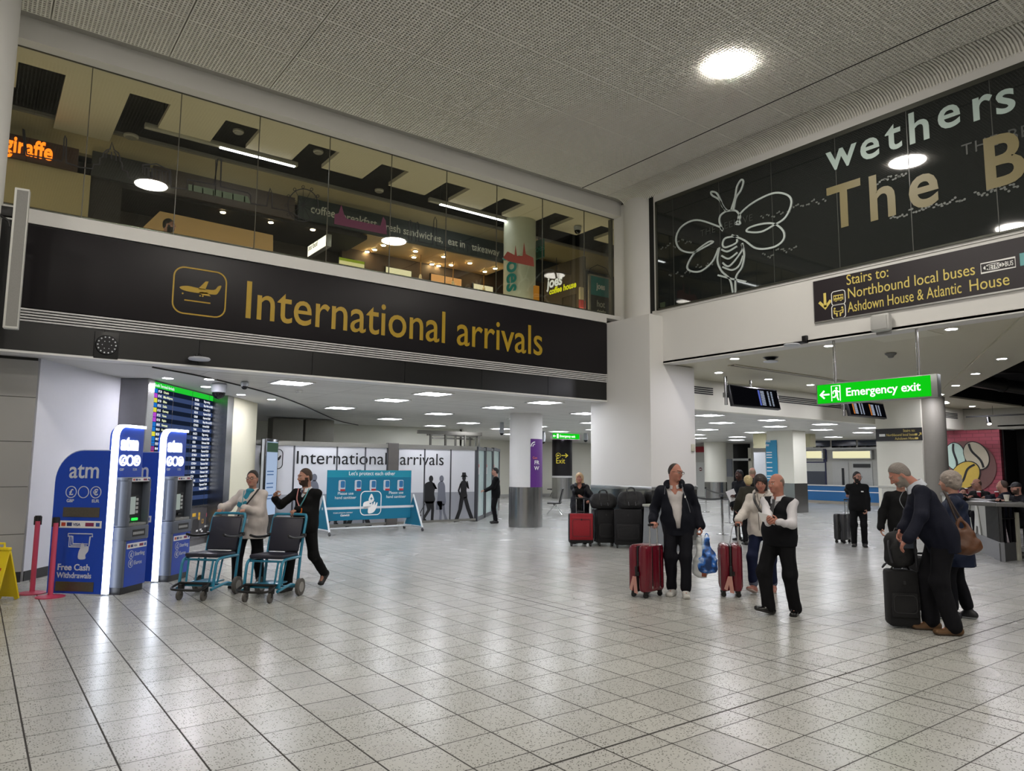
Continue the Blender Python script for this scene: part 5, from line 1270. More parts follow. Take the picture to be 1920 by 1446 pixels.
# ------------------------------------------------------------------ sign on the square column, coffee wall, cafe
cs = thing('column_sign', 'dark band sign with yellow stairs lettering round the square white column', 'sign', (23.5, 0, 2.62)); m = MB(); m.box2((-.02, 10.34, 0), (.0, 11.77, .40)); m.build('sign_panel', mat('column_sign_dark', '1c191a', .4), cs)
Fc = Frame((-.022, 11.77, 0), (0, -1, 0), (0, 0, 1)); SY = mat('sign_yellow', 'd8c26a', .4)
lettering('Stairs to:', Fc.at(.86, .28), .115, SY, cs, w=0, sx=.9); lettering('Northbound local buses', Fc.at(.335, .155), .115, SY, cs, w=0, sx=.82); lettering('Ashdown House', Fc.at(.60, .035), .115, SY, cs, w=0, sx=.88)
q = MB(); q.rect(Fc, .11, .15, .30, .23); q.build('bus_badge', TEXTW, cs); q = MB(); q.rect(Fc, 1.22, .16, 1.29, .22); q.stroke(Fc, [(1.33, .14), (1.40, .23)], .02); q.stroke(Fc, [(1.35, .235), (1.405, .235), (1.405, .17)], .02); q.rect(Fc, 1.22, .04, 1.31, .10); q.build('arrow_icon', SY, cs)
def brick_mat():
    m = mat('pink_bricks', '9c4450', .6, var=.05); nt = m.node_tree; b = nt.nodes['Principled BSDF']; tc = nt.nodes.new('ShaderNodeTexCoord'); mp = nt.nodes.new('ShaderNodeMapping'); mp.inputs['Rotation'].default_value = (PI / 2, 0, PI / 2); br = nt.nodes.new('ShaderNodeTexBrick')
    sp = nt.nodes.new('ShaderNodeSeparateXYZ'); cb = nt.nodes.new('ShaderNodeCombineXYZ'); nt.links.new(tc.outputs['Object'], sp.inputs[0]); nt.links.new(sp.outputs[1], cb.inputs[0]); nt.links.new(sp.outputs[2], cb.inputs[1]); nt.links.new(cb.outputs[0], br.inputs[0])
    br.inputs['Scale'].default_value = 1; br.inputs['Brick Width'].default_value = .42; br.inputs['Row Height'].default_value = .14; br.inputs['Mortar Size'].default_value = .012
    br.inputs['Color1'].default_value = lin('a54a58') + (1,); br.inputs['Color2'].default_value = lin('98424e') + (1,); br.inputs['Mortar'].default_value = lin('7e3742') + (1,); nt.links.new(br.outputs[0], b.inputs['Base Color']); return m
m = MB(); m.box2((29.8, 10.46, 0), (30.1, 12.6, 3.22)); struct('wall_cafe', m, brick_mat())
m = MB(); m.box2((29.8, -4, 3.20), (30.2, 11.62, ZR)); struct('wall_cafe', m, mat('cafe_header', '8f8c80', .6)); m = MB(); m.box2((41, -9, 3.3), (41.2, 12.2, 5.5)); m.box2((29.8, 12.0, ZR), (41, 12.2, 5.5)); struct('wall_far', m, mat('open_black_ceiling', '0b0b0c', .9)); m = MB(); m.box2((31.2, -6, 0), (31.4, 10.46, 3.3)); m.box2((30, 10.4, 0), (31.3, 10.46, 3.22)); m.box2((29.8, -6, 3.3), (31.4, 10.5, 3.35)); struct('wall_cafe', m, mat('cafe_dark', '120c0c', .7))
em = thing('coffee_emblem', 'round brown emblem with three coffee beans on the pink wall', 'wall emblem', (29.78, 11.56, 1.86)); FEm = Frame((0, 0, 0), (0, -1, 0), (0, 0, 1))
m = MB(); m.disc(FEm, 0, 0, .95, 0, .02, 48); m.build('disc', mat('emblem_brown', '6d4a45', .5), em)
def bean(cx, cy, rx, ry, ang, c, nm, z, sag):
    ca, sa = math.cos(ang), math.sin(ang); R2 = lambda L: [(cx + a * ca - b_ * sa, cy + a * sa + b_ * ca) for a, b_ in L]
    el = lambda f: R2([(rx * f * math.cos(2 * PI * k / 32), ry * f * math.sin(2 * PI * k / 32)) for k in range(32)])
    m = MB(); m.poly(FEm, el(1.07), z, z + .01); m.build('bean_outline', TEXTK, em); m = MB(); m.poly(FEm, el(1.0), z + .01, z + .02); m.build('bean', mat(nm, c, .5), em); m = MB(); m.stroke(FEm, [tuple(p) for p in spline(R2([(sag * .2, -ry * .95), (sag, -ry * .4), (-sag, ry * .4), (-sag * .2, ry * .95)]), 6)], .075, z + .02, z + .028); m.build('bean_crease', TEXTK, em)
bean(-.40, .38, .34, .50, .05, 'b7d0c4', 'bean_mint', .02, .04); bean(.32, .40, .38, .52, .45, 'b9b09a', 'bean_stone', .03, .05); bean(-.08, -.32, .42, .55, -.75, 'c9ab45', 'bean_gold', .05, .08)
# header joints, track lights
tr = thing('track_light', 'black ceiling track with small spotlights before the coffee wall', 'track light', (28.6, 0, 3.62)); m = MB(); m.box2((-.03, 4.5, -.02), (.03, 11.05, .03)); m.build('track', BLACKPL, tr)
for y in (10.35, 8.35):
    m = MB(); m.cyl((0, y, -.05), (-.10, y - .06, -.28), .06, .075, 14); m.build('spot_head', BLACKPL, tr); m = MB(); m.cyl((-.10, y - .06, -.28), (-.104, y - .063, -.29), .062, n=14); m.build('spot_lens', lamp_mat('track_spot', 'fff2dc', 12), tr)
for y in (10.2, 6.0):
    m = MB(); m.cyl((0, y, .03), (0, y, 1.8), .006, n=6); m.build('hanger', DKMETAL, tr)
# ducts in the open ceiling
rnd = random.Random(8); PIPE = mat('dark_duct', '2b2a29', .45, .5); GALV = mat('grey_duct', '5d5b58', .45, .6)
for lab, a, b_, r, mm in (('long dark round duct under the open black ceiling above the coffee wall', (22.5, 8.85, 4.35), (40, 8.3, 4.35), .20, PIPE), ('grey flat cable tray in the open black ceiling', (16.5, 4.6, 4.8), (38, 7.9, 4.8), .12, GALV), ('thin pale pipe crossing the open black ceiling', (21, 8.6, 4.95), (27, 2.0, 4.95), .06, GALV), ('second thin pale pipe in the open black ceiling', (18, 5.9, 5.1), (25, 0, 5.1), .08, GALV), ('broad dark duct deep in the open black ceiling', (26, 9.4, 5.05), (33, 2, 5.05), .25, PIPE)):
    m = MB(); m.cyl(a, b_, r, n=16); A = Vector(a); Bv = Vector(b_)
    for k in range(1, 6):
        p = A.lerp(Bv, k / 6); d = (Bv - A).normalized(); m.cyl(p - d * .04, p + d * .04, r * 1.12, n=16)
    tag(m.build('ceiling_duct', mm), lab, 'duct')
# cafe rail: long counter with lettered panels, short return, table tops
C0 = Vector((15.58, 5.57, 0)); C1 = at_z(1823.6, 1027, 0); dC = (C1 - C0); LC_ = 6.6; azC = math.atan2(dC.y, dC.x)
ct = thing('cafe_counter', 'grey topped cafe barrier counter with white lettered side panels', 'counter', C0, azC)
m = MB(); m.box2((0, -.45, 1.02), (LC_, .03, 1.10), bev=.01); m.build('top', mat('counter_top', '5d5c58', .35), ct)
m = MB(); m.box2((0, -.06, 0), (LC_, 0, .36)); m.build('kick_panel', mat('counter_kick', '77787a', .4), ct); m = MB(); m.box2((1.15, -.05, .36), (LC_, -.01, 1.02)); m.build('letter_panel', mat('counter_panel', 'a9aaa2', .4), ct); m = MB()
m.box2((0, -.05, .36), (1.15, -.005, 1.02))
for k in range(22):
    m.box2((.03 + k * .05, -.005, .36), (.05 + k * .05, .012, 1.02))
m.build('slatted_panel', mat('counter_slats', '1f1f1e', .5), ct)
Fct = Frame((LC_, .0, 0), (-1, 0, 0), (0, 0, 1))
for k, ch in enumerate('COSTA'):
    lettering(ch, Fct.at(.35 + k * 1.0, .40), .80, mat('counter_letter', 'd5d6cf', .4), ct, w=0, depth=.02, bold=.05, name='letter')
t = thing('cafe_rail', 'dark return end of the cafe barrier with open metal uprights', 'railing', C0, math.radians(-8)); m = MB(); m.box2((.03, -.03, 1.02), (3.4, .62, 1.10), bev=.01); m.build('table_top', mat('counter_top', '5d5c58', .35), t); m = MB(); m.box2((.02, 0, 0), (.52, .04, .34)); m.build('kick_panel', mat('rail_kick', '454644', .4), t)
m = MB()
for x in (.05, .2, .36, .52):
    m.box2((x, .0, .34), (x + .02, .03, 1.02))
m.box2((.05, 0, .78), (.55, .02, .80)); m.build('uprights', DKMETAL, t); m = MB(); m.box2((.56, -.02, 0), (.66, .05, .90)); m.build('post', mat('pale_post', 'b5b4a2', .5), t)
def cup(x, y, z, lab, h=.12, c='8c2230', paper=True):
    t = thing('paper_cup' if paper else 'coffee_cup', lab, 'cup', (x, y, z)); m = MB()
    if paper:
        m.lathe([(.03, 0), (.042, h * .92)], 18); m.build('body', mat('cup_' + c, c, .5), t); m = MB(); m.lathe([(.045, h * .9), (.045, h * .97), (.036, h * 1.05), (.034, h * 1.05)], 18); m.build('lid', WHITEPL, t)
    else:
        m.lathe([(.03, 0), (.035, .01), (.055, h), (.05, h), (.032, .015)], 20); m.tube([(.05, 0, h * .8), (.085, 0, h * .7), (.085, 0, h * .35), (.045, 0, h * .25)], .007, 6); m.build('body', mat('china', 'd2cfc0', .2), t); m = MB(); m.lathe([(.04, -.004), (.085, .004), (.085, .008), (.04, .002)], 24); m.build('saucer', mat('china', 'd2cfc0', .2), t)
    return t
def onC(px, py, z=1.10):
    return at_z(px, py, z)
p = onC(1836, 934); cup(p.x, p.y, 1.10, 'red paper cup with white lid on the counter before the man in black', .14); p = onC(1866, 936); cup(p.x + .8, p.y + .25, 1.10, 'red paper cup with white lid further right on the cafe counter', .14)
p = at_z(1884, 941, 1.10); cup(p.x + .1, p.y, 1.105, 'large pale china cup on a saucer at the counter corner', .13, paper=False); p = onC(1812, 925); cup(p.x, p.y, 1.10, 'white lidded cup at the far end of the cafe counter', .13, '7a2a2c')
# ------------------------------------------------------------------ far side: desk, windows, doors
dk = thing('service_desk', 'long blue service desk with a white stripe and steel kick at the far wall', 'desk', (35.0, 17.2, 0)); DB = mat('desk_blue', '1a5e93', .4, var=.03)
m = MB(); m.box2((0, 0, .14), (.6, 5.2, .88)); m.build('front', DB, dk); m = MB(); m.box2((-.01, 0, .60), (.0, 5.2, .64)); m.build('stripe', TEXTW, dk); m = MB(); m.box2((-.05, -.02, .88), (.65, 5.22, .93), bev=.008); m.build('top', mat('desk_top', 'c9cac6', .35), dk); m = MB(); m.box2((.02, 0, 0), (.6, 5.2, .14)); m.build('kick', mat('desk_kick', '9d968a', .4, .4), dk)
m = MB(); m.box2((36.2, 9.0, 0), (36.4, 34, ZL)); struct('wall_far', m, mat('far_wall', 'b9b8b0', .5))
def rect36(x0, y0, x1, y1, name, m_, lab=None, cat=None, d=.05, kind=None):
    a, b_ = at_x(x0, y0, 36.15), at_x(x1, y1, 36.15); o = MB().box2((36.2 - d, min(a.y, b_.y), min(a.z, b_.z)), (36.2, max(a.y, b_.y), max(a.z, b_.z)))
    o = o.build(name, m_)
    if kind: o['kind'] = kind
    else: tag(o, lab, cat)
    return o
for k, (x0, y0, x1, y1) in enumerate(((1524, 826, 1556, 839), (1559, 826, 1605, 839), (1608, 826, 1645, 838))):
    rect36(x0, y0, x1, y1, 'window_%d' % (40 + k), mat('night_window', '141d33', .1), kind='structure')
rect36(1458, 839, 1646, 842, 'trim_14', WHITEPL, kind='structure')
for k, (x0, y0, x1, y1, lab) in enumerate(((1488, 845, 1543, 861, 'left cream lit box panel above the blue desk'), (1559, 845, 1634, 861, 'right cream lit box panel above the blue desk'))):
    a, b_ = at_x(x0, y0, 35.9), at_x(x1, y1, 35.9); t = thing('light_box', lab, 'light box', (35.9, b_.y, b_.z), 0, 'cream light boxes over the desk'); m = MB(); m.box2((0, 0, 0), (.3, a.y - b_.y, a.z - b_.z), bev=.01); m.build('case', ALU, t); m = MB(); m.box2((-.004, .06, .05), (.0, a.y - b_.y - .06, a.z - b_.z - .05)); m.build('face', lamp_mat('cream_light', 'efe9bd', .95), t)
for k, (x0, x1) in enumerate(((1489, 1505), (1560, 1593), (1597, 1638))):
    rect36(x0, 866, x1, 938, 'door_%d' % (1 + k), mat('far_door', 'bdbdb8', .45), kind='structure', d=.04)
rect36(1492, 876, 1498, 910, 'window_50', mat('door_glass', '22242a', .1), kind='structure', d=.06); rect36(1578, 878, 1585, 938, 'window_51', mat('door_glass', '22242a', .1), kind='structure', d=.06)
rect36(1506, 866, 1551, 938, 'trim_15', mat('navy_frame', '1c1f4a', .4), kind='structure', d=.05); rect36(1510, 868, 1547, 884, 'window_52', mat('pale_blind', 'b9bab5', .5), kind='structure', d=.06); rect36(1509, 884, 1549, 938, 'window_53', mat('counter_glass', '4a4f5a', .15), kind='structure', d=.06)
rect36(1543, 842, 1550, 866, 'trim_16', mat('navy_frame', '1c1f4a', .4), kind='structure', d=.06)
t = rect36(1600, 870, 1632, 877, 'door_notice', mat('notice_black', '1a1a1a', .4), 'black and white notice above the door behind the bearded man', 'notice', d=.08)
# round column with steel foot, door with no entry sign, dark doorway, teal poster column
m = MB(); m.cyl((34.55, 26.7, .95), (34.55, 26.7, ZL), .62, n=40, cap=False); struct('pillar_round', m, WARMW); m = MB(); m.cyl((34.55, 26.7, 0), (34.55, 26.7, .95), .63, n=40, cap=False); struct('trim_17', m, STEEL)
def rect37(x0, y0, x1, y1, name, m_, kind='structure', d=.05):
    return rect36(x0, y0, x1, y1, name, m_, kind=kind, d=d)
rect37(1303, 867, 1324, 935, 'door_5', mat('white_door', 'c9cac4', .4)); rect37(1321, 875, 1325, 912, 'trim_18', mat('lit_edge', 'e8e6d8', .4))
rs = rect36(1298, 838, 1323, 848, 'red_sign', mat('red_sign', '9c1f2a', .5), 'red sign strip above the white no entry door', 'sign', d=.08)
p = at_x(1313, 880, 36.1); t = thing('no_entry_sign', 'round dark red no entry sign on the far white door', 'sign', (36.14, p.y, p.z)); m = MB(); m.disc(FW, 0, 0, .11, 0, .02, 24); m.build('disc', mat('no_entry', '5a2224', .5), t); m = MB(); m.rect(FW, -.08, -.025, .08, .025, .02, .026); m.build('bar', TEXTW, t)
rect37(1374, 833, 1408, 925, 'door_6', mat('dark_doorway', '0b0b0c', .2), d=.04); rect37(1374, 860, 1409, 864, 'trim_19', WHITEPL, d=.09); rect37(1403, 840, 1412, 925, 'trim_19', mat('cream_jamb', 'c2bfae', .5), d=.09)
t = rect36(1362, 861, 1373, 894, 'info_panel', mat('info_grey', '8c9096', .4), 'pale framed information panel beside the dark doorway', 'notice', d=.07)
m = MB(); a, b_ = at_x(1437, 806, 26.0), at_x(1486, 806, 26.0); m.box2((26.0, b_.y, 1.15), (26.9, a.y, ZL)); struct('pillar_square', m, WARMW); m = MB(); m.box2((25.985, b_.y - .01, 0), (26.9, a.y + .01, 1.15)); struct('trim_20', m, STEEL)
a, b_ = at_x(1436, 826, 25.98), at_x(1459, 905, 25.98); t = thing('poster', 'tall teal blue poster with white lines on the far square column', 'poster', (25.97, b_.y, b_.z)); w_, h_ = a.y - b_.y, a.z - b_.z; m = MB(); m.box2((-.01, 0, 0), (.012, w_, h_)); m.build('sheet', mat('poster_teal_blue', '1583ab', .4), t)
FP2 = Frame((-.012, w_, 0), (0, -1, 0), (0, 0, 1)); lettering('protect\nother', FP2.at(-.02, h_ * .86), .16, TEXTW, t, w=0, bold=.01, sx=.5); m = MB()
for v in (.70, .64, .58, .46, .34, .26, .14, .08):
    m.rect(FP2, .02, h_ * v, w_ * (.55 if v > .2 else .85), h_ * v + .035, 0, .003)
o = m.build('text_lines', TEXTW, t); o['kind'] = 'stuff'
a, b_ = at_x(1412, 820, 27.5), at_x(1437, 840, 27.5); t = tag(MB().box2((27.5, b_.y, b_.z), (28.0, a.y, ZL)).build('overhead_box', mat('cream_box', 'bdb897', .5)), 'cream box panel hanging left of the teal poster column', 'box'); a, b_ = at_x(1487, 818, 29), at_x(1520, 838, 29); t = tag(MB().box2((29, b_.y, b_.z), (29.4, a.y, ZL)).build('overhead_box', mat('cream_box', 'bdb897', .5)), 'cream box panel hanging right of the teal poster column', 'box')
m = MB(); a, b_ = at_x(1413, 841, 30), at_x(1437, 925, 30); m.box2((30, b_.y, 0), (30.2, a.y, 2.5)); struct('wall_far', m, mat('pale_screen_wall', 'bcbfc2', .5))
# ------------------------------------------------------------------ queue barrier posts and belts
def qpost(px, py, lab):
    p = at_z(px, py); t = thing('queue_post', lab, 'queue post', p, 0, 'chrome queue posts'); m = MB(); m.lathe([(.16, 0), (.16, .012), (.05, .03)], 24); m.build('base', STEEL, t); m = MB(); m.cyl((0, 0, .02), (0, 0, .95), .032, n=16); m.build('post', CHROME, t); m = MB(); m.cyl((0, 0, .90), (0, 0, .97), .04, n=16); m.build('belt_head', BLACKPL, t); return p
q1 = qpost(1355, 1002, 'nearest chrome queue post, right of the man with the red case'); q2 = qpost(1381, 985, 'chrome queue post where the two black belts meet'); q3 = qpost(1368, 981, 'slim chrome queue post behind the nearest one'); q4 = qpost(1324, 960, 'chrome queue post at the far left end of the belts'); q5 = at_z(1292, 985)
q6 = qpost(933, 974, 'single chrome post beside the round white column')
def belt(a, b_, lab):
    A = Vector((a.x, a.y, .92)); Bv = Vector((b_.x, b_.y, .92)); d = (Bv - A).normalized(); n = 10; m = MB(); vs = []
    for k in range(n + 1):
        f = k / n; p = A.lerp(Bv, f); s = -.07 * 4 * f * (1 - f); nn = Vector((-d.y, d.x, 0)) * .002
        vs += [p + nn + Vector((0, 0, s - .025)), p + nn + Vector((0, 0, s + .025)), p - nn + Vector((0, 0, s - .025)), p - nn + Vector((0, 0, s + .025))]
    fs = []
    for k in range(n):
        i = k * 4; fs += [(i, i + 4, i + 5, i + 1), (i + 2, i + 3, i + 7, i + 6), (i + 1, i + 5, i + 7, i + 3), (i, i + 2, i + 6, i + 4)]
    m.add(vs, fs, True); tag(m.build('queue_belt', BLACKPL), lab, 'belt', 'black queue belts')
belt(q5, q1, 'black queue belt running left from the nearest chrome post'); belt(q1, q2, 'black queue belt between the two right hand chrome posts'); belt(q4, q3, 'black queue belt further back between slim chrome posts')
# grey recycling bins before the pier
bn = thing('recycling_bin', 'wide grey recycling bin unit with a framed poster before the white pier', 'bin', (11.62, 10.28, 0), 0); m = MB(); m.poly(Frame((0, -.25, 0)), [(-.42, .0), (.42, 0), (.42, .90), (-.36, .90)], -.50, 0); m.build('body', mat('bin_grey', '7b7f84', .4), bn); m = MB(); m.box2((-.40, -.28, .90), (.45, .27, .95), bev=.012); m.build('top', mat('bin_top', 'a6a89f', .35), bn)
m = MB(); m.box2((.43, -.27, 0), (.47, .26, .90)); m.build('end_panel', mat('bin_end', '55574f', .4), bn); Fn = Frame((0, -.252, 0)); m = MB(); m.rect(Fn, .10, .12, .40, .62, 0, .015); m.build('poster_frame', BLACKPL, bn); m = MB(); m.rect(Fn, .13, .15, .37, .59, .015, .018); m.build('poster_sheet', mat('poster_white', 'c9c9c4', .5), bn); m = MB(); m.rect(Fn, .05, .70, .35, .84, 0, .01); m.build('slot', BLACKPL, bn); m = MB(); m.rect(Fn, -.31, .74, -.24, .86, 0, .008); m.build('recycling_tag', mat('lime_tag', 'a9c22a', .5), bn)
t = tag(MB().box2((13.0, YPF - .05, 2.08), (13.1, YPF, 2.24), bev=.012).build('wall_switch', mat('switch_cream', 'b9b7a6', .4)), 'small cream switch box on the right face of the white pier', 'switch')
# ------------------------------------------------------------------ figures grown as one smooth surface from a posed skeleton
V = lambda *a: np.array(a, float)
def unit(a):
    a = np.asarray(a, float); n = np.linalg.norm(a); return a / n if n > 1e-9 else a
class Skin:
    """Blended round shapes -> one continuous mesh (surface nets)."""
    def __init__(self, seed=1):
        self.p = []; self.cuts = []; self.wr = 0; self.seed = seed
    def cap(self, a, b, ra, rb=None, k=.02, sub=False):
        self.p.append(('cap', np.asarray(a, float), np.asarray(b, float), ra, ra if rb is None else rb, k, sub)); return self
    def ell(self, c, r, B=None, k=.02, sub=False):
        self.p.append(('ell', np.asarray(c, float), np.asarray(r, float), np.eye(3) if B is None else np.asarray(B, float), None, k, sub)); return self
    def ecap(self, a, b, ra, rb, xd, k=.03, sub=False):
        self.p.append(('ecap', np.asarray(a, float), np.asarray(b, float), (ra, rb), np.asarray(xd, float), k, sub)); return self
    def cut(self, n, d):
        self.cuts.append((np.asarray(n, float), float(d))); return self
    def cutp(self, p, n):
        n = unit(n); return self.cut(n, n @ np.asarray(p, float))
    def wedge(self, o, x, y, z, z0, slope, x0, ztop):
        self.p.append(('wedge', np.asarray(o, float), (np.asarray(x), np.asarray(y), np.asarray(z)), (z0, slope, x0, ztop), None, 0, True)); return self
    def bounds(self):
        lo, hi = [], []
        for q in self.p:
            if q[-1]: continue
            if q[0] == 'cap':
                r = max(q[3], q[4]); lo.append(np.minimum(q[1], q[2]) - r); hi.append(np.maximum(q[1], q[2]) + r)
            elif q[0] == 'ell':
                e = np.abs(q[3].T) @ q[2]; lo.append(q[1] - e); hi.append(q[1] + e)
            else:
                r = max(max(q[3][0]), max(q[3][1])); lo.append(np.minimum(q[1], q[2]) - r); hi.append(np.maximum(q[1], q[2]) + r)
        return np.min(lo, 0), np.max(hi, 0)
    def grow(self, h):
        lo, hi = self.bounds(); lo = lo - 4 * h - self.wr; hi = hi + 4 * h + self.wr
        n = np.ceil((hi - lo) / h).astype(int) + 1
        F = np.full(n, .25, np.float32)
        ax = [(lo[i] + h * np.arange(n[i])).astype(np.float32) for i in range(3)]
        for q in self.p:
            k = q[5]; m = k + 3 * h
            if q[0] == 'cap':
                r = max(q[3], q[4]); a = np.minimum(q[1], q[2]) - r - m; b = np.maximum(q[1], q[2]) + r + m
            elif q[0] == 'ell':
                e = np.abs(q[3].T) @ q[2]; a = q[1] - e - m; b = q[1] + e + m
            elif q[0] == 'ecap':
                r = max(max(q[3][0]), max(q[3][1])); a = np.minimum(q[1], q[2]) - r - m; b = np.maximum(q[1], q[2]) + r + m
            else:
                a, b = lo, hi
            i0 = np.clip(np.floor((a - lo) / h).astype(int), 0, n - 1); i1 = np.clip(np.ceil((b - lo) / h).astype(int) + 1, 1, n)
            if np.any(i1 <= i0): continue
            sl = tuple(slice(i0[i], i1[i]) for i in range(3))
            X = ax[0][sl[0]][:, None, None]; Y = ax[1][sl[1]][None, :, None]; Z = ax[2][sl[2]][None, None, :]
            if q[0] == 'cap':
                d = q[2] - q[1]; L = max(d @ d, 1e-12); t = np.clip(((X - q[1][0]) * d[0] + (Y - q[1][1]) * d[1] + (Z - q[1][2]) * d[2]) / L, 0, 1)
                D = np.sqrt((X - q[1][0] - d[0] * t) ** 2 + (Y - q[1][1] - d[1] * t) ** 2 + (Z - q[1][2] - d[2] * t) ** 2) - (q[3] + (q[4] - q[3]) * t)
            elif q[0] == 'ell':
                u = [((X - q[1][0]) * q[3][i][0] + (Y - q[1][1]) * q[3][i][1] + (Z - q[1][2]) * q[3][i][2]) / q[2][i] for i in range(3)]
                D = (np.sqrt(u[0] ** 2 + u[1] ** 2 + u[2] ** 2) - 1) * float(np.min(q[2]))
            elif q[0] == 'ecap':
                d = q[2] - q[1]; L = max(np.linalg.norm(d), 1e-6); w = d / L; xd = unit(q[4] - w * (q[4] @ w)); yd = np.cross(w, xd)
                t0 = (X - q[1][0]) * w[0] + (Y - q[1][1]) * w[1] + (Z - q[1][2]) * w[2]; t = np.clip(t0 / L, 0, 1)
                rx = q[3][0][0] + (q[3][1][0] - q[3][0][0]) * t; ry = q[3][0][1] + (q[3][1][1] - q[3][0][1]) * t
                u = (X - q[1][0]) * xd[0] + (Y - q[1][1]) * xd[1] + (Z - q[1][2]) * xd[2]; v = (X - q[1][0]) * yd[0] + (Y - q[1][1]) * yd[1] + (Z - q[1][2]) * yd[2]
                e = (t0 - t * L); mn = np.minimum(rx, ry)
                D = (np.sqrt((u / rx) ** 2 + (v / ry) ** 2 + (e / mn) ** 2) - 1) * mn
            else:
                o, (xv, yv, zv), (z0, sl_, x0, zt) = q[1], q[2], q[3]
                x = (X - o[0]) * xv[0] + (Y - o[1]) * xv[1] + (Z - o[2]) * xv[2]; y = (X - o[0]) * yv[0] + (Y - o[1]) * yv[1] + (Z - o[2]) * yv[2]; z = (X - o[0]) * zv[0] + (Y - o[1]) * zv[1] + (Z - o[2]) * zv[2]
                D = np.maximum(np.maximum(np.abs(x) - x0 - np.maximum(z - z0, 0) * sl_, -y), np.maximum(z0 - z, z - zt))
            A = F[sl]
            if q[-1]:
                F[sl] = np.maximum(A, -D)
            elif k > 0:
                g = np.maximum(k - np.abs(A - D), 0) / k; F[sl] = np.minimum(A, D) - g * g * (k * .25)
            else:
                F[sl] = np.minimum(A, D)
        X = ax[0][:, None, None]; Y = ax[1][None, :, None]; Z = ax[2][None, None, :]
        if self.wr > 0:
            rg = np.random.RandomState(self.seed); W_ = 0
            for f in (14, 22, 35, 55):
                a = rg.normal(size=3); a = a / np.linalg.norm(a); b = rg.normal(size=3); b = b / np.linalg.norm(b); ph = rg.uniform(0, 6, 2)
                W_ = W_ + np.sin((X * a[0] + Y * a[1] + Z * a[2]) * f + ph[0] + 1.5 * np.sin((X * b[0] + Y * b[1] + Z * b[2]) * f * .6 + ph[1])) * (14 / f) ** .6
            F = F + (self.wr * .5) * W_.astype(np.float32)
        for nn, d in self.cuts:
            F = np.maximum(F, (X * nn[0] + Y * nn[1] + Z * nn[2] - d).astype(np.float32))
        F[0] = F[-1] = .2; F[:, 0] = F[:, -1] = .2; F[:, :, 0] = F[:, :, -1] = .2
        S = F < 0; c = tuple(slice(0, -1) for _ in range(3)); cnt = np.zeros([m_ - 1 for m_ in n], np.int8)
        off = [(i, j, k2) for i in (0, 1) for j in (0, 1) for k2 in (0, 1)]
        for o in off:
            cnt += S[o[0]:n[0] - 1 + o[0], o[1]:n[1] - 1 + o[1], o[2]:n[2] - 1 + o[2]]
        act = np.argwhere((cnt > 0) & (cnt < 8)); N = len(act)
        val = np.stack([F[act[:, 0] + o[0], act[:, 1] + o[1], act[:, 2] + o[2]] for o in off], 1)
        acc = np.zeros((N, 3)); num = np.zeros(N)
        for i in range(8):
            for j in range(i + 1, 8):
                if sum(abs(off[i][q] - off[j][q]) for q in range(3)) != 1: continue
                a, b = val[:, i], val[:, j]; mk = (a < 0) != (b < 0); t = np.where(mk, a / np.where(mk, a - b, 1), 0)
                oi, oj = np.array(off[i]), np.array(off[j])
                acc += np.where(mk[:, None], oi + (oj - oi) * t[:, None], 0); num += mk
        vs = lo + (act + acc / num[:, None]) * h
        idx = np.full([m_ - 1 for m_ in n], -1, np.int32); idx[act[:, 0], act[:, 1], act[:, 2]] = np.arange(N)
        faces = []
        for a_ in range(3):
            sl0 = [slice(None)] * 3; sl1 = [slice(None)] * 3; sl0[a_] = slice(0, -1); sl1[a_] = slice(1, None)
            s0, s1 = S[tuple(sl0)], S[tuple(sl1)]; e = np.argwhere(s0 != s1); b_, c_ = (a_ + 1) % 3, (a_ + 2) % 3
            if not len(e): continue
            ok = (e[:, b_] > 0) & (e[:, c_] > 0) & (e[:, b_] < n[b_] - 1) & (e[:, c_] < n[c_] - 1); e = e[ok]
            def at(db, dc):
                q = e.copy(); q[:, b_] -= db; q[:, c_] -= dc; return idx[q[:, 0], q[:, 1], q[:, 2]]
            quad = np.stack([at(1, 1), at(0, 1), at(0, 0), at(1, 0)], 1); inside = s0[e[:, 0], e[:, 1], e[:, 2]]
            quad[~inside] = quad[~inside][:, ::-1]; faces.append(quad)
        fs = np.concatenate(faces); return vs, fs[(fs >= 0).all(1)]
def relax(v, f, it=1, lam=.5):
    e = np.concatenate([f[:, [0, 1]], f[:, [1, 2]], f[:, [2, 3]], f[:, [3, 0]]]); e = np.concatenate([e, e[:, ::-1]]); n = len(v)
    deg = np.bincount(e[:, 0], minlength=n).astype(float)
    for _ in range(it):
        a = np.stack([np.bincount(e[:, 0], weights=v[e[:, 1], i], minlength=n) for i in range(3)], 1) / np.maximum(deg, 1)[:, None]; v = v + (a - v) * lam
    return v
def skin_obj(name, sk, h, mats, parent, paint=None, it=1, label=None):
    v, f = sk.grow(h); v = relax(v, f, it)
    me = bpy.data.meshes.new(name); me.vertices.add(len(v)); me.vertices.foreach_set('co', v.astype(np.float32).ravel())
    me.loops.add(f.size); me.loops.foreach_set('vertex_index', f.astype(np.int32).ravel()); me.polygons.add(len(f))
    me.polygons.foreach_set('loop_start', np.arange(0, f.size, 4, dtype=np.int32)); me.polygons.foreach_set('use_smooth', np.ones(len(f), bool))
    for m_ in (mats if isinstance(mats, (list, tuple)) else [mats]): me.materials.append(m_)
    if paint is not None:
        me.polygons.foreach_set('material_index', paint(v[f].mean(1)).astype(np.int32))
    me.update(calc_edges=True)
    o = bpy.data.objects.new(name, me); COL.objects.link(o); o.parent = parent
    if label: o['label'] = label
    return o

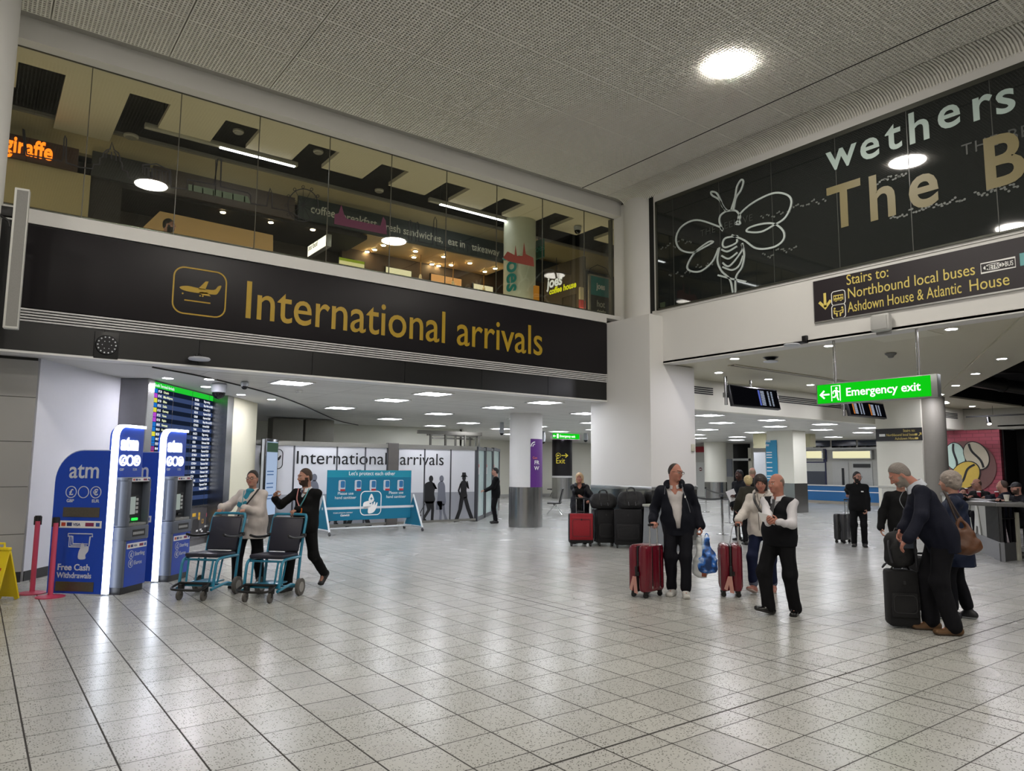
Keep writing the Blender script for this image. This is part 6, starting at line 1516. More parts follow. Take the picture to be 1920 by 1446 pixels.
SKINS = {'fair': 'ad8170', 'pink': 'a87464', 'tan': 'a07665', 'dark': '432c24', 'pale': 'b08a7a'}
def skin_m(k): return mat('skin_' + k, SKINS[k], .55, var=.06, scale=30, spec=.3)
EYEW = mat('eye_white', 'c9c2ba', .3, var=0); EYED = mat('eye_dark', '1f1814', .2, var=0); LIPM = mat('lips', '9a5450', .45, var=.04)
def ik(a, t, l1, l2, pole):
    a, t = np.asarray(a, float), np.asarray(t, float); d = t - a; L = np.linalg.norm(d); mx = (l1 + l2) * .995
    if L > mx: t = a + d / L * mx; d = t - a; L = mx
    w = d / L; x = (l1 * l1 - l2 * l2 + L * L) / (2 * L); hh = math.sqrt(max(l1 * l1 - x * x, 0)); p = np.asarray(pole, float); p = unit(p - w * (p @ w))
    return a + w * x + p * hh, t
def person(label, pos, az, h=1.75, sex='m', fat=1.0, belly=0.0, lean=0, side=0, twist=0, pz=None, pxy=(0, 0), head=(0, 0, 0), feet=None, hands=None, skin='fair', hair=None, top=None, under=None, legs=None, shoes=None, beard=None, glasses=None, coarse=1.0, world_hands=False, neckfwd=.02, group=None, sit=False, brow='3a2a20'):
    s = h / 1.75; root = thing('person', label, 'person', (pos[0], pos[1], 0), math.radians(az - 90), group)
    ca, sa = math.cos(math.radians(az - 90)), math.sin(math.radians(az - 90))
    def loc(w):
        x, y = w[0] - pos[0], w[1] - pos[1]; return V(x * ca + y * sa, -x * sa + y * ca, w[2])
    root_loc = loc
    feet = feet or {}; hands = hands or {}
    R_ = lambda d: math.radians(d)
    pel = V(pxy[0], pxy[1], (.925 * s if pz is None else pz))
    for _q, _sx in (('R', 1), ('L', -1)):      # lower the hips until both legs reach their feet
        _f = feet.get(_q, (_sx * .10, 0, 0, 0, 0)); _d = math.hypot(_f[0] - pel[0] - _sx * .088 * s, _f[1] - pel[1]); pel[2] = min(pel[2], _f[2] + .085 * s + math.sqrt(max(.04, (.835 * s) ** 2 - _d * _d)))
    l, sd, tw = R_(lean), R_(side), R_(twist)
    up = unit(V(math.sin(sd), math.sin(l), math.cos(l) * math.cos(sd))); rt = unit(V(math.cos(tw), math.sin(tw), 0) - up * (V(math.cos(tw), math.sin(tw), 0) @ up)); fw = np.cross(up, rt)
    prt = V(1, 0, 0)
    sw = (.170 if sex == 'm' else .150) * s * (1 + (fat - 1) * .35)
    nb = pel + up * .525 * s; sh = {'R': pel + up * .455 * s + rt * sw, 'L': pel + up * .455 * s - rt * sw}
    yw, pt, rl = (R_(q) for q in head)
    hf = V(-math.sin(yw) * math.cos(pt), math.cos(yw) * math.cos(pt), -math.sin(pt)); hr = unit(V(math.cos(yw), math.sin(yw), 0) ); hr = unit(hr * math.cos(rl) + np.cross(hf, hr) * -math.sin(rl)); hu = np.cross(hr, hf)
    hc = nb + (hu * .55 + up * .45) * .150 * s + hf * neckfwd + fw * .015
    hip = {'R': pel + prt * .088 * s, 'L': pel - prt * .088 * s}
    ank, kne, toe = {}, {}, {}
    for sdn, sx in (('R', 1), ('L', -1)):
        fx, fy, fz, fyaw, fpit = feet.get(sdn, (sx * .10, 0, 0, -sx * 8, 0)); a = R_(fyaw)
        A = V(fx, fy, fz + .085 * s); td = V(-math.sin(a) * math.cos(R_(fpit)), math.cos(a) * math.cos(R_(fpit)), math.sin(R_(fpit)))
        kne[sdn], ank[sdn] = ik(hip[sdn], A, .425 * s, .42 * s, V(-math.sin(a) * .6 + sx * .08, 1, .15)); toe[sdn] = td
    elb, wri, hd, pn, crl = {}, {}, {}, {}, {}
    for sdn, sx in (('R', 1), ('L', -1)):
        q = hands.get(sdn, {}); t = q.get('at'); t = V(sx * (sw + .06), .06, .80 * s) if t is None else (loc(t) if q.get('w', world_hands) else V(*t))
        hdir = unit(V(*q.get('hd', (0, .15, -1)))); W0 = t - hdir * .075 * s if q.get('grip', False) else t
        elb[sdn], wri[sdn] = ik(sh[sdn], W0, .285 * s, .255 * s, V(*q.get('pole', (sx * .55, -1, -.35))))
        hd[sdn] = hdir; p_ = V(*q.get('pn', (-sx, 0, 0))); pn[sdn] = unit(p_ - hdir * (p_ @ hdir)); crl[sdn] = q.get('curl', .35)
    hs = .96 * (s * .5 + .5); HF = lambda r, f_, u_: hc + (hr * r + hf * f_ + hu * u_) * hs
    HB = np.stack([hr, hf, hu])
    # ---- body: one surface from head to ankle
    b = Skin()
    b.ell(HF(0, -.012, .028), V(.075, .095, .100) * hs, HB, .0); b.ell(HF(0, .022, -.035), V(.060, .068, .072) * hs, HB, .04); b.ell(HF(0, .062, -.088), V(.026, .026, .022) * hs, HB, .035)
    for e in (-1, 1):
        b.ell(HF(e * .036, .062, -.022), V(.026, .022, .024) * hs, HB, .03); b.ell(HF(e * .076, -.006, -.004), V(.010, .020, .032) * hs, HB, .008)
    b.cap(HF(-.028, .084, .030), HF(.028, .084, .030), .012 * hs, None, .025)
    for e in (-1, 1): b.ell(HF(e * .031, .097, .008), V(.017, .010, .009) * hs, HB, 0, True)
    for e in (-1, 1): b.ell(HF(e * .031, .078, .008), V(.013, .013, .012) * hs, HB, .003)
    b.cap(HF(0, .088, .020), HF(0, .112, -.022), .009 * hs, .013 * hs, .014); b.ell(HF(-.012, .098, -.026), V(.009, .010, .008) * hs, HB, .008); b.ell(HF(.012, .098, -.026), V(.009, .010, .008) * hs, HB, .008)
    b.ell(HF(0, .088, -.052), V(.024, .011, .006) * hs, HB, .006); b.ell(HF(0, .087, -.062), V(.020, .011, .007) * hs, HB, .006)
    b.cap(nb - up * .03, HF(0, -.022, -.045), (.062 if sex == 'm' else .050) * s * (1 + (fat - 1) * .5), (.056 if sex == 'm' else .046) * s * (1 + (fat - 1) * .5), .03)
    b.ecap(pel, nb - up * .12 * s, (.115 * s * fat, .080 * s * fat), (.120 * s, .078 * s), rt, .04); b.cap(sh['L'], sh['R'], .042 * s, None, .05)
    for q in 'LR':
        b.cap(sh[q], elb[q], .042 * s, .036 * s, .03); b.cap(elb[q], wri[q], .036 * s, .026 * s, .02); b.cap(hip[q], kne[q], .068 * s, .048 * s, .03); b.cap(kne[q], ank[q], .046 * s, .034 * s, .03); b.cap(ank[q] - V(0, 0, .01), ank[q] + toe[q] * .09 * s - V(0, 0, .045 * s), .03 * s, .022 * s, .02)
        sx = 1 if q == 'R' else -1; W, D, N = wri[q], hd[q], pn[q]; T = np.cross(D, N) * sx; z = s * (1.0 if sex == 'm' else .93)
        b.ecap(W - D * .01, W + D * .082 * z, (.027 * z, .019 * z), (.041 * z, .014 * z), T, .012)
        c_ = crl[q]
        for i, (fb, fo, fl_, fan) in enumerate(((.086, .031, .074, .10), (.091, .0105, .082, .03), (.087, -.0105, .076, -.04), (.077, -.031, .060, -.12))):
            P_ = W + D * fb * z + T * fo * z; a = R_(8 + 50 * c_); bse = unit(D + T * fan)
            for j, (fr, da) in enumerate(((.46, 62 * c_), (.30, 45 * c_), (.24, 0))):
                dr = bse * math.cos(a) + N * math.sin(a); Q_ = P_ + dr * fl_ * fr * z; b.cap(P_, Q_, (.0092 - .0009 * j) * z, (.0085 - .0009 * j) * z, .003); P_ = Q_; a += R_(da + 8)
        P_ = W + D * .022 * z + T * .028 * z; dr = unit(D * .62 + T * .70 + N * (.30 + .5 * c_)); Q_ = P_ + dr * .040 * z; b.cap(P_, Q_, .0125 * z, .0105 * z, .008); dr = unit(D * .85 + T * (.35 - .35 * c_) + N * (.3 + .6 * c_)); b.cap(Q_, Q_ + dr * .034 * z, .0100 * z, .0080 * z, .003)
    brm = mat('brow_' + brow, brow, .8, var=0); bdm = mat('beard_' + (beard or brow), beard or brow, .85, var=.15, scale=90)
    def paint(c):
        q = (c - hc) @ HB.T / hs; r_, f_, u_ = q[:, 0], q[:, 1], q[:, 2]; m = np.zeros(len(c), int); inh = (np.abs(r_) < .1) & (f_ > 0) & (np.abs(u_) < .13)
        de = np.minimum(np.hypot(r_ - .031, u_ - .008), np.hypot(r_ + .031, u_ - .008)); ew = inh & (f_ > .078) & (np.minimum(np.abs(r_ - .031), np.abs(r_ + .031)) < .0125) & (np.abs(u_ - .008) < .0055); m[ew] = 1; m[ew & (de < .0065)] = 2
        m[inh & (f_ > .07) & (np.abs(u_ + .057) < .0095) & (np.abs(r_) < .023 - .8 * np.abs(u_ + .057))] = 3
        m[inh & (f_ > .065) & (np.abs(u_ - .033) < .004) & (np.abs(np.abs(r_) - .031) < .017)] = 4
        if beard:
            m[(np.abs(r_) < .1) & (u_ > -.14) & (u_ < -.038 - .0 * r_) & (f_ > -.012) & (m == 0) & ~((np.abs(r_) < .026) & (u_ > -.07) & (f_ > .07) & (u_ < -.046))] = 5; m[(np.abs(r_) > .052) & (u_ < .0) & (u_ > -.09) & (f_ > -.0) & (f_ < .045) & (m == 0)] = 5
        return m
    skin_obj('body', b, .0052 * coarse, [skin_m(skin), EYEW, EYED, LIPM, brm, bdm], root, paint, 1)
    # ---- hair
    if hair:
        kind, col = hair; H_ = Skin(len(label)); hm = mat('hair_' + col, col, .6, var=.25, scale=70, bump=.4); F_ = lambda p, n: H_.cutp(p, n)
        face = lambda f0, u0, tilt: F_(HF(0, f0, u0), hf * math.cos(R_(tilt)) - hu * math.sin(R_(tilt)))
        if kind == 'short':
            H_.ell(HF(0, -.014, .032), V(.082, .102, .106) * hs, HB, 0); H_.ell(HF(0, -.05, -.02), V(.068, .055, .06) * hs, HB, .03); H_.wr = .004; face(.052, .072, 38); F_(HF(0, 0, -.062), -hu)
            for e in (-1, 1): H_.ell(HF(e * .080, .018, -.020), V(.03, .045, .035) * hs, HB, 0, True)
        elif kind == 'receding':
            H_.ell(HF(0, -.018, .026), V(.081, .099, .102) * hs, HB, 0); H_.wr = .003; face(.012, .085, 22); F_(HF(0, 0, -.055), -hu)
            for e in (-1, 1): H_.ell(HF(e * .080, .022, -.022), V(.03, .045, .035) * hs, HB, 0, True)
        elif kind == 'fringe':
            H_.ell(HF(0, -.014, .020), V(.0805, .1, .1) * hs, HB, 0); H_.wr = .002; F_(HF(0, -.02, .060), unit(hu + hf * .5)); face(.010, 0, 0); F_(HF(0, 0, -.05), -hu)
            for e in (-1, 1): H_.ell(HF(e * .08, .010, -.015), V(.03, .03, .03) * hs, HB, 0, True)
        elif kind == 'bun':
            H_.ell(HF(0, -.016, .034), V(.082, .102, .106) * hs, HB, 0); H_.ell(HF(0, -.10, .02), V(.05, .05, .05) * hs, HB, .03); H_.ell(HF(0, -.055, -.03), V(.066, .055, .06) * hs, HB, .03); H_.wr = .003; face(.050, .070, 30); F_(HF(0, 0, -.075), -hu)
            for e in (-1, 1): H_.ell(HF(e * .082, .030, -.02), V(.035, .05, .045) * hs, HB, 0, True)
        elif kind == 'bob':
            H_.ell(HF(0, -.012, .036), V(.095, .112, .108) * hs, HB, 0); H_.ecap(HF(0, -.03, .02), HF(0, -.03, -.085), (.096 * hs, .090 * hs), (.090 * hs, .078 * hs), hr, .03); H_.wr = .006; H_.ell(HF(0, .085, -.036), V(.066, .085, .094) * hs, HB, 0, True); F_(HF(0, 0, -.115), -hu)
        elif kind == 'long':
            H_.ell(HF(0, -.014, .034), V(.094, .108, .108) * hs, HB, 0); H_.ecap(HF(0, -.035, .02), HF(0, -.035, -.15), (.100 * hs, .080 * hs), (.105 * hs, .06 * hs), hr, .03); H_.wr = .006; H_.ell(HF(0, .075, -.03), V(.060, .080, .110) * hs, HB, 0, True); H_.ell(HF(0, .05, -.16), V(.062, .08, .09) * hs, HB, 0, True); F_(HF(0, 0, -.19), -hu)
        elif kind == 'curly':
            H_.ell(HF(0, -.020, .036), V(.100, .118, .112) * hs, HB, 0); H_.ell(HF(0, -.06, -.03), V(.088, .070, .075) * hs, HB, .03)
            rg = np.random.RandomState(3)
            for _ in range(70):
                d = unit(rg.normal(size=3)); 
                if d[1] > .45 and d[2] < .35: continue
                H_.ell(HF(d[0] * .092, -.024 + d[1] * .105, .026 + d[2] * .10), V(.020, .020, .020) * hs, HB, .010)
            H_.ell(HF(0, .095, -.035), V(.062, .08, .085) * hs, HB, 0, True); F_(HF(0, 0, -.10), -hu)
        elif kind == 'cap':
            H_.ell(HF(0, -.008, .045), V(.086, .106, .085) * hs, HB, 0); H_.ecap(HF(0, .06, .045), HF(0, .15, .03), (.07 * hs, .010 * hs), (.05 * hs, .008 * hs), hr, .01); F_(HF(0, 0, .025), -hu)
        skin_obj('cap' if kind == 'cap' else 'hair', H_, .0055 * coarse, hm, root, None, 1)
    if glasses:
        m = MB()
        for e in (-1, 1):
            m.tube([HF(e * .031 + .024 * math.cos(t_), .112, .008 + .019 * math.sin(t_)) for t_ in [2 * PI * k / 14 for k in range(14)]], .0028, 6, closed=True); m.tube([HF(e * .056, .110, .014), HF(e * .078, .06, .014), HF(e * .080, -.005, .010)], .0026, 6)
        m.tube([HF(-.008, .113, .012), HF(.008, .113, .012)], .0026, 6); m.build('glasses', mat('glasses_' + glasses, glasses, .3), root)
    # ---- clothes
    def garment(q, name, infl=0.0, sleeves=None):
        sk_ = Skin(q.get('seed', 3)); f = fat; g = infl + q.get('loose', 0.0); hem = q.get('hem', .05); sl = q.get('sleeve', 1.0) if sleeves is None else sleeves; hemp = pel - up * hem * s * .3 - V(0, 0, hem * s * .7)
        hrx, hry = (.158 if sex == 'm' else .168), (.112 if sex == 'm' else .118)
        if sit: hemp = pel - up * .02
        chest = pel + up * .36 * s; waist = pel + up * .16 * s; fl_ = q.get('flare', 0)
        sk_.ecap(hemp, pel + up * .03 * s, ((hrx * f + g + fl_) * s, (hry * f + g + fl_) * s), ((hrx * f + g) * s, (hry * f + g) * s), prt, .05)
        sk_.ecap(pel, waist, ((hrx * f + g) * s, (hry * f + g) * s), ((.142 * f + g) * s, (.102 * f + g) * s), rt, .06)
        sk_.ecap(waist, chest, ((.142 * f + g) * s, (.102 * f + g) * s), ((.158 * (1 + (f - 1) * .6) + g) * s, (.108 * (1 + (f - 1) * .6) + g) * s), rt, .06)
        if sex == 'f':
            for e in (-1, 1): sk_.ell(pel + up * .34 * s + rt * e * .075 * s + fw * (.075 + .02 * (f - 1)) * s, V(.068, .06, .068) * s * (1 + (f - 1) * .5) + g, np.stack([rt, fw, up]), .05)
        if belly: sk_.ell(pel + up * .11 * s + fw * (.03 + belly * .3) * s, V(.145 * f, .10 + belly, .15) * s + g, np.stack([rt, fw, up]), .08)
        sk_.cap(sh['L'] - up * .014, sh['R'] - up * .014, (.044 + g * .6) * s, None, .05); 
        for e in 'LR': sk_.cap(nb - up * .045 * s, sh[e], (.046 + g * .6) * s, (.040 + g * .5) * s, .06)
        if sl > 0:
            for e in 'LR':
                ra, re, rw = (.050 + g * .6) * (1 + (f - 1) * .4) * s, (.046 + g * .7) * (1 + (f - 1) * .4) * s, (.037 + g * .8) * s
                if sl <= .5:
                    E = sh[e] + (elb[e] - sh[e]) * sl * 2; sk_.cap(sh[e], E, ra, re, .05)
                else:
                    fr = min(1, (sl - .5) * 2); E = elb[e] + (wri[e] - elb[e]) * fr; sk_.cap(sh[e] - up * .012, elb[e], ra, re, .035); sk_.cap(elb[e], E, re, rw, .03)
                    if q.get('cuff', True): sk_.cap(E - unit(wri[e] - elb[e]) * .03 * s, E, rw * 1.03, None, .01)
        sk_.wr = q.get('wrinkle', .006)
        if q.get('open'):
            z0, slp, x0 = q['open']; sk_.wedge(nb, rt, fw, up, z0 * s, slp, x0 * s, .25); sk_.ell(nb + up * .05 * s + fw * .03 * s, V(.075, .085, .07) * s, np.stack([rt, fw, up]), 0, True)
        if not sit: sk_.cutp(hemp, -unit(up * .3 + V(0, 0, .7)))
        else: sk_.cutp(hemp - up * .06, -up)
        cm = mat('cloth_' + q['c'], q['c'], q.get('rough', .8), var=.10, scale=25, bump=q.get('bump', .12), spec=.2); return skin_obj(q.get('name', name), sk_, .0075 * coarse, cm, root, None, 2, q.get('label'))
    if under: garment(under, 'shirt', -.006, under.get('sleeve', 0))
    if top: garment(top, 'jacket', .006)
    def collar(c, rise=.045, rad=.068, gap=.5, th=.008, flat=.0):
        m = MB(); n = 22; vs = []; q0 = nb - up * .012 * s
        for k in range(n + 1):
            a = PI / 2 + gap / 2 + (2 * PI - gap) * k / n; d = rt * math.cos(a) + fw * math.sin(a) * 1.05
            lo_ = q0 + d * rad * s * 1.28 - up * (.022 + .030 * max(0, math.sin(a))) * s; hi_ = q0 + d * rad * s * .98 + up * (rise - .022 * max(0, math.sin(a))) * s
            vs += [lo_, hi_, hi_ + d * th, lo_ + d * (th + flat)]
        fs = []
        for k in range(n):
            i = k * 4
            for j in range(4): fs.append((i + j, i + 4 + j, i + 4 + (j + 1) % 4, i + (j + 1) % 4))
        fs += [(3, 2, 1, 0), (n * 4, n * 4 + 1, n * 4 + 2, n * 4 + 3)]; m.add(vs, fs, True); m.build('collar', mat('cloth_' + c, c, .8, var=.08, scale=25), root)
    for q in (under, top):
        if q and q.get('collar'): collar(q.get('cc', q['c']), **q['collar'])
    if top and top.get('hood'):
        H_ = Skin(2); c0 = nb - fw * .085 * s - up * .0; H_.ecap(c0 - rt * .075 * s + fw * .05, c0 + rt * .075 * s + fw * .05, (.055 * s, .05 * s), (.055 * s, .05 * s), up, .03); H_.ell(c0 - up * .04, V(.11, .06, .075) * s, np.stack([rt, fw, up]), .04)
        for e in (-1, 1): H_.cap(c0 + rt * e * .10 * s + fw * .03, nb + rt * e * .085 * s + fw * .075 * s - up * .03, .040 * s, .028 * s, .03)
        H_.wr = .005; skin_obj('hood', H_, .007 * coarse, mat('cloth_' + top['c'], top['c'], .8), root, None, 2)
    if legs:
        L_ = Skin(7); lw = legs.get('loose', 0.0) + (fat - 1) * .05; hz = legs.get('hem', .05)
        L_.ecap(pel - V(0, 0, .02 * s), pel + up * .09 * s, ((.150 * fat) * s, (.108 * fat) * s), ((.140 * fat) * s, (.102 * fat) * s), prt, .05)
        for q in 'LR':
            L_.cap(hip[q] - V(0, 0, .01), kne[q], (.090 + lw) * s, (.066 + lw) * s, .05); e_ = ank[q] + (kne[q] - ank[q]) * (hz / .42); L_.cap(kne[q], e_, (.066 + lw) * s, (legs.get('cuffr', .056) + lw) * s, .04); L_.cap(e_, e_ - unit(kne[q] - ank[q]) * .035, (legs.get('cuffr', .056) + lw) * s, None, .01)
        L_.wr = legs.get('wrinkle', .006)
        skin_obj(legs.get('name', 'trousers'), L_, .0075 * coarse, mat('cloth_' + legs['c'], legs['c'], .85, var=.10, scale=30, bump=.12, spec=.2), root, None, 2)
        if legs.get('belt'):
            m = MB(); q0 = pel + up * .085 * s; m.tube([q0 + prt * math.cos(a) * .150 * fat * s + V(0, 1, 0) * math.sin(a) * .112 * fat * s for a in [2 * PI * k / 24 for k in range(24)]], .014, 6, closed=True); m.build('belt', BLACKPL, root)
    if shoes:
        for q in 'LR':
            S_ = Skin(5); A = ank[q]; T = toe[q]; rgt = unit(np.cross(T, V(0, 0, 1))); dn = np.cross(T, rgt) * 1.0; dn = dn if dn[2] < 0 else -dn
            S_.ecap(A - T * .055 * s + dn * .048 * s, A + T * .155 * s + dn * .056 * s, (.037 * s, .032 * s), (.043 * s, .026 * s), rgt, .03); S_.cap(A - T * .03 * s + dn * .03 * s, A + T * .03 * s + dn * .02 * s, .042 * s, .040 * s, .04); S_.cap(A + V(0, 0, .02) * s, A + dn * .03, .040 * s, .040 * s, .02); S_.ecap(A - T * .05 * s + dn * .075 * s, A + T * .155 * s + dn * .075 * s, (.040 * s, .014), (.046 * s, .012), rgt, .012)
            S_.cutp(A + dn * .085 * s, dn)
            so = mat('sole_' + shoes.get('sole', '1a1a1a'), shoes.get('sole', '1a1a1a'), .6); up_m = mat('shoe_' + shoes['c'], shoes['c'], shoes.get('rough', .5), var=.08)
            lim = A + dn * .064 * s
            skin_obj('shoe', S_, .006 * coarse, [up_m, so], root, lambda c, lim=lim, dn=dn: (((c - lim) @ dn) > 0).astype(int), 1)
    root_info = dict(root=root, nb=nb, up=up, rt=rt, fw=fw, sh=sh, hc=hc, HF=HF, hf=hf, pel=pel, wri=wri, hd=hd, pn=pn, s=s, elb=elb, to_local=loc, hr=hr, hu=hu, ank=ank)
    return root_info
def strap(info, pts, r, m_, name='strap', n=6):
    m = MB(); m.tube(spline([V(*p) for p in pts], 5), r, n); return m.build(name, m_, info['root'])
# ------------------------------------------------------------------ suitcases and bags
def suitcase(label, loc, rz, W, D, H, c, kind='hard', handle=0.0, tag_c=None, group=None, front=None, wheels=True, rough=.22):
    t = thing('suitcase', label, 'suitcase', (loc[0], loc[1], 0), math.radians(rz), group)
    m_ = mat('case_' + c + kind, c, rough if kind == 'hard' else .85, var=.06, scale=20, bump=0 if kind == 'hard' else .15, coat=.3 if kind == 'hard' else 0)
    z0 = .07 if wheels else .02; bev = .05 if kind == 'hard' else .035
    if kind == 'hard':
        for nm, ya, yb, yr in (('back_shell', -D / 2, -.008, -D / 2), ('front_shell', .008, D / 2, D / 2)):
            m = MB(); m.box2((-W / 2, ya, z0), (W / 2, yb, H), bev=bev)
            for k in range(5):
                x = -W * .34 + W * .17 * k; m.box2((x - .012, yr - .006, z0 + .06), (x + .012, yr + .006, H - .07), bev=.005)
            m.build(nm, m_, t)
        m = MB(); m.box2((-W / 2 + .012, -.014, z0 + .012), (W / 2 - .012, .014, H - .012), bev=.01); m.build('zip_seam', BLACKPL, t)
        m = MB(); m.box2((-W / 2 - .016, -.02, H * .36), (-W / 2 + .01, .02, H * .60), bev=.008); m.box2((-W / 2 - .02, -.045, H * .42), (-W / 2, -.022, H * .50), bev=.006); m.build('side_handle', BLACKPL, t)
    else:
        m = MB(); m.box2((-W / 2, -D / 2, z0), (W / 2, D / 2, H), bev=bev); m.build('body', m_, t)
        fm = mat('case_' + (front or c) + 'pocket', front or c, .8, var=.06, scale=30, bump=.15)
        m = MB(); m.box2((-W * .42, -D / 2 - .030, z0 + .10), (W * .42, -D / 2 + .01, H - .07 if front else H * .62), bev=.025); m.build('front_pocket', fm, t)
        if front:
            m = MB(); m.box2((-W / 2 + .015, -D / 2 - .012, z0 + .07), (W / 2 - .015, -D / 2 + .02, H + .004), bev=.015); m.build('front_panel', fm, t)
        Fz_ = Frame((0, -D / 2 - .032, 0)); m = MB(); m.stroke(Fz_, rrect(-W * .36, z0 + .15, W * .36, (H - .12) if front else H * .58, .04), .008, 0, .004, True); m.rect(Fz_, -.012, (H - .12) - .02, .012, (H - .12) + .015, .0, .008); m.build('zip_line', mat('zip_grey', '2c2c2e', .4, .3), t)
        m = MB(); m.tube([(-.09, 0, H - .005), (-.07, 0, H + .035), (.07, 0, H + .035), (.09, 0, H - .005)], .013, 8); m.build('top_grip', BLACKPL, t)
    if wheels:
        for sx in (-1, 1):
            for sy in (-1, 1):
                x, y = sx * (W / 2 - .06), sy * (D / 2 - .05); m = MB(); m.cyl((x - .016, y, .032), (x + .016, y, .032), .032, n=16); m.box2((x - .022, y - .025, .03), (x + .022, y + .025, z0 + .02), bev=.008); m.build('wheel', BLACKPL, t)
    if handle:
        m = MB()
        for sx in (-1, 1): m.cyl((sx * .085, -D / 2 + .03 if kind == 'hard' else D / 2 - .03, H - .05), (sx * .085, -D / 2 + .03 if kind == 'hard' else D / 2 - .03, handle), .010, n=10)
        if kind == 'hard':
            for sx in (-1, 1): m.box2((sx * .085 - .008, -D / 2 - .010, z0 + .05), (sx * .085 + .008, -D / 2 + .004, H - .02))
        m.build('telescopic_handle', CHROME, t); m = MB(); y = -D / 2 + .03 if kind == 'hard' else D / 2 - .03; m.box2((-.11, y - .018, handle - .015), (.11, y + .018, handle + .018), bev=.012); m.build('handle_grip', BLACKPL, t)
    if tag_c:
        m = MB(); Ft = Frame((-W / 2 - .03, .03, H * .34), (0, -1, .2), (0, .25, 1)); m.poly(Ft, [(-.03, -.16), (.02, -.18), (.05, .04), (.0, .05)], 0, .004); m.poly(Ft, [(-.09, -.10), (-.055, -.13), (.03, .03), (.0, .05)], .004, .008); m.build('luggage_ribbon', mat('ribbon_' + tag_c, tag_c, .6), t)
    return t
RED = '651021'
cA = at_z(1213, 1118, 0); caseA = suitcase('glossy red hard suitcase rolled by the man in the open navy jacket', cA, 8, .44, .29, .68, RED, handle=.94, tag_c='b9877c', group='matching glossy red suitcases')
cB = at_z(1370, 1116, 0); caseB = suitcase('glossy red hard suitcase rolled by the woman in the white hoodie', cB, 40, .44, .29, .68, RED, handle=.94, tag_c='b9877c', group='matching glossy red suitcases')
m = MB(); m.tube(spline([(-.08, .0, .685), (-.05, -.02, .80), (.03, -.05, .90), (.07, -.10, .97)], 5), .006, 6); m.build('loop_cord', mat('cord_grey', '8a8a8a', .5), caseB)
cR = at_z(1089, 1024, 0); suitcase('red fabric suitcase with a black frame before the woman in the padded coat', cR, -36, .53, .26, .70, '141416', 'soft', handle=1.02, front='8c1622')
c1 = at_z(1128, 1016, 0); suitcase('tall black suitcase just right of the red fabric one', (c1.x, c1.y), -30, .40, .28, .74, '131317', 'soft')
c2 = at_z(1141, 1027, 0); suitcase('tall black suitcase in the middle of the dark luggage pile', (c2.x + .22, c2.y + .32), -36, .40, .26, .80, '121216', 'soft')
c3 = at_z(1178, 1029, 0); suitcase('widest black suitcase at the right of the dark luggage pile', (c3.x + .12, c3.y + .12), -44, .58, .34, .82, '101014', 'soft')
BAG = mat('black_bag', '111114', .75, var=.12, scale=25, bump=.2)
def holdall(label, loc, rz, W, D, H, name='holdall'):
    t = thing(name, label, 'bag', loc, math.radians(rz)); s = Skin(4); s.ecap(V(-W / 2 + .08, 0, H * .45), V(W / 2 - .08, 0, H * .45), (D / 2, H * .5), (D / 2, H * .5), V(0, 1, 0), .03); s.ecap(V(-W / 2 + .1, 0, .08), V(W / 2 - .1, 0, .08), (D / 2, .09), (D / 2, .09), V(0, 1, 0), .06); s.wr = .008; s.cut(V(0, 0, -1), 0); skin_obj('body', s, .012, BAG, t, None, 2)
    m = MB()
    for sy in (-1, 1): m.tube(spline([(-W * .22, sy * D * .46, H * .55), (-W * .18, sy * D * .28, H * 1.02), (-.04, sy * .03, H * 1.16), (.04, sy * .03, H * 1.16), (W * .18, sy * D * .28, H * 1.02), (W * .22, sy * D * .46, H * .55)], 4), .012, 7)
    m.build('carry_handles', BLACKPL, t); m = MB(); m.box2((-W * .28, -D / 2 - .02, .06), (W * .28, -D / 2 + .04, H * .55), bev=.02); m.build('pocket', BAG, t); m = MB()
    for x in (-W * .16, W * .16): m.tube([(x, -D / 2 - .02, H * .4), (x + .01, -D / 2 - .03, H * .2)], .006, 6)
    m.build('zip_pulls', mat('zip_silver', '77777a', .3, .8), t); return t
p = at_z(1124, 958, .82); holdall('rounded black holdall on top of the middle black suitcase', (c2.x + .14, c2.y + .30, .805), -36, .46, .30, .34)
holdall('boxy black bag on top of the widest black suitcase', (c3.x + .16, c3.y + .06, .825), -40, .46, .30, .38, 'cabin_bag')
pO = at_z(1707, 1180, 0); caseO = suitcase('upright black soft suitcase carrying the backpack beside the bending man', (pO.x + .05, pO.y + .10), -50, .31, .23, .61, '0f0f12', 'soft', wheels=False)
pO2 = at_z(1745, 1158, 0); suitcase('black suitcase half hidden behind the bending man and the backpack case', (pO2.x + .03, pO2.y + .10), -50, .34, .22, .68, '121217', 'soft', wheels=True)
bk = thing('backpack', 'black backpack standing on the soft suitcase under the man\'s hands', 'bag', (pO.x + .05, pO.y + .10, .632), math.radians(-52)); s = Skin(9); s.ecap(V(0, 0, .10), V(0, .0, .26), (.155, .11), (.14, .09), V(1, 0, 0), .05); s.ell(V(0, 0, .32), V(.13, .09, .08), None, .05); s.ell(V(0, -.10, .17), V(.12, .07, .14), None, .03); s.wr = .008; s.cut(V(0, 0, -1), 0); skin_obj('body', s, .01, BAG, bk, None, 2)
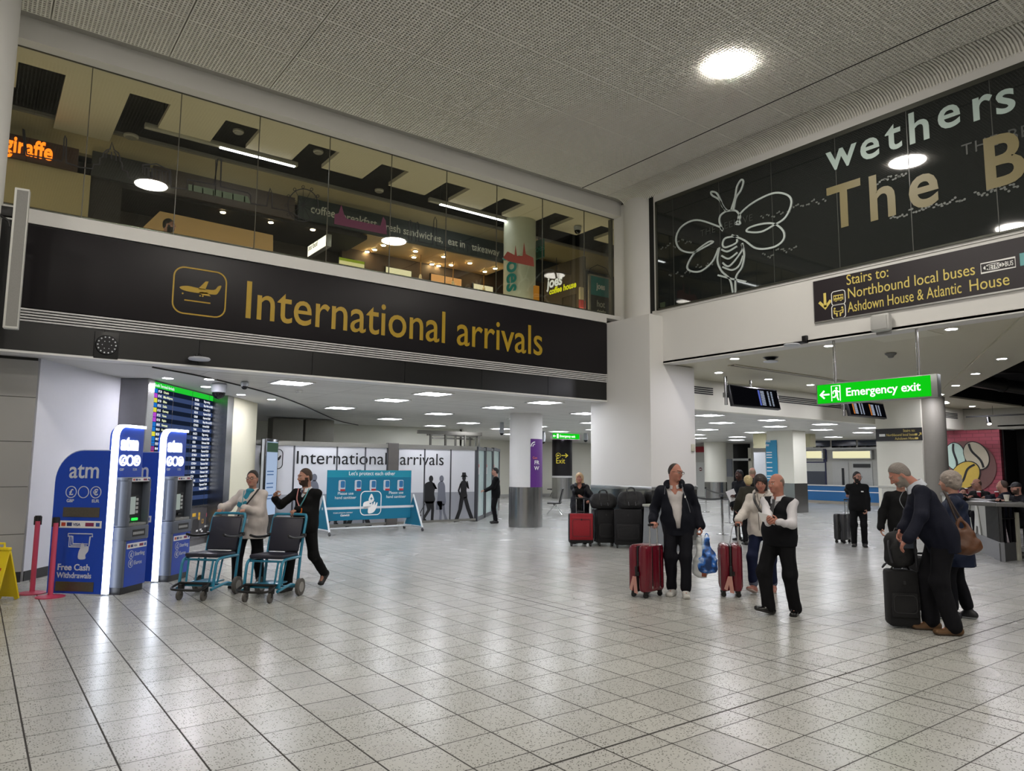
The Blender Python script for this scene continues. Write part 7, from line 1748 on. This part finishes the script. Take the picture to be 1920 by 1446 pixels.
m = MB(); m.tube(spline([(-.12, -.09, .29), (-.13, -.13, .22), (-.10, -.12, .06)], 5), .013, 6); m.tube(spline([(.10, -.10, .31), (.13, -.13, .25), (.14, -.10, .02)], 5), .013, 6); m.tube(spline([(-.14, -.05, .05), (-.18, -.04, -.0), (-.17, -.02, .01), (-.15, 0, .03)], 4), .010, 6); m.build('straps', mat('strap_grey', '25262c', .7), bk); m = MB(); m.box2((-.03, -.165, .22), (.11, -.15, .34), bev=.006); m.build('grey_patch', mat('patch_blue_grey', '2c3442', .6), bk); m = MB(); m.tube([(-.04, 0, .38), (-.03, 0, .415), (.03, 0, .415), (.04, 0, .38)], .010, 6); m.build('top_loop', BLACKPL, bk)
pF = at_z(1581, 1018, 0); suitcase('dark grey hard suitcase held by the bearded man in the black fleece', pF, 8, .44, .27, .68, '2f3033', handle=1.0, rough=.4)
# plastic carrier bags in the man's left hand are built with him
# ------------------------------------------------------------------ transfer chairs
TEALF = mat('teal_frame', '1a7492', .3, var=.04, coat=.3); SEATB = mat('navy_vinyl', '1b1b2a', .45, var=.05)
def transfer_chair(label, loc, rz):
    t = thing('transfer_chair', label, 'wheelchair', loc, rz, 'teal transfer chairs'); hw = .235
    for sx in (-1, 1):
        x = sx * hw; m = MB()
        m.tube(spline([(x, -.30, .10), (x, -.33, .30), (x, -.36, .50), (x, -.415, .72), (x, -.495, .97)], 4), .0185, 10); m.build('rear_upright', TEALF, t)
        m = MB(); m.tube(spline([(x, -.35, .49), (x, -.10, .495), (x, .08, .49), (x, .145, .45), (x, .17, .36), (x, .20, .16)], 4), .0185, 10); m.build('side_arch', TEALF, t)
        m = MB(); m.tube([(x, -.30, .12), (x, -.12, .165), (x, .02, .155), (x, .24, .13)], .0185, 10); m.build('lower_rail', TEALF, t)
        m = MB(); m.tube(spline([(x * 1.0, -.43, .76), (x * 1.08, -.36, .745), (x * 1.1, -.10, .755), (x * 1.1, .06, .79)], 4), .017, 8); m.cyl((x * .9, -.42, .76), (x * 1.15, -.42, .76), .024, n=12); m.build('armrest', BLACKPL, t)
        m = MB(); xx = x + sx * .045; m.cyl((xx - .02, -.29, .11), (xx + .02, -.29, .11), .11, n=32); m.build('rear_wheel', mat('grey_tyre', '55524f', .6), t); m = MB(); m.cyl((xx - .023, -.29, .11), (xx + .023, -.29, .11), .065, n=24); m.build('wheel_hub', mat('hub_grey', '8d8b86', .4), t)
        xc = sx * .165; m = MB(); m.cyl((xc - .014, .285, .058), (xc + .014, .285, .058), .058, n=24); m.build('castor', mat('grey_tyre', '55524f', .6), t); m = MB(); m.box2((xc - .028, .22, .10), (xc + .028, .29, .19), bev=.008); m.cyl((xc - .02, .285, .058), (xc - .02, .25, .13), .010, n=8); m.cyl((xc + .02, .285, .058), (xc + .02, .25, .13), .010, n=8); m.build('castor_fork', BLACKPL, t)
        m = MB(); m.tube([(x * .72, .12, .47), (x * .66, .18, .16)], .013, 8); m.tube([(x * .72, -.10, .47), (x * .66, -.02, .17)], .013, 8); m.build('seat_strut', TEALF, t)
    m = MB(); m.tube(spline([(-hw, -.495, .97), (-hw + .015, -.51, 1.01), (-hw + .06, -.515, 1.025), (hw - .06, -.515, 1.025), (hw - .015, -.51, 1.01), (hw, -.495, .97)], 4), .0185, 10); m.build('push_handle', TEALF, t)
    m = MB(); m.tube([(-hw * .95, -.47, .985), (-.1, -.46, .985), (hw * .95, -.47, .985)], .008, 6); m.build('recline_bar', CHROME, t)
    m = MB(); m.tube([(-hw, .19, .17), (hw, .19, .17)], .016, 8); m.tube([(-hw, -.29, .11), (hw, -.29, .11)], .014, 8); m.tube([(-hw, .10, .475), (hw, .10, .475)], .014, 8); m.build('cross_tubes', TEALF, t)
    m = MB(); Mx = Matrix.Rotation(math.radians(2), 4, 'X'); m.box((0, -.08, .528), (.455, .46, .055), Mx, bev=.022); m.build('seat', SEATB, t)
    m = MB(); Mx = Matrix.Translation((0, -.395, .765)) @ Matrix.Rotation(math.radians(15), 4, 'X'); m.box((0, 0, 0), (.43, .045, .44), Mx, bev=.02); m.build('backrest', SEATB, t)
    m = MB(); m.box2((-.15, -.20, .175), (.13, .06, .195), bev=.008); m.build('foot_plate', TEALF, t)
    m = MB(); m.tube(spline([(-.20, .22, .20), (-.215, .34, .175), (-.19, .42, .155), (-.10, .445, .15), (.10, .445, .15), (.19, .42, .155), (.215, .34, .175), (.20, .22, .20)], 4), .016, 8); m.tube([(-.20, .22, .20), (.20, .22, .20)], .016, 8); m.build('foot_bar', BLACKPL, t)
    return t
CH1, CH2, CRZ = Vector((2.515, 9.995, 0)), Vector((3.145, 9.395, 0)), math.radians(134)
ch1 = transfer_chair('teal framed transfer chair pushed by the woman in the white blouse', CH1, CRZ)
ch2 = dup(ch1, CH2, CRZ, 'teal framed transfer chair pushed by the man in the black jumper')
def chair_pt(c, x, y, z):
    return V(c.x + x * math.cos(CRZ) - y * math.sin(CRZ), c.y + x * math.sin(CRZ) + y * math.cos(CRZ), z)
# ------------------------------------------------------------------ the people
def FT(pos, az, px, py, yaw=0, pitch=0, lift=0.0):
    w = at_z(px, py, lift); ca, sa = math.cos(math.radians(az - 90)), math.sin(math.radians(az - 90)); x, y = w.x - pos[0], w.y - pos[1]
    return (x * ca + y * sa, -x * sa + y * ca, lift, yaw, pitch)
def H(at, hd, pn, curl=.6, grip=False, pole=None, w=True):
    d = dict(at=at, hd=hd, pn=pn, curl=curl, grip=grip, w=w)
    if pole: d['pole'] = pole
    return d
def back_from(px, py, d):
    r = _ray(px, py); k = d / math.hypot(r[0], r[1]); return (r[0] * k, r[1] * k)
LAN1 = mat('lanyard_teal', '4f8f98', .6); LAN2 = mat('lanyard_pink', 'b97a78', .6)
NAVYK, BLK = '12141d', '0c0c0e'
# --- woman in white blouse pushing the left chair
pos = back_from(470, 1000, 10.98)
A = person('woman in a white blouse with a teal scarf and glasses pushing a transfer chair', pos, 224, 1.65, 'f', 1.22, belly=.03, head=(10, -2, 0), skin='fair', hair=('bun', '1c1512'), glasses='14110f',
    feet={'L': (-.10, -.16, .0, 8, 0), 'R': (.11, .10, 0, -6, 0)}, hands={'R': H(chair_pt(CH1, .17, -.52, 1.06), (.0, .75, -.45), (0, -.4, -.9), .75, True), 'L': H(chair_pt(CH1, -.17, -.52, 1.06), (0, .75, -.45), (0, -.4, -.9), .75, True)},
    top=dict(c='bdb5b1', name='blouse', hem=.20, loose=.014, wrinkle=.010, flare=.012, collar=dict(rise=.03, rad=.066, gap=.9, th=.006), cc='c8c4c4'), legs=dict(c='0d0d10', loose=.004), shoes=dict(c='101012'))
I = A; N_ = I['nb']; up, rt, fw, s_ = I['up'], I['rt'], I['fw'], I['s']
q = Skin(3); q.ell(N_ - up * .015 + fw * .06, V(.075, .05, .035), np.stack([rt, fw, up]), .03); q.ecap(N_ - up * .02 + fw * .105, N_ - up * .25 + fw * .165 + rt * .06, (.035, .018), (.075, .012), rt, .03); q.wr = .008; skin_obj('scarf', q, .006, mat('scarf_teal', '17748c', .7, var=.15), I['root'], None, 1)
C_ = lambda u, r, f: N_ + up * u + rt * r + fw * f
strap(I, [C_(.0, -.12, .06), C_(-.10, -.10, .175), C_(-.25, .0, .215), C_(-.40, .10, .215), C_(-.55, .17, .15)], .012, BLACKPL, 'bag_strap'); m = MB(); m.box(C_(-.31, .04, .228), (.05, .02, .05), bev=.004); m.build('strap_buckle', CHROME, I['root'])
strap(I, [C_(-.02, .08, .09), C_(-.20, .04, .19), C_(-.36, -.02, .215)], .006, LAN1, 'lanyard'); m = MB(); m.box(C_(-.43, -.03, .222), (.085, .012, .06), bev=.004); m.build('badge', mat('badge_white', 'c9cdd2', .4), I['root']); m = MB(); m.box(C_(-.37, -.03, .222), (.05, .02, .04), bev=.008); m.build('badge_reel', mat('badge_plum', '3a2430', .4), I['root'])
# --- man in black jumper pushing the right chair
pos = back_from(572, 1000, 10.52)
I = person('bearded man in a black jumper with an orange badge pushing a transfer chair', pos, 214, 1.70, 'm', 1.06, head=(-24, 4, 0), skin='tan', hair=('short', '3a2a20'), beard='3b2a22', brow='33241c',
    feet={'R': (.10, .20, .0, -6, 0), 'L': (-.10, -.34, .10, 4, -38)}, hands={'L': H(chair_pt(CH2, -.02, -.52, 1.06), (.45, .75, -.4), (0, -.4, -.9), .75, True), 'R': H((3.30, 9.78, 1.235), (-.25, .30, .9), (-.8, .2, .0), .55, False, (.6, -.6, -.8))},
    top=dict(c='09090b', name='jumper', hem=.10, loose=.004, wrinkle=.006, open=(-.13, .55, .012)), under=dict(c='c9cdd4', name='shirt', sleeve=0, hem=.0, collar=dict(rise=.026, rad=.062, gap=.5)), legs=dict(c='0b0b0d', loose=.004), shoes=dict(c='0e0e0f'))
N_ = I['nb']; up, rt, fw, s_ = I['up'], I['rt'], I['fw'], I['s']
strap(I, [C_(-.01, .085, .07), C_(-.15, .06, .135), C_(-.26, .0, .15)], .008, LAN2, 'lanyard'); strap(I, [C_(-.01, -.085, .07), C_(-.15, -.06, .135), C_(-.26, .0, .15)], .008, LAN1, 'lanyard'); m = MB(); m.box(C_(-.31, .0, .158), (.095, .014, .075), bev=.005); m.build('badge', mat('badge_orange', 'cf6318', .45), I['root'])
m = MB(); m.add([C_(-.03, -.02, .10), C_(-.03, .02, .10), C_(-.12, .0, .128), C_(-.03, 0, .112)], [(0, 2, 3), (3, 2, 1), (0, 1, 2)]); m.build('tie', mat('tie_navy', '1b2440', .6), I['root'])
# --- woman with luggage by the pier
pos = back_from(1087, 1000, 16.55)
I = person('blonde woman in a long black padded coat resting her hands on the red fabric suitcase', pos, 226, 1.60, 'f', 1.15, head=(-4, 4, 0), skin='pink', hair=('long', 'b59a78'), coarse=1.25,
    hands={'R': H((11.00, 12.03, .98), (-.7, .35, -.35), (0, -.4, -.8), .5), 'L': H((11.06, 11.94, .98), (.7, .35, -.35), (0, -.4, -.8), .5)},
    top=dict(c='15161c', name='padded_coat', hem=.46, loose=.018, wrinkle=.012, rough=.4, open=(-.62, .18, .03), bump=.5, collar=dict(rise=.05, rad=.10, gap=1.0, th=.02)), under=dict(c='0c0c0d', name='top', sleeve=0, hem=.15, open=(-.12, .6, .01)), legs=dict(c='0d0d0f'), shoes=dict(c='101010'))
# --- man in open navy jacket with red case and carrier bags
pos = tuple(at_z(1274, 1117)[:2])
hA = caseA.matrix_basis @ Vector((0, -.115, .95)); hA = V(caseA.location.x + .115 * math.sin(math.radians(8)), caseA.location.y - .115 * math.cos(math.radians(8)), .955)
hBag = V(pos[0] + .19, pos[1] - .235, .85)
I = person('balding man in an open navy jacket and white shirt, red case in one hand', pos, 222, 1.80, 'm', 1.06, belly=.02, side=5, lean=3, head=(48, 6, 4), skin='pink', hair=('receding', '2a211c'), glasses='1a1412', beard=None,
    feet={'R': (.09, -.03, 0, -18, 0), 'L': (-.08, .09, 0, 2, 0)}, hands={'R': H(hA, (-.1, .75, -.5), (0, -.45, -.9), .8, True, (.12, -1, -.2)), 'L': H(hBag, (-.10, .25, -1), (1, 0, 0), .75, True, (-.1, -1, 0))},
    top=dict(c='0f111b', name='jacket', hem=.14, loose=.020, wrinkle=.010, open=(-.56, .17, .020), hood=True), under=dict(c='b9b4b4', name='shirt', sleeve=0, hem=.10, collar=dict(rise=.016, rad=.060, gap=.7), open=(-.13, .5, .008)), legs=dict(c='101017', loose=.010, hem=.06, wrinkle=.010), shoes=dict(c='bdbcb8', sole='c9c8c2'))
N_ = I['nb']; up, rt, fw, s_ = I['up'], I['rt'], I['fw'], I['s']
CORD = mat('drawcord_grey', '6a6c74', .6); strap(I, [C_(.0, -.10, .09), C_(-.12, -.115, .135), C_(-.25, -.15, .155), C_(-.38, -.17, .145)], .004, CORD, 'drawcord'); strap(I, [C_(-.03, -.175, .05), C_(-.10, -.19, .07)], .004, CORD, 'drawcord'); strap(I, [C_(-.02, .12, .08), C_(-.12, .14, .125)], .004, CORD, 'drawcord')
m = MB(); m.box(C_(-.17, -.125, .152), (.018, .008, .03), bev=.003); m.build('chest_logo', TEXTW, I['root'])
def carrier(label, p, rz, W_, Hh, mt, corner=None, th=.10):
    t = thing('carrier_bag', label, 'bag', (p[0], p[1], p[2]), math.radians(rz)); s = Skin(12); s.ecap(V(0, 0, -.06), V(0, 0, -Hh), (.03, .02), (W_ / 2, th / 2), V(1, 0, 0), .03); s.ell(V(0, 0, -Hh + .06), V(W_ / 2, th / 2, .12), None, .05); s.wr = .014; s.cut(V(0, 0, -1), Hh + .07); skin_obj('body', s, .009, mt, t, None, 2); m = MB(); m.tube(spline([(-.03, 0, -.10), (-.02, 0, -.02), (0, 0, .012), (.02, 0, -.02), (.03, 0, -.10)], 4), .008, 6); m.build('handles', mt, t)
    if corner:
        m = MB(); m.box((.045, -th / 2 + .005, -Hh + .02), (.06, .02, .14), bev=.006); m.build('printed_corner', mat('print_corner', corner, .5), t)
    return t
def blotch():
    m = mat('blue_print_bag', '2f6fc0', .3); nt = m.node_tree; b = nt.nodes['Principled BSDF']; tc = nt.nodes.new('ShaderNodeTexCoord'); nz = nt.nodes.new('ShaderNodeTexNoise'); cr = nt.nodes.new('ShaderNodeValToRGB'); nz.inputs['Scale'].default_value = 9; nt.links.new(tc.outputs['Object'], nz.inputs[0]); nt.links.new(nz.outputs['Fac'], cr.inputs[0]); nt.links.new(cr.outputs[0], b.inputs['Base Color'])
    e = cr.color_ramp.elements; e[0].position = .40; e[0].color = lin('12305e') + (1,); e[1].position = .62; e[1].color = lin('b8cbe0') + (1,); n = cr.color_ramp.elements.new(.52); n.color = lin('2a6cc4') + (1,); return m
carrier('white plastic carrier bag with a brown corner in the man\'s left hand', (hBag[0] - .015, hBag[1] + .02, .815), -52, .15, .50, mat('white_poly', 'c3c6c8', .3), '7a3a22', .08)
carrier('blue and white patterned plastic bag in the man\'s left hand', (hBag[0] + .03, hBag[1] - .06, .815), -52, .22, .44, blotch(), None, .12)
# --- woman in white hoodie
pos = tuple(at_z(1434, 1112)[:2])
hB = V(caseB.location.x + .115 * math.sin(math.radians(40)), caseB.location.y - .115 * math.cos(math.radians(40)), .955)
I = person('dark bobbed haired woman in a white zip hoodie and blue jeans rolling a red case', pos, 206, 1.66, 'f', 1.08, head=(6, 12, -5), skin='pink', hair=('bob', '20130f'),
    feet={'R': (.12, .16, .02, -12, 18), 'L': (-.09, -.16, 0, 6, 0)}, hands={'R': H(hB, (0, .7, -.55), (0, -.45, -.9), .8, True, (.2, -1, -.5)), 'L': H((-.20, .20, .92), (.3, .8, .0), (.9, 0, 0), .5, w=False)},
    top=dict(c='c2bcb6', name='hoodie', hem=.09, loose=.014, wrinkle=.010, hood=True), legs=dict(c='151c36', name='jeans', hem=.13, loose=.002, cuffr=.060), shoes=dict(c='a46f62', sole='c8b4ac'))
N_ = I['nb']; up, rt, fw, s_ = I['up'], I['rt'], I['fw'], I['s']
strap(I, [C_(.0, .09, .06), C_(-.08, .08, .135), C_(-.18, .03, .19), C_(-.30, -.05, .20)], .016, BLACKPL, 'bag_strap'); strap(I, [C_(-.05, .0, .11), C_(-.25, .02, .205), C_(-.50, .02, .16)], .004, DKMETAL, 'zip')
strap(I, [C_(-.01, .05, .07), C_(-.12, .01, .16), C_(-.01, -.05, .07)], .003, DKMETAL, 'necklace')
for q in 'RL':
    a = I['ank'][q]; k_ = Skin(2); k_.cap(a + V(0, 0, .045), a + V(0, 0, .085), .060, .062, .01); skin_obj('jeans_turn_up', k_, .007, mat('denim_turn_up', '5a6072', .85), I['root'], None, 1)
# --- man in dark uniform vest holding papers
pos = tuple(at_z(1467, 1153)[:2])
hR, hL = V(*back_from(1441, 975, 8.84), 1.075), V(*back_from(1459, 970, 8.80), 1.09)
I = person('bald stocky man in a black uniform vest and white shirt walking with papers', pos, 182, 1.67, 'm', 1.14, belly=.05, head=(-14, 3, 0), skin='pink', hair=('fringe', '6b5a50'), neckfwd=.012,
    feet={'R': (.09, .12, .015, -34, 14), 'L': (-.09, -.12, 0, 22, 0)}, hands={'R': H(hR, (-.5, .8, .25), (-.6, -.3, .5), .55, False, (.25, -.6, -1)), 'L': H(hL, (.65, .7, .2), (.4, -.7, .2), .7, False, (-.3, -.6, -1))},
    top=dict(c='0c0d12', name='vest', sleeve=0.0, hem=.08, loose=.010, open=(-.15, .42, .01), wrinkle=.005), under=dict(c='c4c2c6', name='shirt', sleeve=1.0, hem=.0, loose=.012, wrinkle=.012, collar=dict(rise=.026, rad=.070, gap=.45)), legs=dict(c='0c0c0f', loose=.012, hem=.03, wrinkle=.009, belt=True), shoes=dict(c='0d0d0e', rough=.2))
N_ = I['nb']; up, rt, fw, s_ = I['up'], I['rt'], I['fw'], I['s']
m = MB(); m.add([C_(-.035, -.022, .105), C_(-.035, .022, .105), C_(-.19, .028, .165), C_(-.19, -.028, .165), C_(-.035, .0, .12), C_(-.19, .0, .18)], [(0, 3, 5, 4), (4, 5, 2, 1), (0, 1, 2, 3)]); m.build('tie', mat('tie_black', '14151c', .5), I['root']); m = MB(); m.box(C_(-.06, .012, .135), (.018, .01, .05), bev=.003); m.build('tie_clip', mat('tie_grey', 'b9bcc4', .4), I['root'])
m = MB(); pc = (hR + hL) / 2 + V(0, 0, .035); dv = (hL - hR); ang = math.atan2(dv[1], dv[0]); Fp = Frame(pc - unit(dv) * .17 + V(0, 0, -.02), (math.cos(ang), math.sin(ang), -.25), (-math.sin(ang) * .5 * 0 - .15, .25, .9)); m.poly(Fp, [(.04, .03), (.20, .03), (.20, .14), (.04, .14)], 0, .003); tag(m.build('paper_sheet', mat('paper', 'cfcfcf', .6, var=.01)), 'folded white paper in the hands of the uniformed bald man', 'paper')
# --- bending man
pos = tuple(at_z(1772, 1187)[:2])
hR, hL = V(*back_from(1690, 1000, 8.66), 1.02), V(*back_from(1703, 1006, 8.46), 1.0)
I = person('grey bearded man in a navy jumper bending over the backpack on his suitcase', pos, 124, 1.92, 'm', 1.08, belly=.03, lean=23, head=(4, 36, 0), neckfwd=.06, skin='pink', hair=('short', '77706a'), beard='8d857e', brow='6a625c', pz=1.0, pxy=(0, -.02),
    feet={'R': (.11, .10, 0, 6, 0), 'L': (-.10, -.06, 0, 12, 0)}, hands={'R': H(hR, (-.1, .45, -.9), (-.6, -.4, -.2), .45, False, (.5, -.7, -.6)), 'L': H(hL, (.35, .6, -.75), (.2, -.6, -.8), .35, False, (-.7, -.6, -.4))},
    top=dict(c='0e1120', name='jumper', hem=.16, loose=.016, wrinkle=.009), under=dict(c='b9bdc6', name='shirt', sleeve=0, hem=.0, collar=dict(rise=.045, rad=.070, gap=.6, th=.008)), legs=dict(c='0d0d12', loose=.014, hem=.03, wrinkle=.009), shoes=dict(c='5a3f22', sole='3a2817', rough=.7))
a = I['wri']['L']; m = MB(); d = unit(I['wri']['L'] - I['elb']['L']); e1 = unit(np.cross(d, V(0, 0, 1))); e2 = np.cross(d, e1); m.tube([a - d * .03 + (e1 * math.cos(t_) + e2 * math.sin(t_)) * .043 for t_ in [2 * PI * k / 18 for k in range(18)]], .007, 6, closed=True); m.build('watch', DKMETAL, I['root'])
N_ = I['nb']; up, rt, fw, s_ = I['up'], I['rt'], I['fw'], I['s']
strap(I, [C_(-.02, .05, .12), C_(-.10, .06, .20), C_(-.22, .03, .20)], .004, mat('cord_pale', '8d9298', .5), 'neck_cord')
# --- woman with grey curls and brown bag
pos = tuple(at_z(1803, 1161)[:2])
I = person('grey curly haired woman in a navy coat with a brown shoulder bag', pos, 112, 1.71, 'f', 1.12, head=(-14, 4, 0), skin='fair', hair=('curly', '8a8078'),
    feet={'R': (.09, -.08, 0, -4, 0), 'L': (-.09, .08, 0, 6, 0)}, hands={'L': H((-.20, .22, .90), (.2, .8, .1), (.8, 0, -.2), .5, w=False), 'R': H((.24, .20, .92), (-.2, .8, .1), (-.8, 0, -.2), .5, w=False)},
    top=dict(c='101a30', name='coat', hem=.30, loose=.022, wrinkle=.014, flare=.03, rough=.6, collar=dict(rise=.03, rad=.072, gap=.8)), legs=dict(c='0c0d14', loose=.004, hem=.10, cuffr=.060), shoes=dict(c='15161c', sole='8f9296'))
bp = back_from(1807, 985, 9.28)
BRN = mat('tan_leather', '553015', .45, var=.12, scale=9, bump=.25)
t = thing('shoulder_bag', 'large tan brown leather shoulder bag on the curly haired woman', 'bag', (bp[0], bp[1], .80), math.radians(-52)); s = Skin(6); s.ecap(V(0, 0, .06), V(-.01, 0, .22), (.14, .065), (.09, .05), V(1, 0, 0), .04); s.ell(V(0, 0, .09), V(.15, .075, .095), None, .05); s.cap(V(-.08, 0, .22), V(-.05, .01, .36), .035, .014, .04); s.cap(V(.07, 0, .22), V(-.03, .02, .40), .035, .014, .04); s.wr = .010; skin_obj('body', s, .009, BRN, t, None, 2)
m = MB(); m.tube(spline([(-.06, .01, .35), (-.10, .03, .48), (-.13, .06, .60), (-.14, .12, .655)], 5), .013, 7); m.tube(spline([(-.03, .02, .39), (-.08, .04, .50), (-.12, .07, .60), (-.14, .12, .66)], 5), .013, 7); m.build('straps', mat('dark_strap', '2a1c14', .5), t)
# --- bearded man in black fleece with grey case
pos = back_from(1611, 1000, 18.0)
I = person('dark haired bearded man in a black fleece standing with a grey hard suitcase', pos, 208, 1.68, 'm', 1.04, head=(34, 2, 0), skin='fair', hair=('short', '14100e'), beard='1a1412', glasses='171412', brow='1c1512', coarse=1.35,
    hands={'R': H(V(pF.x + .06, pF.y - .11, 1.0), (.2, .6, -.6), (0, -.4, -.9), .8, True), 'L': H((-.19, .12, .80), (.35, .4, -.8), (.8, 0, 0), .6, w=False)},
    top=dict(c='0c0c0d', name='fleece', hem=.10, loose=.018, collar=dict(rise=.05, rad=.066, gap=.4)), legs=dict(c='0c0c0e', loose=.008, wrinkle=.01), shoes=dict(c='0d0d0d'))
N_ = I['nb']; up, rt, fw, s_ = I['up'], I['rt'], I['fw'], I['s']; m = MB(); m.box(C_(-.17, -.10, .150), (.05, .012, .025), bev=.004); m.build('chest_logo', TEXTW, I['root'])
# --- dark figure behind the bending man
pos = back_from(1693, 1000, 12.6)
person('person in a black jacket half hidden behind the bending man, one hand showing', pos, 214, 1.66, 'm', 1.08, skin='fair', hair=('short', '1a1512'), coarse=1.3, hands={'R': H((.30, .02, .82), (0, .1, -1), (-1, 0, 0), .4, w=False)}, top=dict(c='0a0a0c', name='jacket', hem=.18, loose=.018), legs=dict(c='0d0d10'), shoes=dict(c='0d0d0d'))
# --- three people by the queue belts
pos = back_from(1391, 1000, 18.3)
I = person('man in a dark coat holding a white paper, standing beyond the queue belts', pos, 176, 1.70, 'm', 1.05, head=(-8, 4, 0), skin='dark', hair=('short', '0c0a09'), coarse=1.5, hands={'L': H((-.12, .30, 1.05), (.3, .8, .1), (.6, 0, -.5), .5, w=False)}, top=dict(c='16181d', name='coat', hem=.26, loose=.02, collar=dict(rise=.05, rad=.075, gap=.7)), legs=dict(c='0c0c0e'), shoes=dict(c='0c0c0c'))
m = MB(); Mx = Matrix.Translation((-.04, .36, 1.07)) @ Matrix.Rotation(.5, 4, 'Y') @ Matrix.Rotation(.6, 4, 'Z'); m.box((0, 0, 0), (.20, .006, .27), Mx); m.build('held_paper', mat('paper', 'cfcfcf', .6, var=.01), I['root'])
pos = back_from(1414, 1000, 18.9); person('bald man in a dark jacket seen from behind beyond the queue belts', pos, 30, 1.76, 'm', 1.05, skin='fair', hair=('fringe', '9a8470'), coarse=1.5, top=dict(c='1a1917', name='jacket', hem=.16, loose=.02, collar=dict(rise=.03, rad=.07, gap=.6)), legs=dict(c='121214'), shoes=dict(c='101010'))
pos = back_from(1406, 1000, 17.3); person('blonde woman in an olive coat seen from behind beyond the queue belts', pos, 52, 1.56, 'f', 1.1, skin='fair', hair=('curly', 'b5a274'), coarse=1.5, hands={'L': H((-.28, .08, .80), (0, .1, -1), (1, 0, 0), .4, w=False)}, top=dict(c='2b2a22', name='coat', hem=.22, loose=.03), legs=dict(c='101014'), shoes=dict(c='141414'))
# --- dark figure beside the round column
pos = back_from(929, 1000, 22.2); person('person in black standing at the glass doors behind the round column', pos, 150, 1.70, 'm', 1.0, skin='fair', hair=('short', '15110f'), coarse=1.5, hands={'R': H((.10, .32, .98), (0, .9, 0), (0, 0, -1), .5, w=False), 'L': H((-.10, .32, .98), (0, .9, 0), (0, 0, -1), .5, w=False)}, top=dict(c='0c0c0e', name='jacket', hem=.14, loose=.012), legs=dict(c='0c0c0e'), shoes=dict(c='0c0c0c'))
# --- cafe customers on stools behind the counter
def seated(label, px, d, az, hair, c, skin='fair', sex='m', fat=1.05, head=(0, 0, 0), beard=None, glasses=None, z=.78, lean=8, hz=1.13, h=1.72):
    pos = back_from(px, 1000, d)
    I = person(label, pos, az, h, sex, fat, skin=skin, hair=hair, beard=beard, glasses=glasses, coarse=1.5, head=head, lean=lean, pz=z, sit=True, feet={'R': (.12, .36, z - .48, 0, 0), 'L': (-.12, .36, z - .48, 0, 0)}, hands={'R': H((.12, .36, hz), (-.3, .9, .1), (0, 0, -1), .4, w=False), 'L': H((-.12, .36, hz), (.3, .9, .1), (0, 0, -1), .4, w=False)}, top=dict(c=c, name='jacket', loose=.018, hem=.0, collar=dict(rise=.03, rad=.07, gap=.6)), legs=dict(c='14141a'), shoes=dict(c='111111'))
    t = thing('bar_stool', 'dark bar stool under ' + label.split(' at ')[0].split(' behind ')[0].split(' by ')[0], 'stool', (pos[0], pos[1], 0), 0, 'bar stools behind the cafe counter'); m = MB(); m.lathe([(.17, z - .125), (.18, z - .105), (.17, z - .085)], 20); m.build('seat', BLACKPL, t); m = MB(); m.cyl((0, 0, .02), (0, 0, z - .12), .025, n=10); m.build('post', STEEL, t); m = MB(); m.lathe([(.20, 0), (.20, .015), (.03, .03)], 20); m.build('base', STEEL, t)
    return I
seated('man with bald head and glasses in a black jacket at the far cafe counter', 1846, 19.3, 160, ('fringe', '4a3a30'), '0d0d0f', skin='tan', glasses='1a1412', z=.74, head=(-15, 8, 0))
seated('dark haired child sized person behind the far end of the counter', 1808, 20.6, 215, ('short', '15100e'), '3a1a1c', z=.62, h=1.45, hz=1.0)
seated('white haired person at the counter leaning beside the navy coat', 1880, 20.2, 205, ('short', 'b9b2a4'), '121214', skin='pink', z=.66, head=(20, 14, 0))
seated('man in a navy coat seen from behind at the cafe counter', 1897, 18.6, 95, ('receding', '3a2c22'), '12141f', z=.72, fat=1.15)
seated('person in a flat dark cap at the near cafe table', 1921, 17.6, 150, ('cap', '141416'), '15151a', z=.70, beard='4a3a30')
# --- diner behind the upper glass
pp_ = at_y(313, 428, 13.35)
person('dark bearded diner seen by head and shoulders behind the upper glass', (pp_.x, 13.35), 330, 1.66, 'm', 1.0, skin='tan', hair=('short', '0f0c0b'), beard='15100e', coarse=1.5, pz=None, top=dict(c='131316', name='jacket', hem=.1, loose=.015), legs=dict(c='101014'), shoes=dict(c='101010'))['root'].location.z = pp_.z - 1.47
bpy.context.view_layer.update()
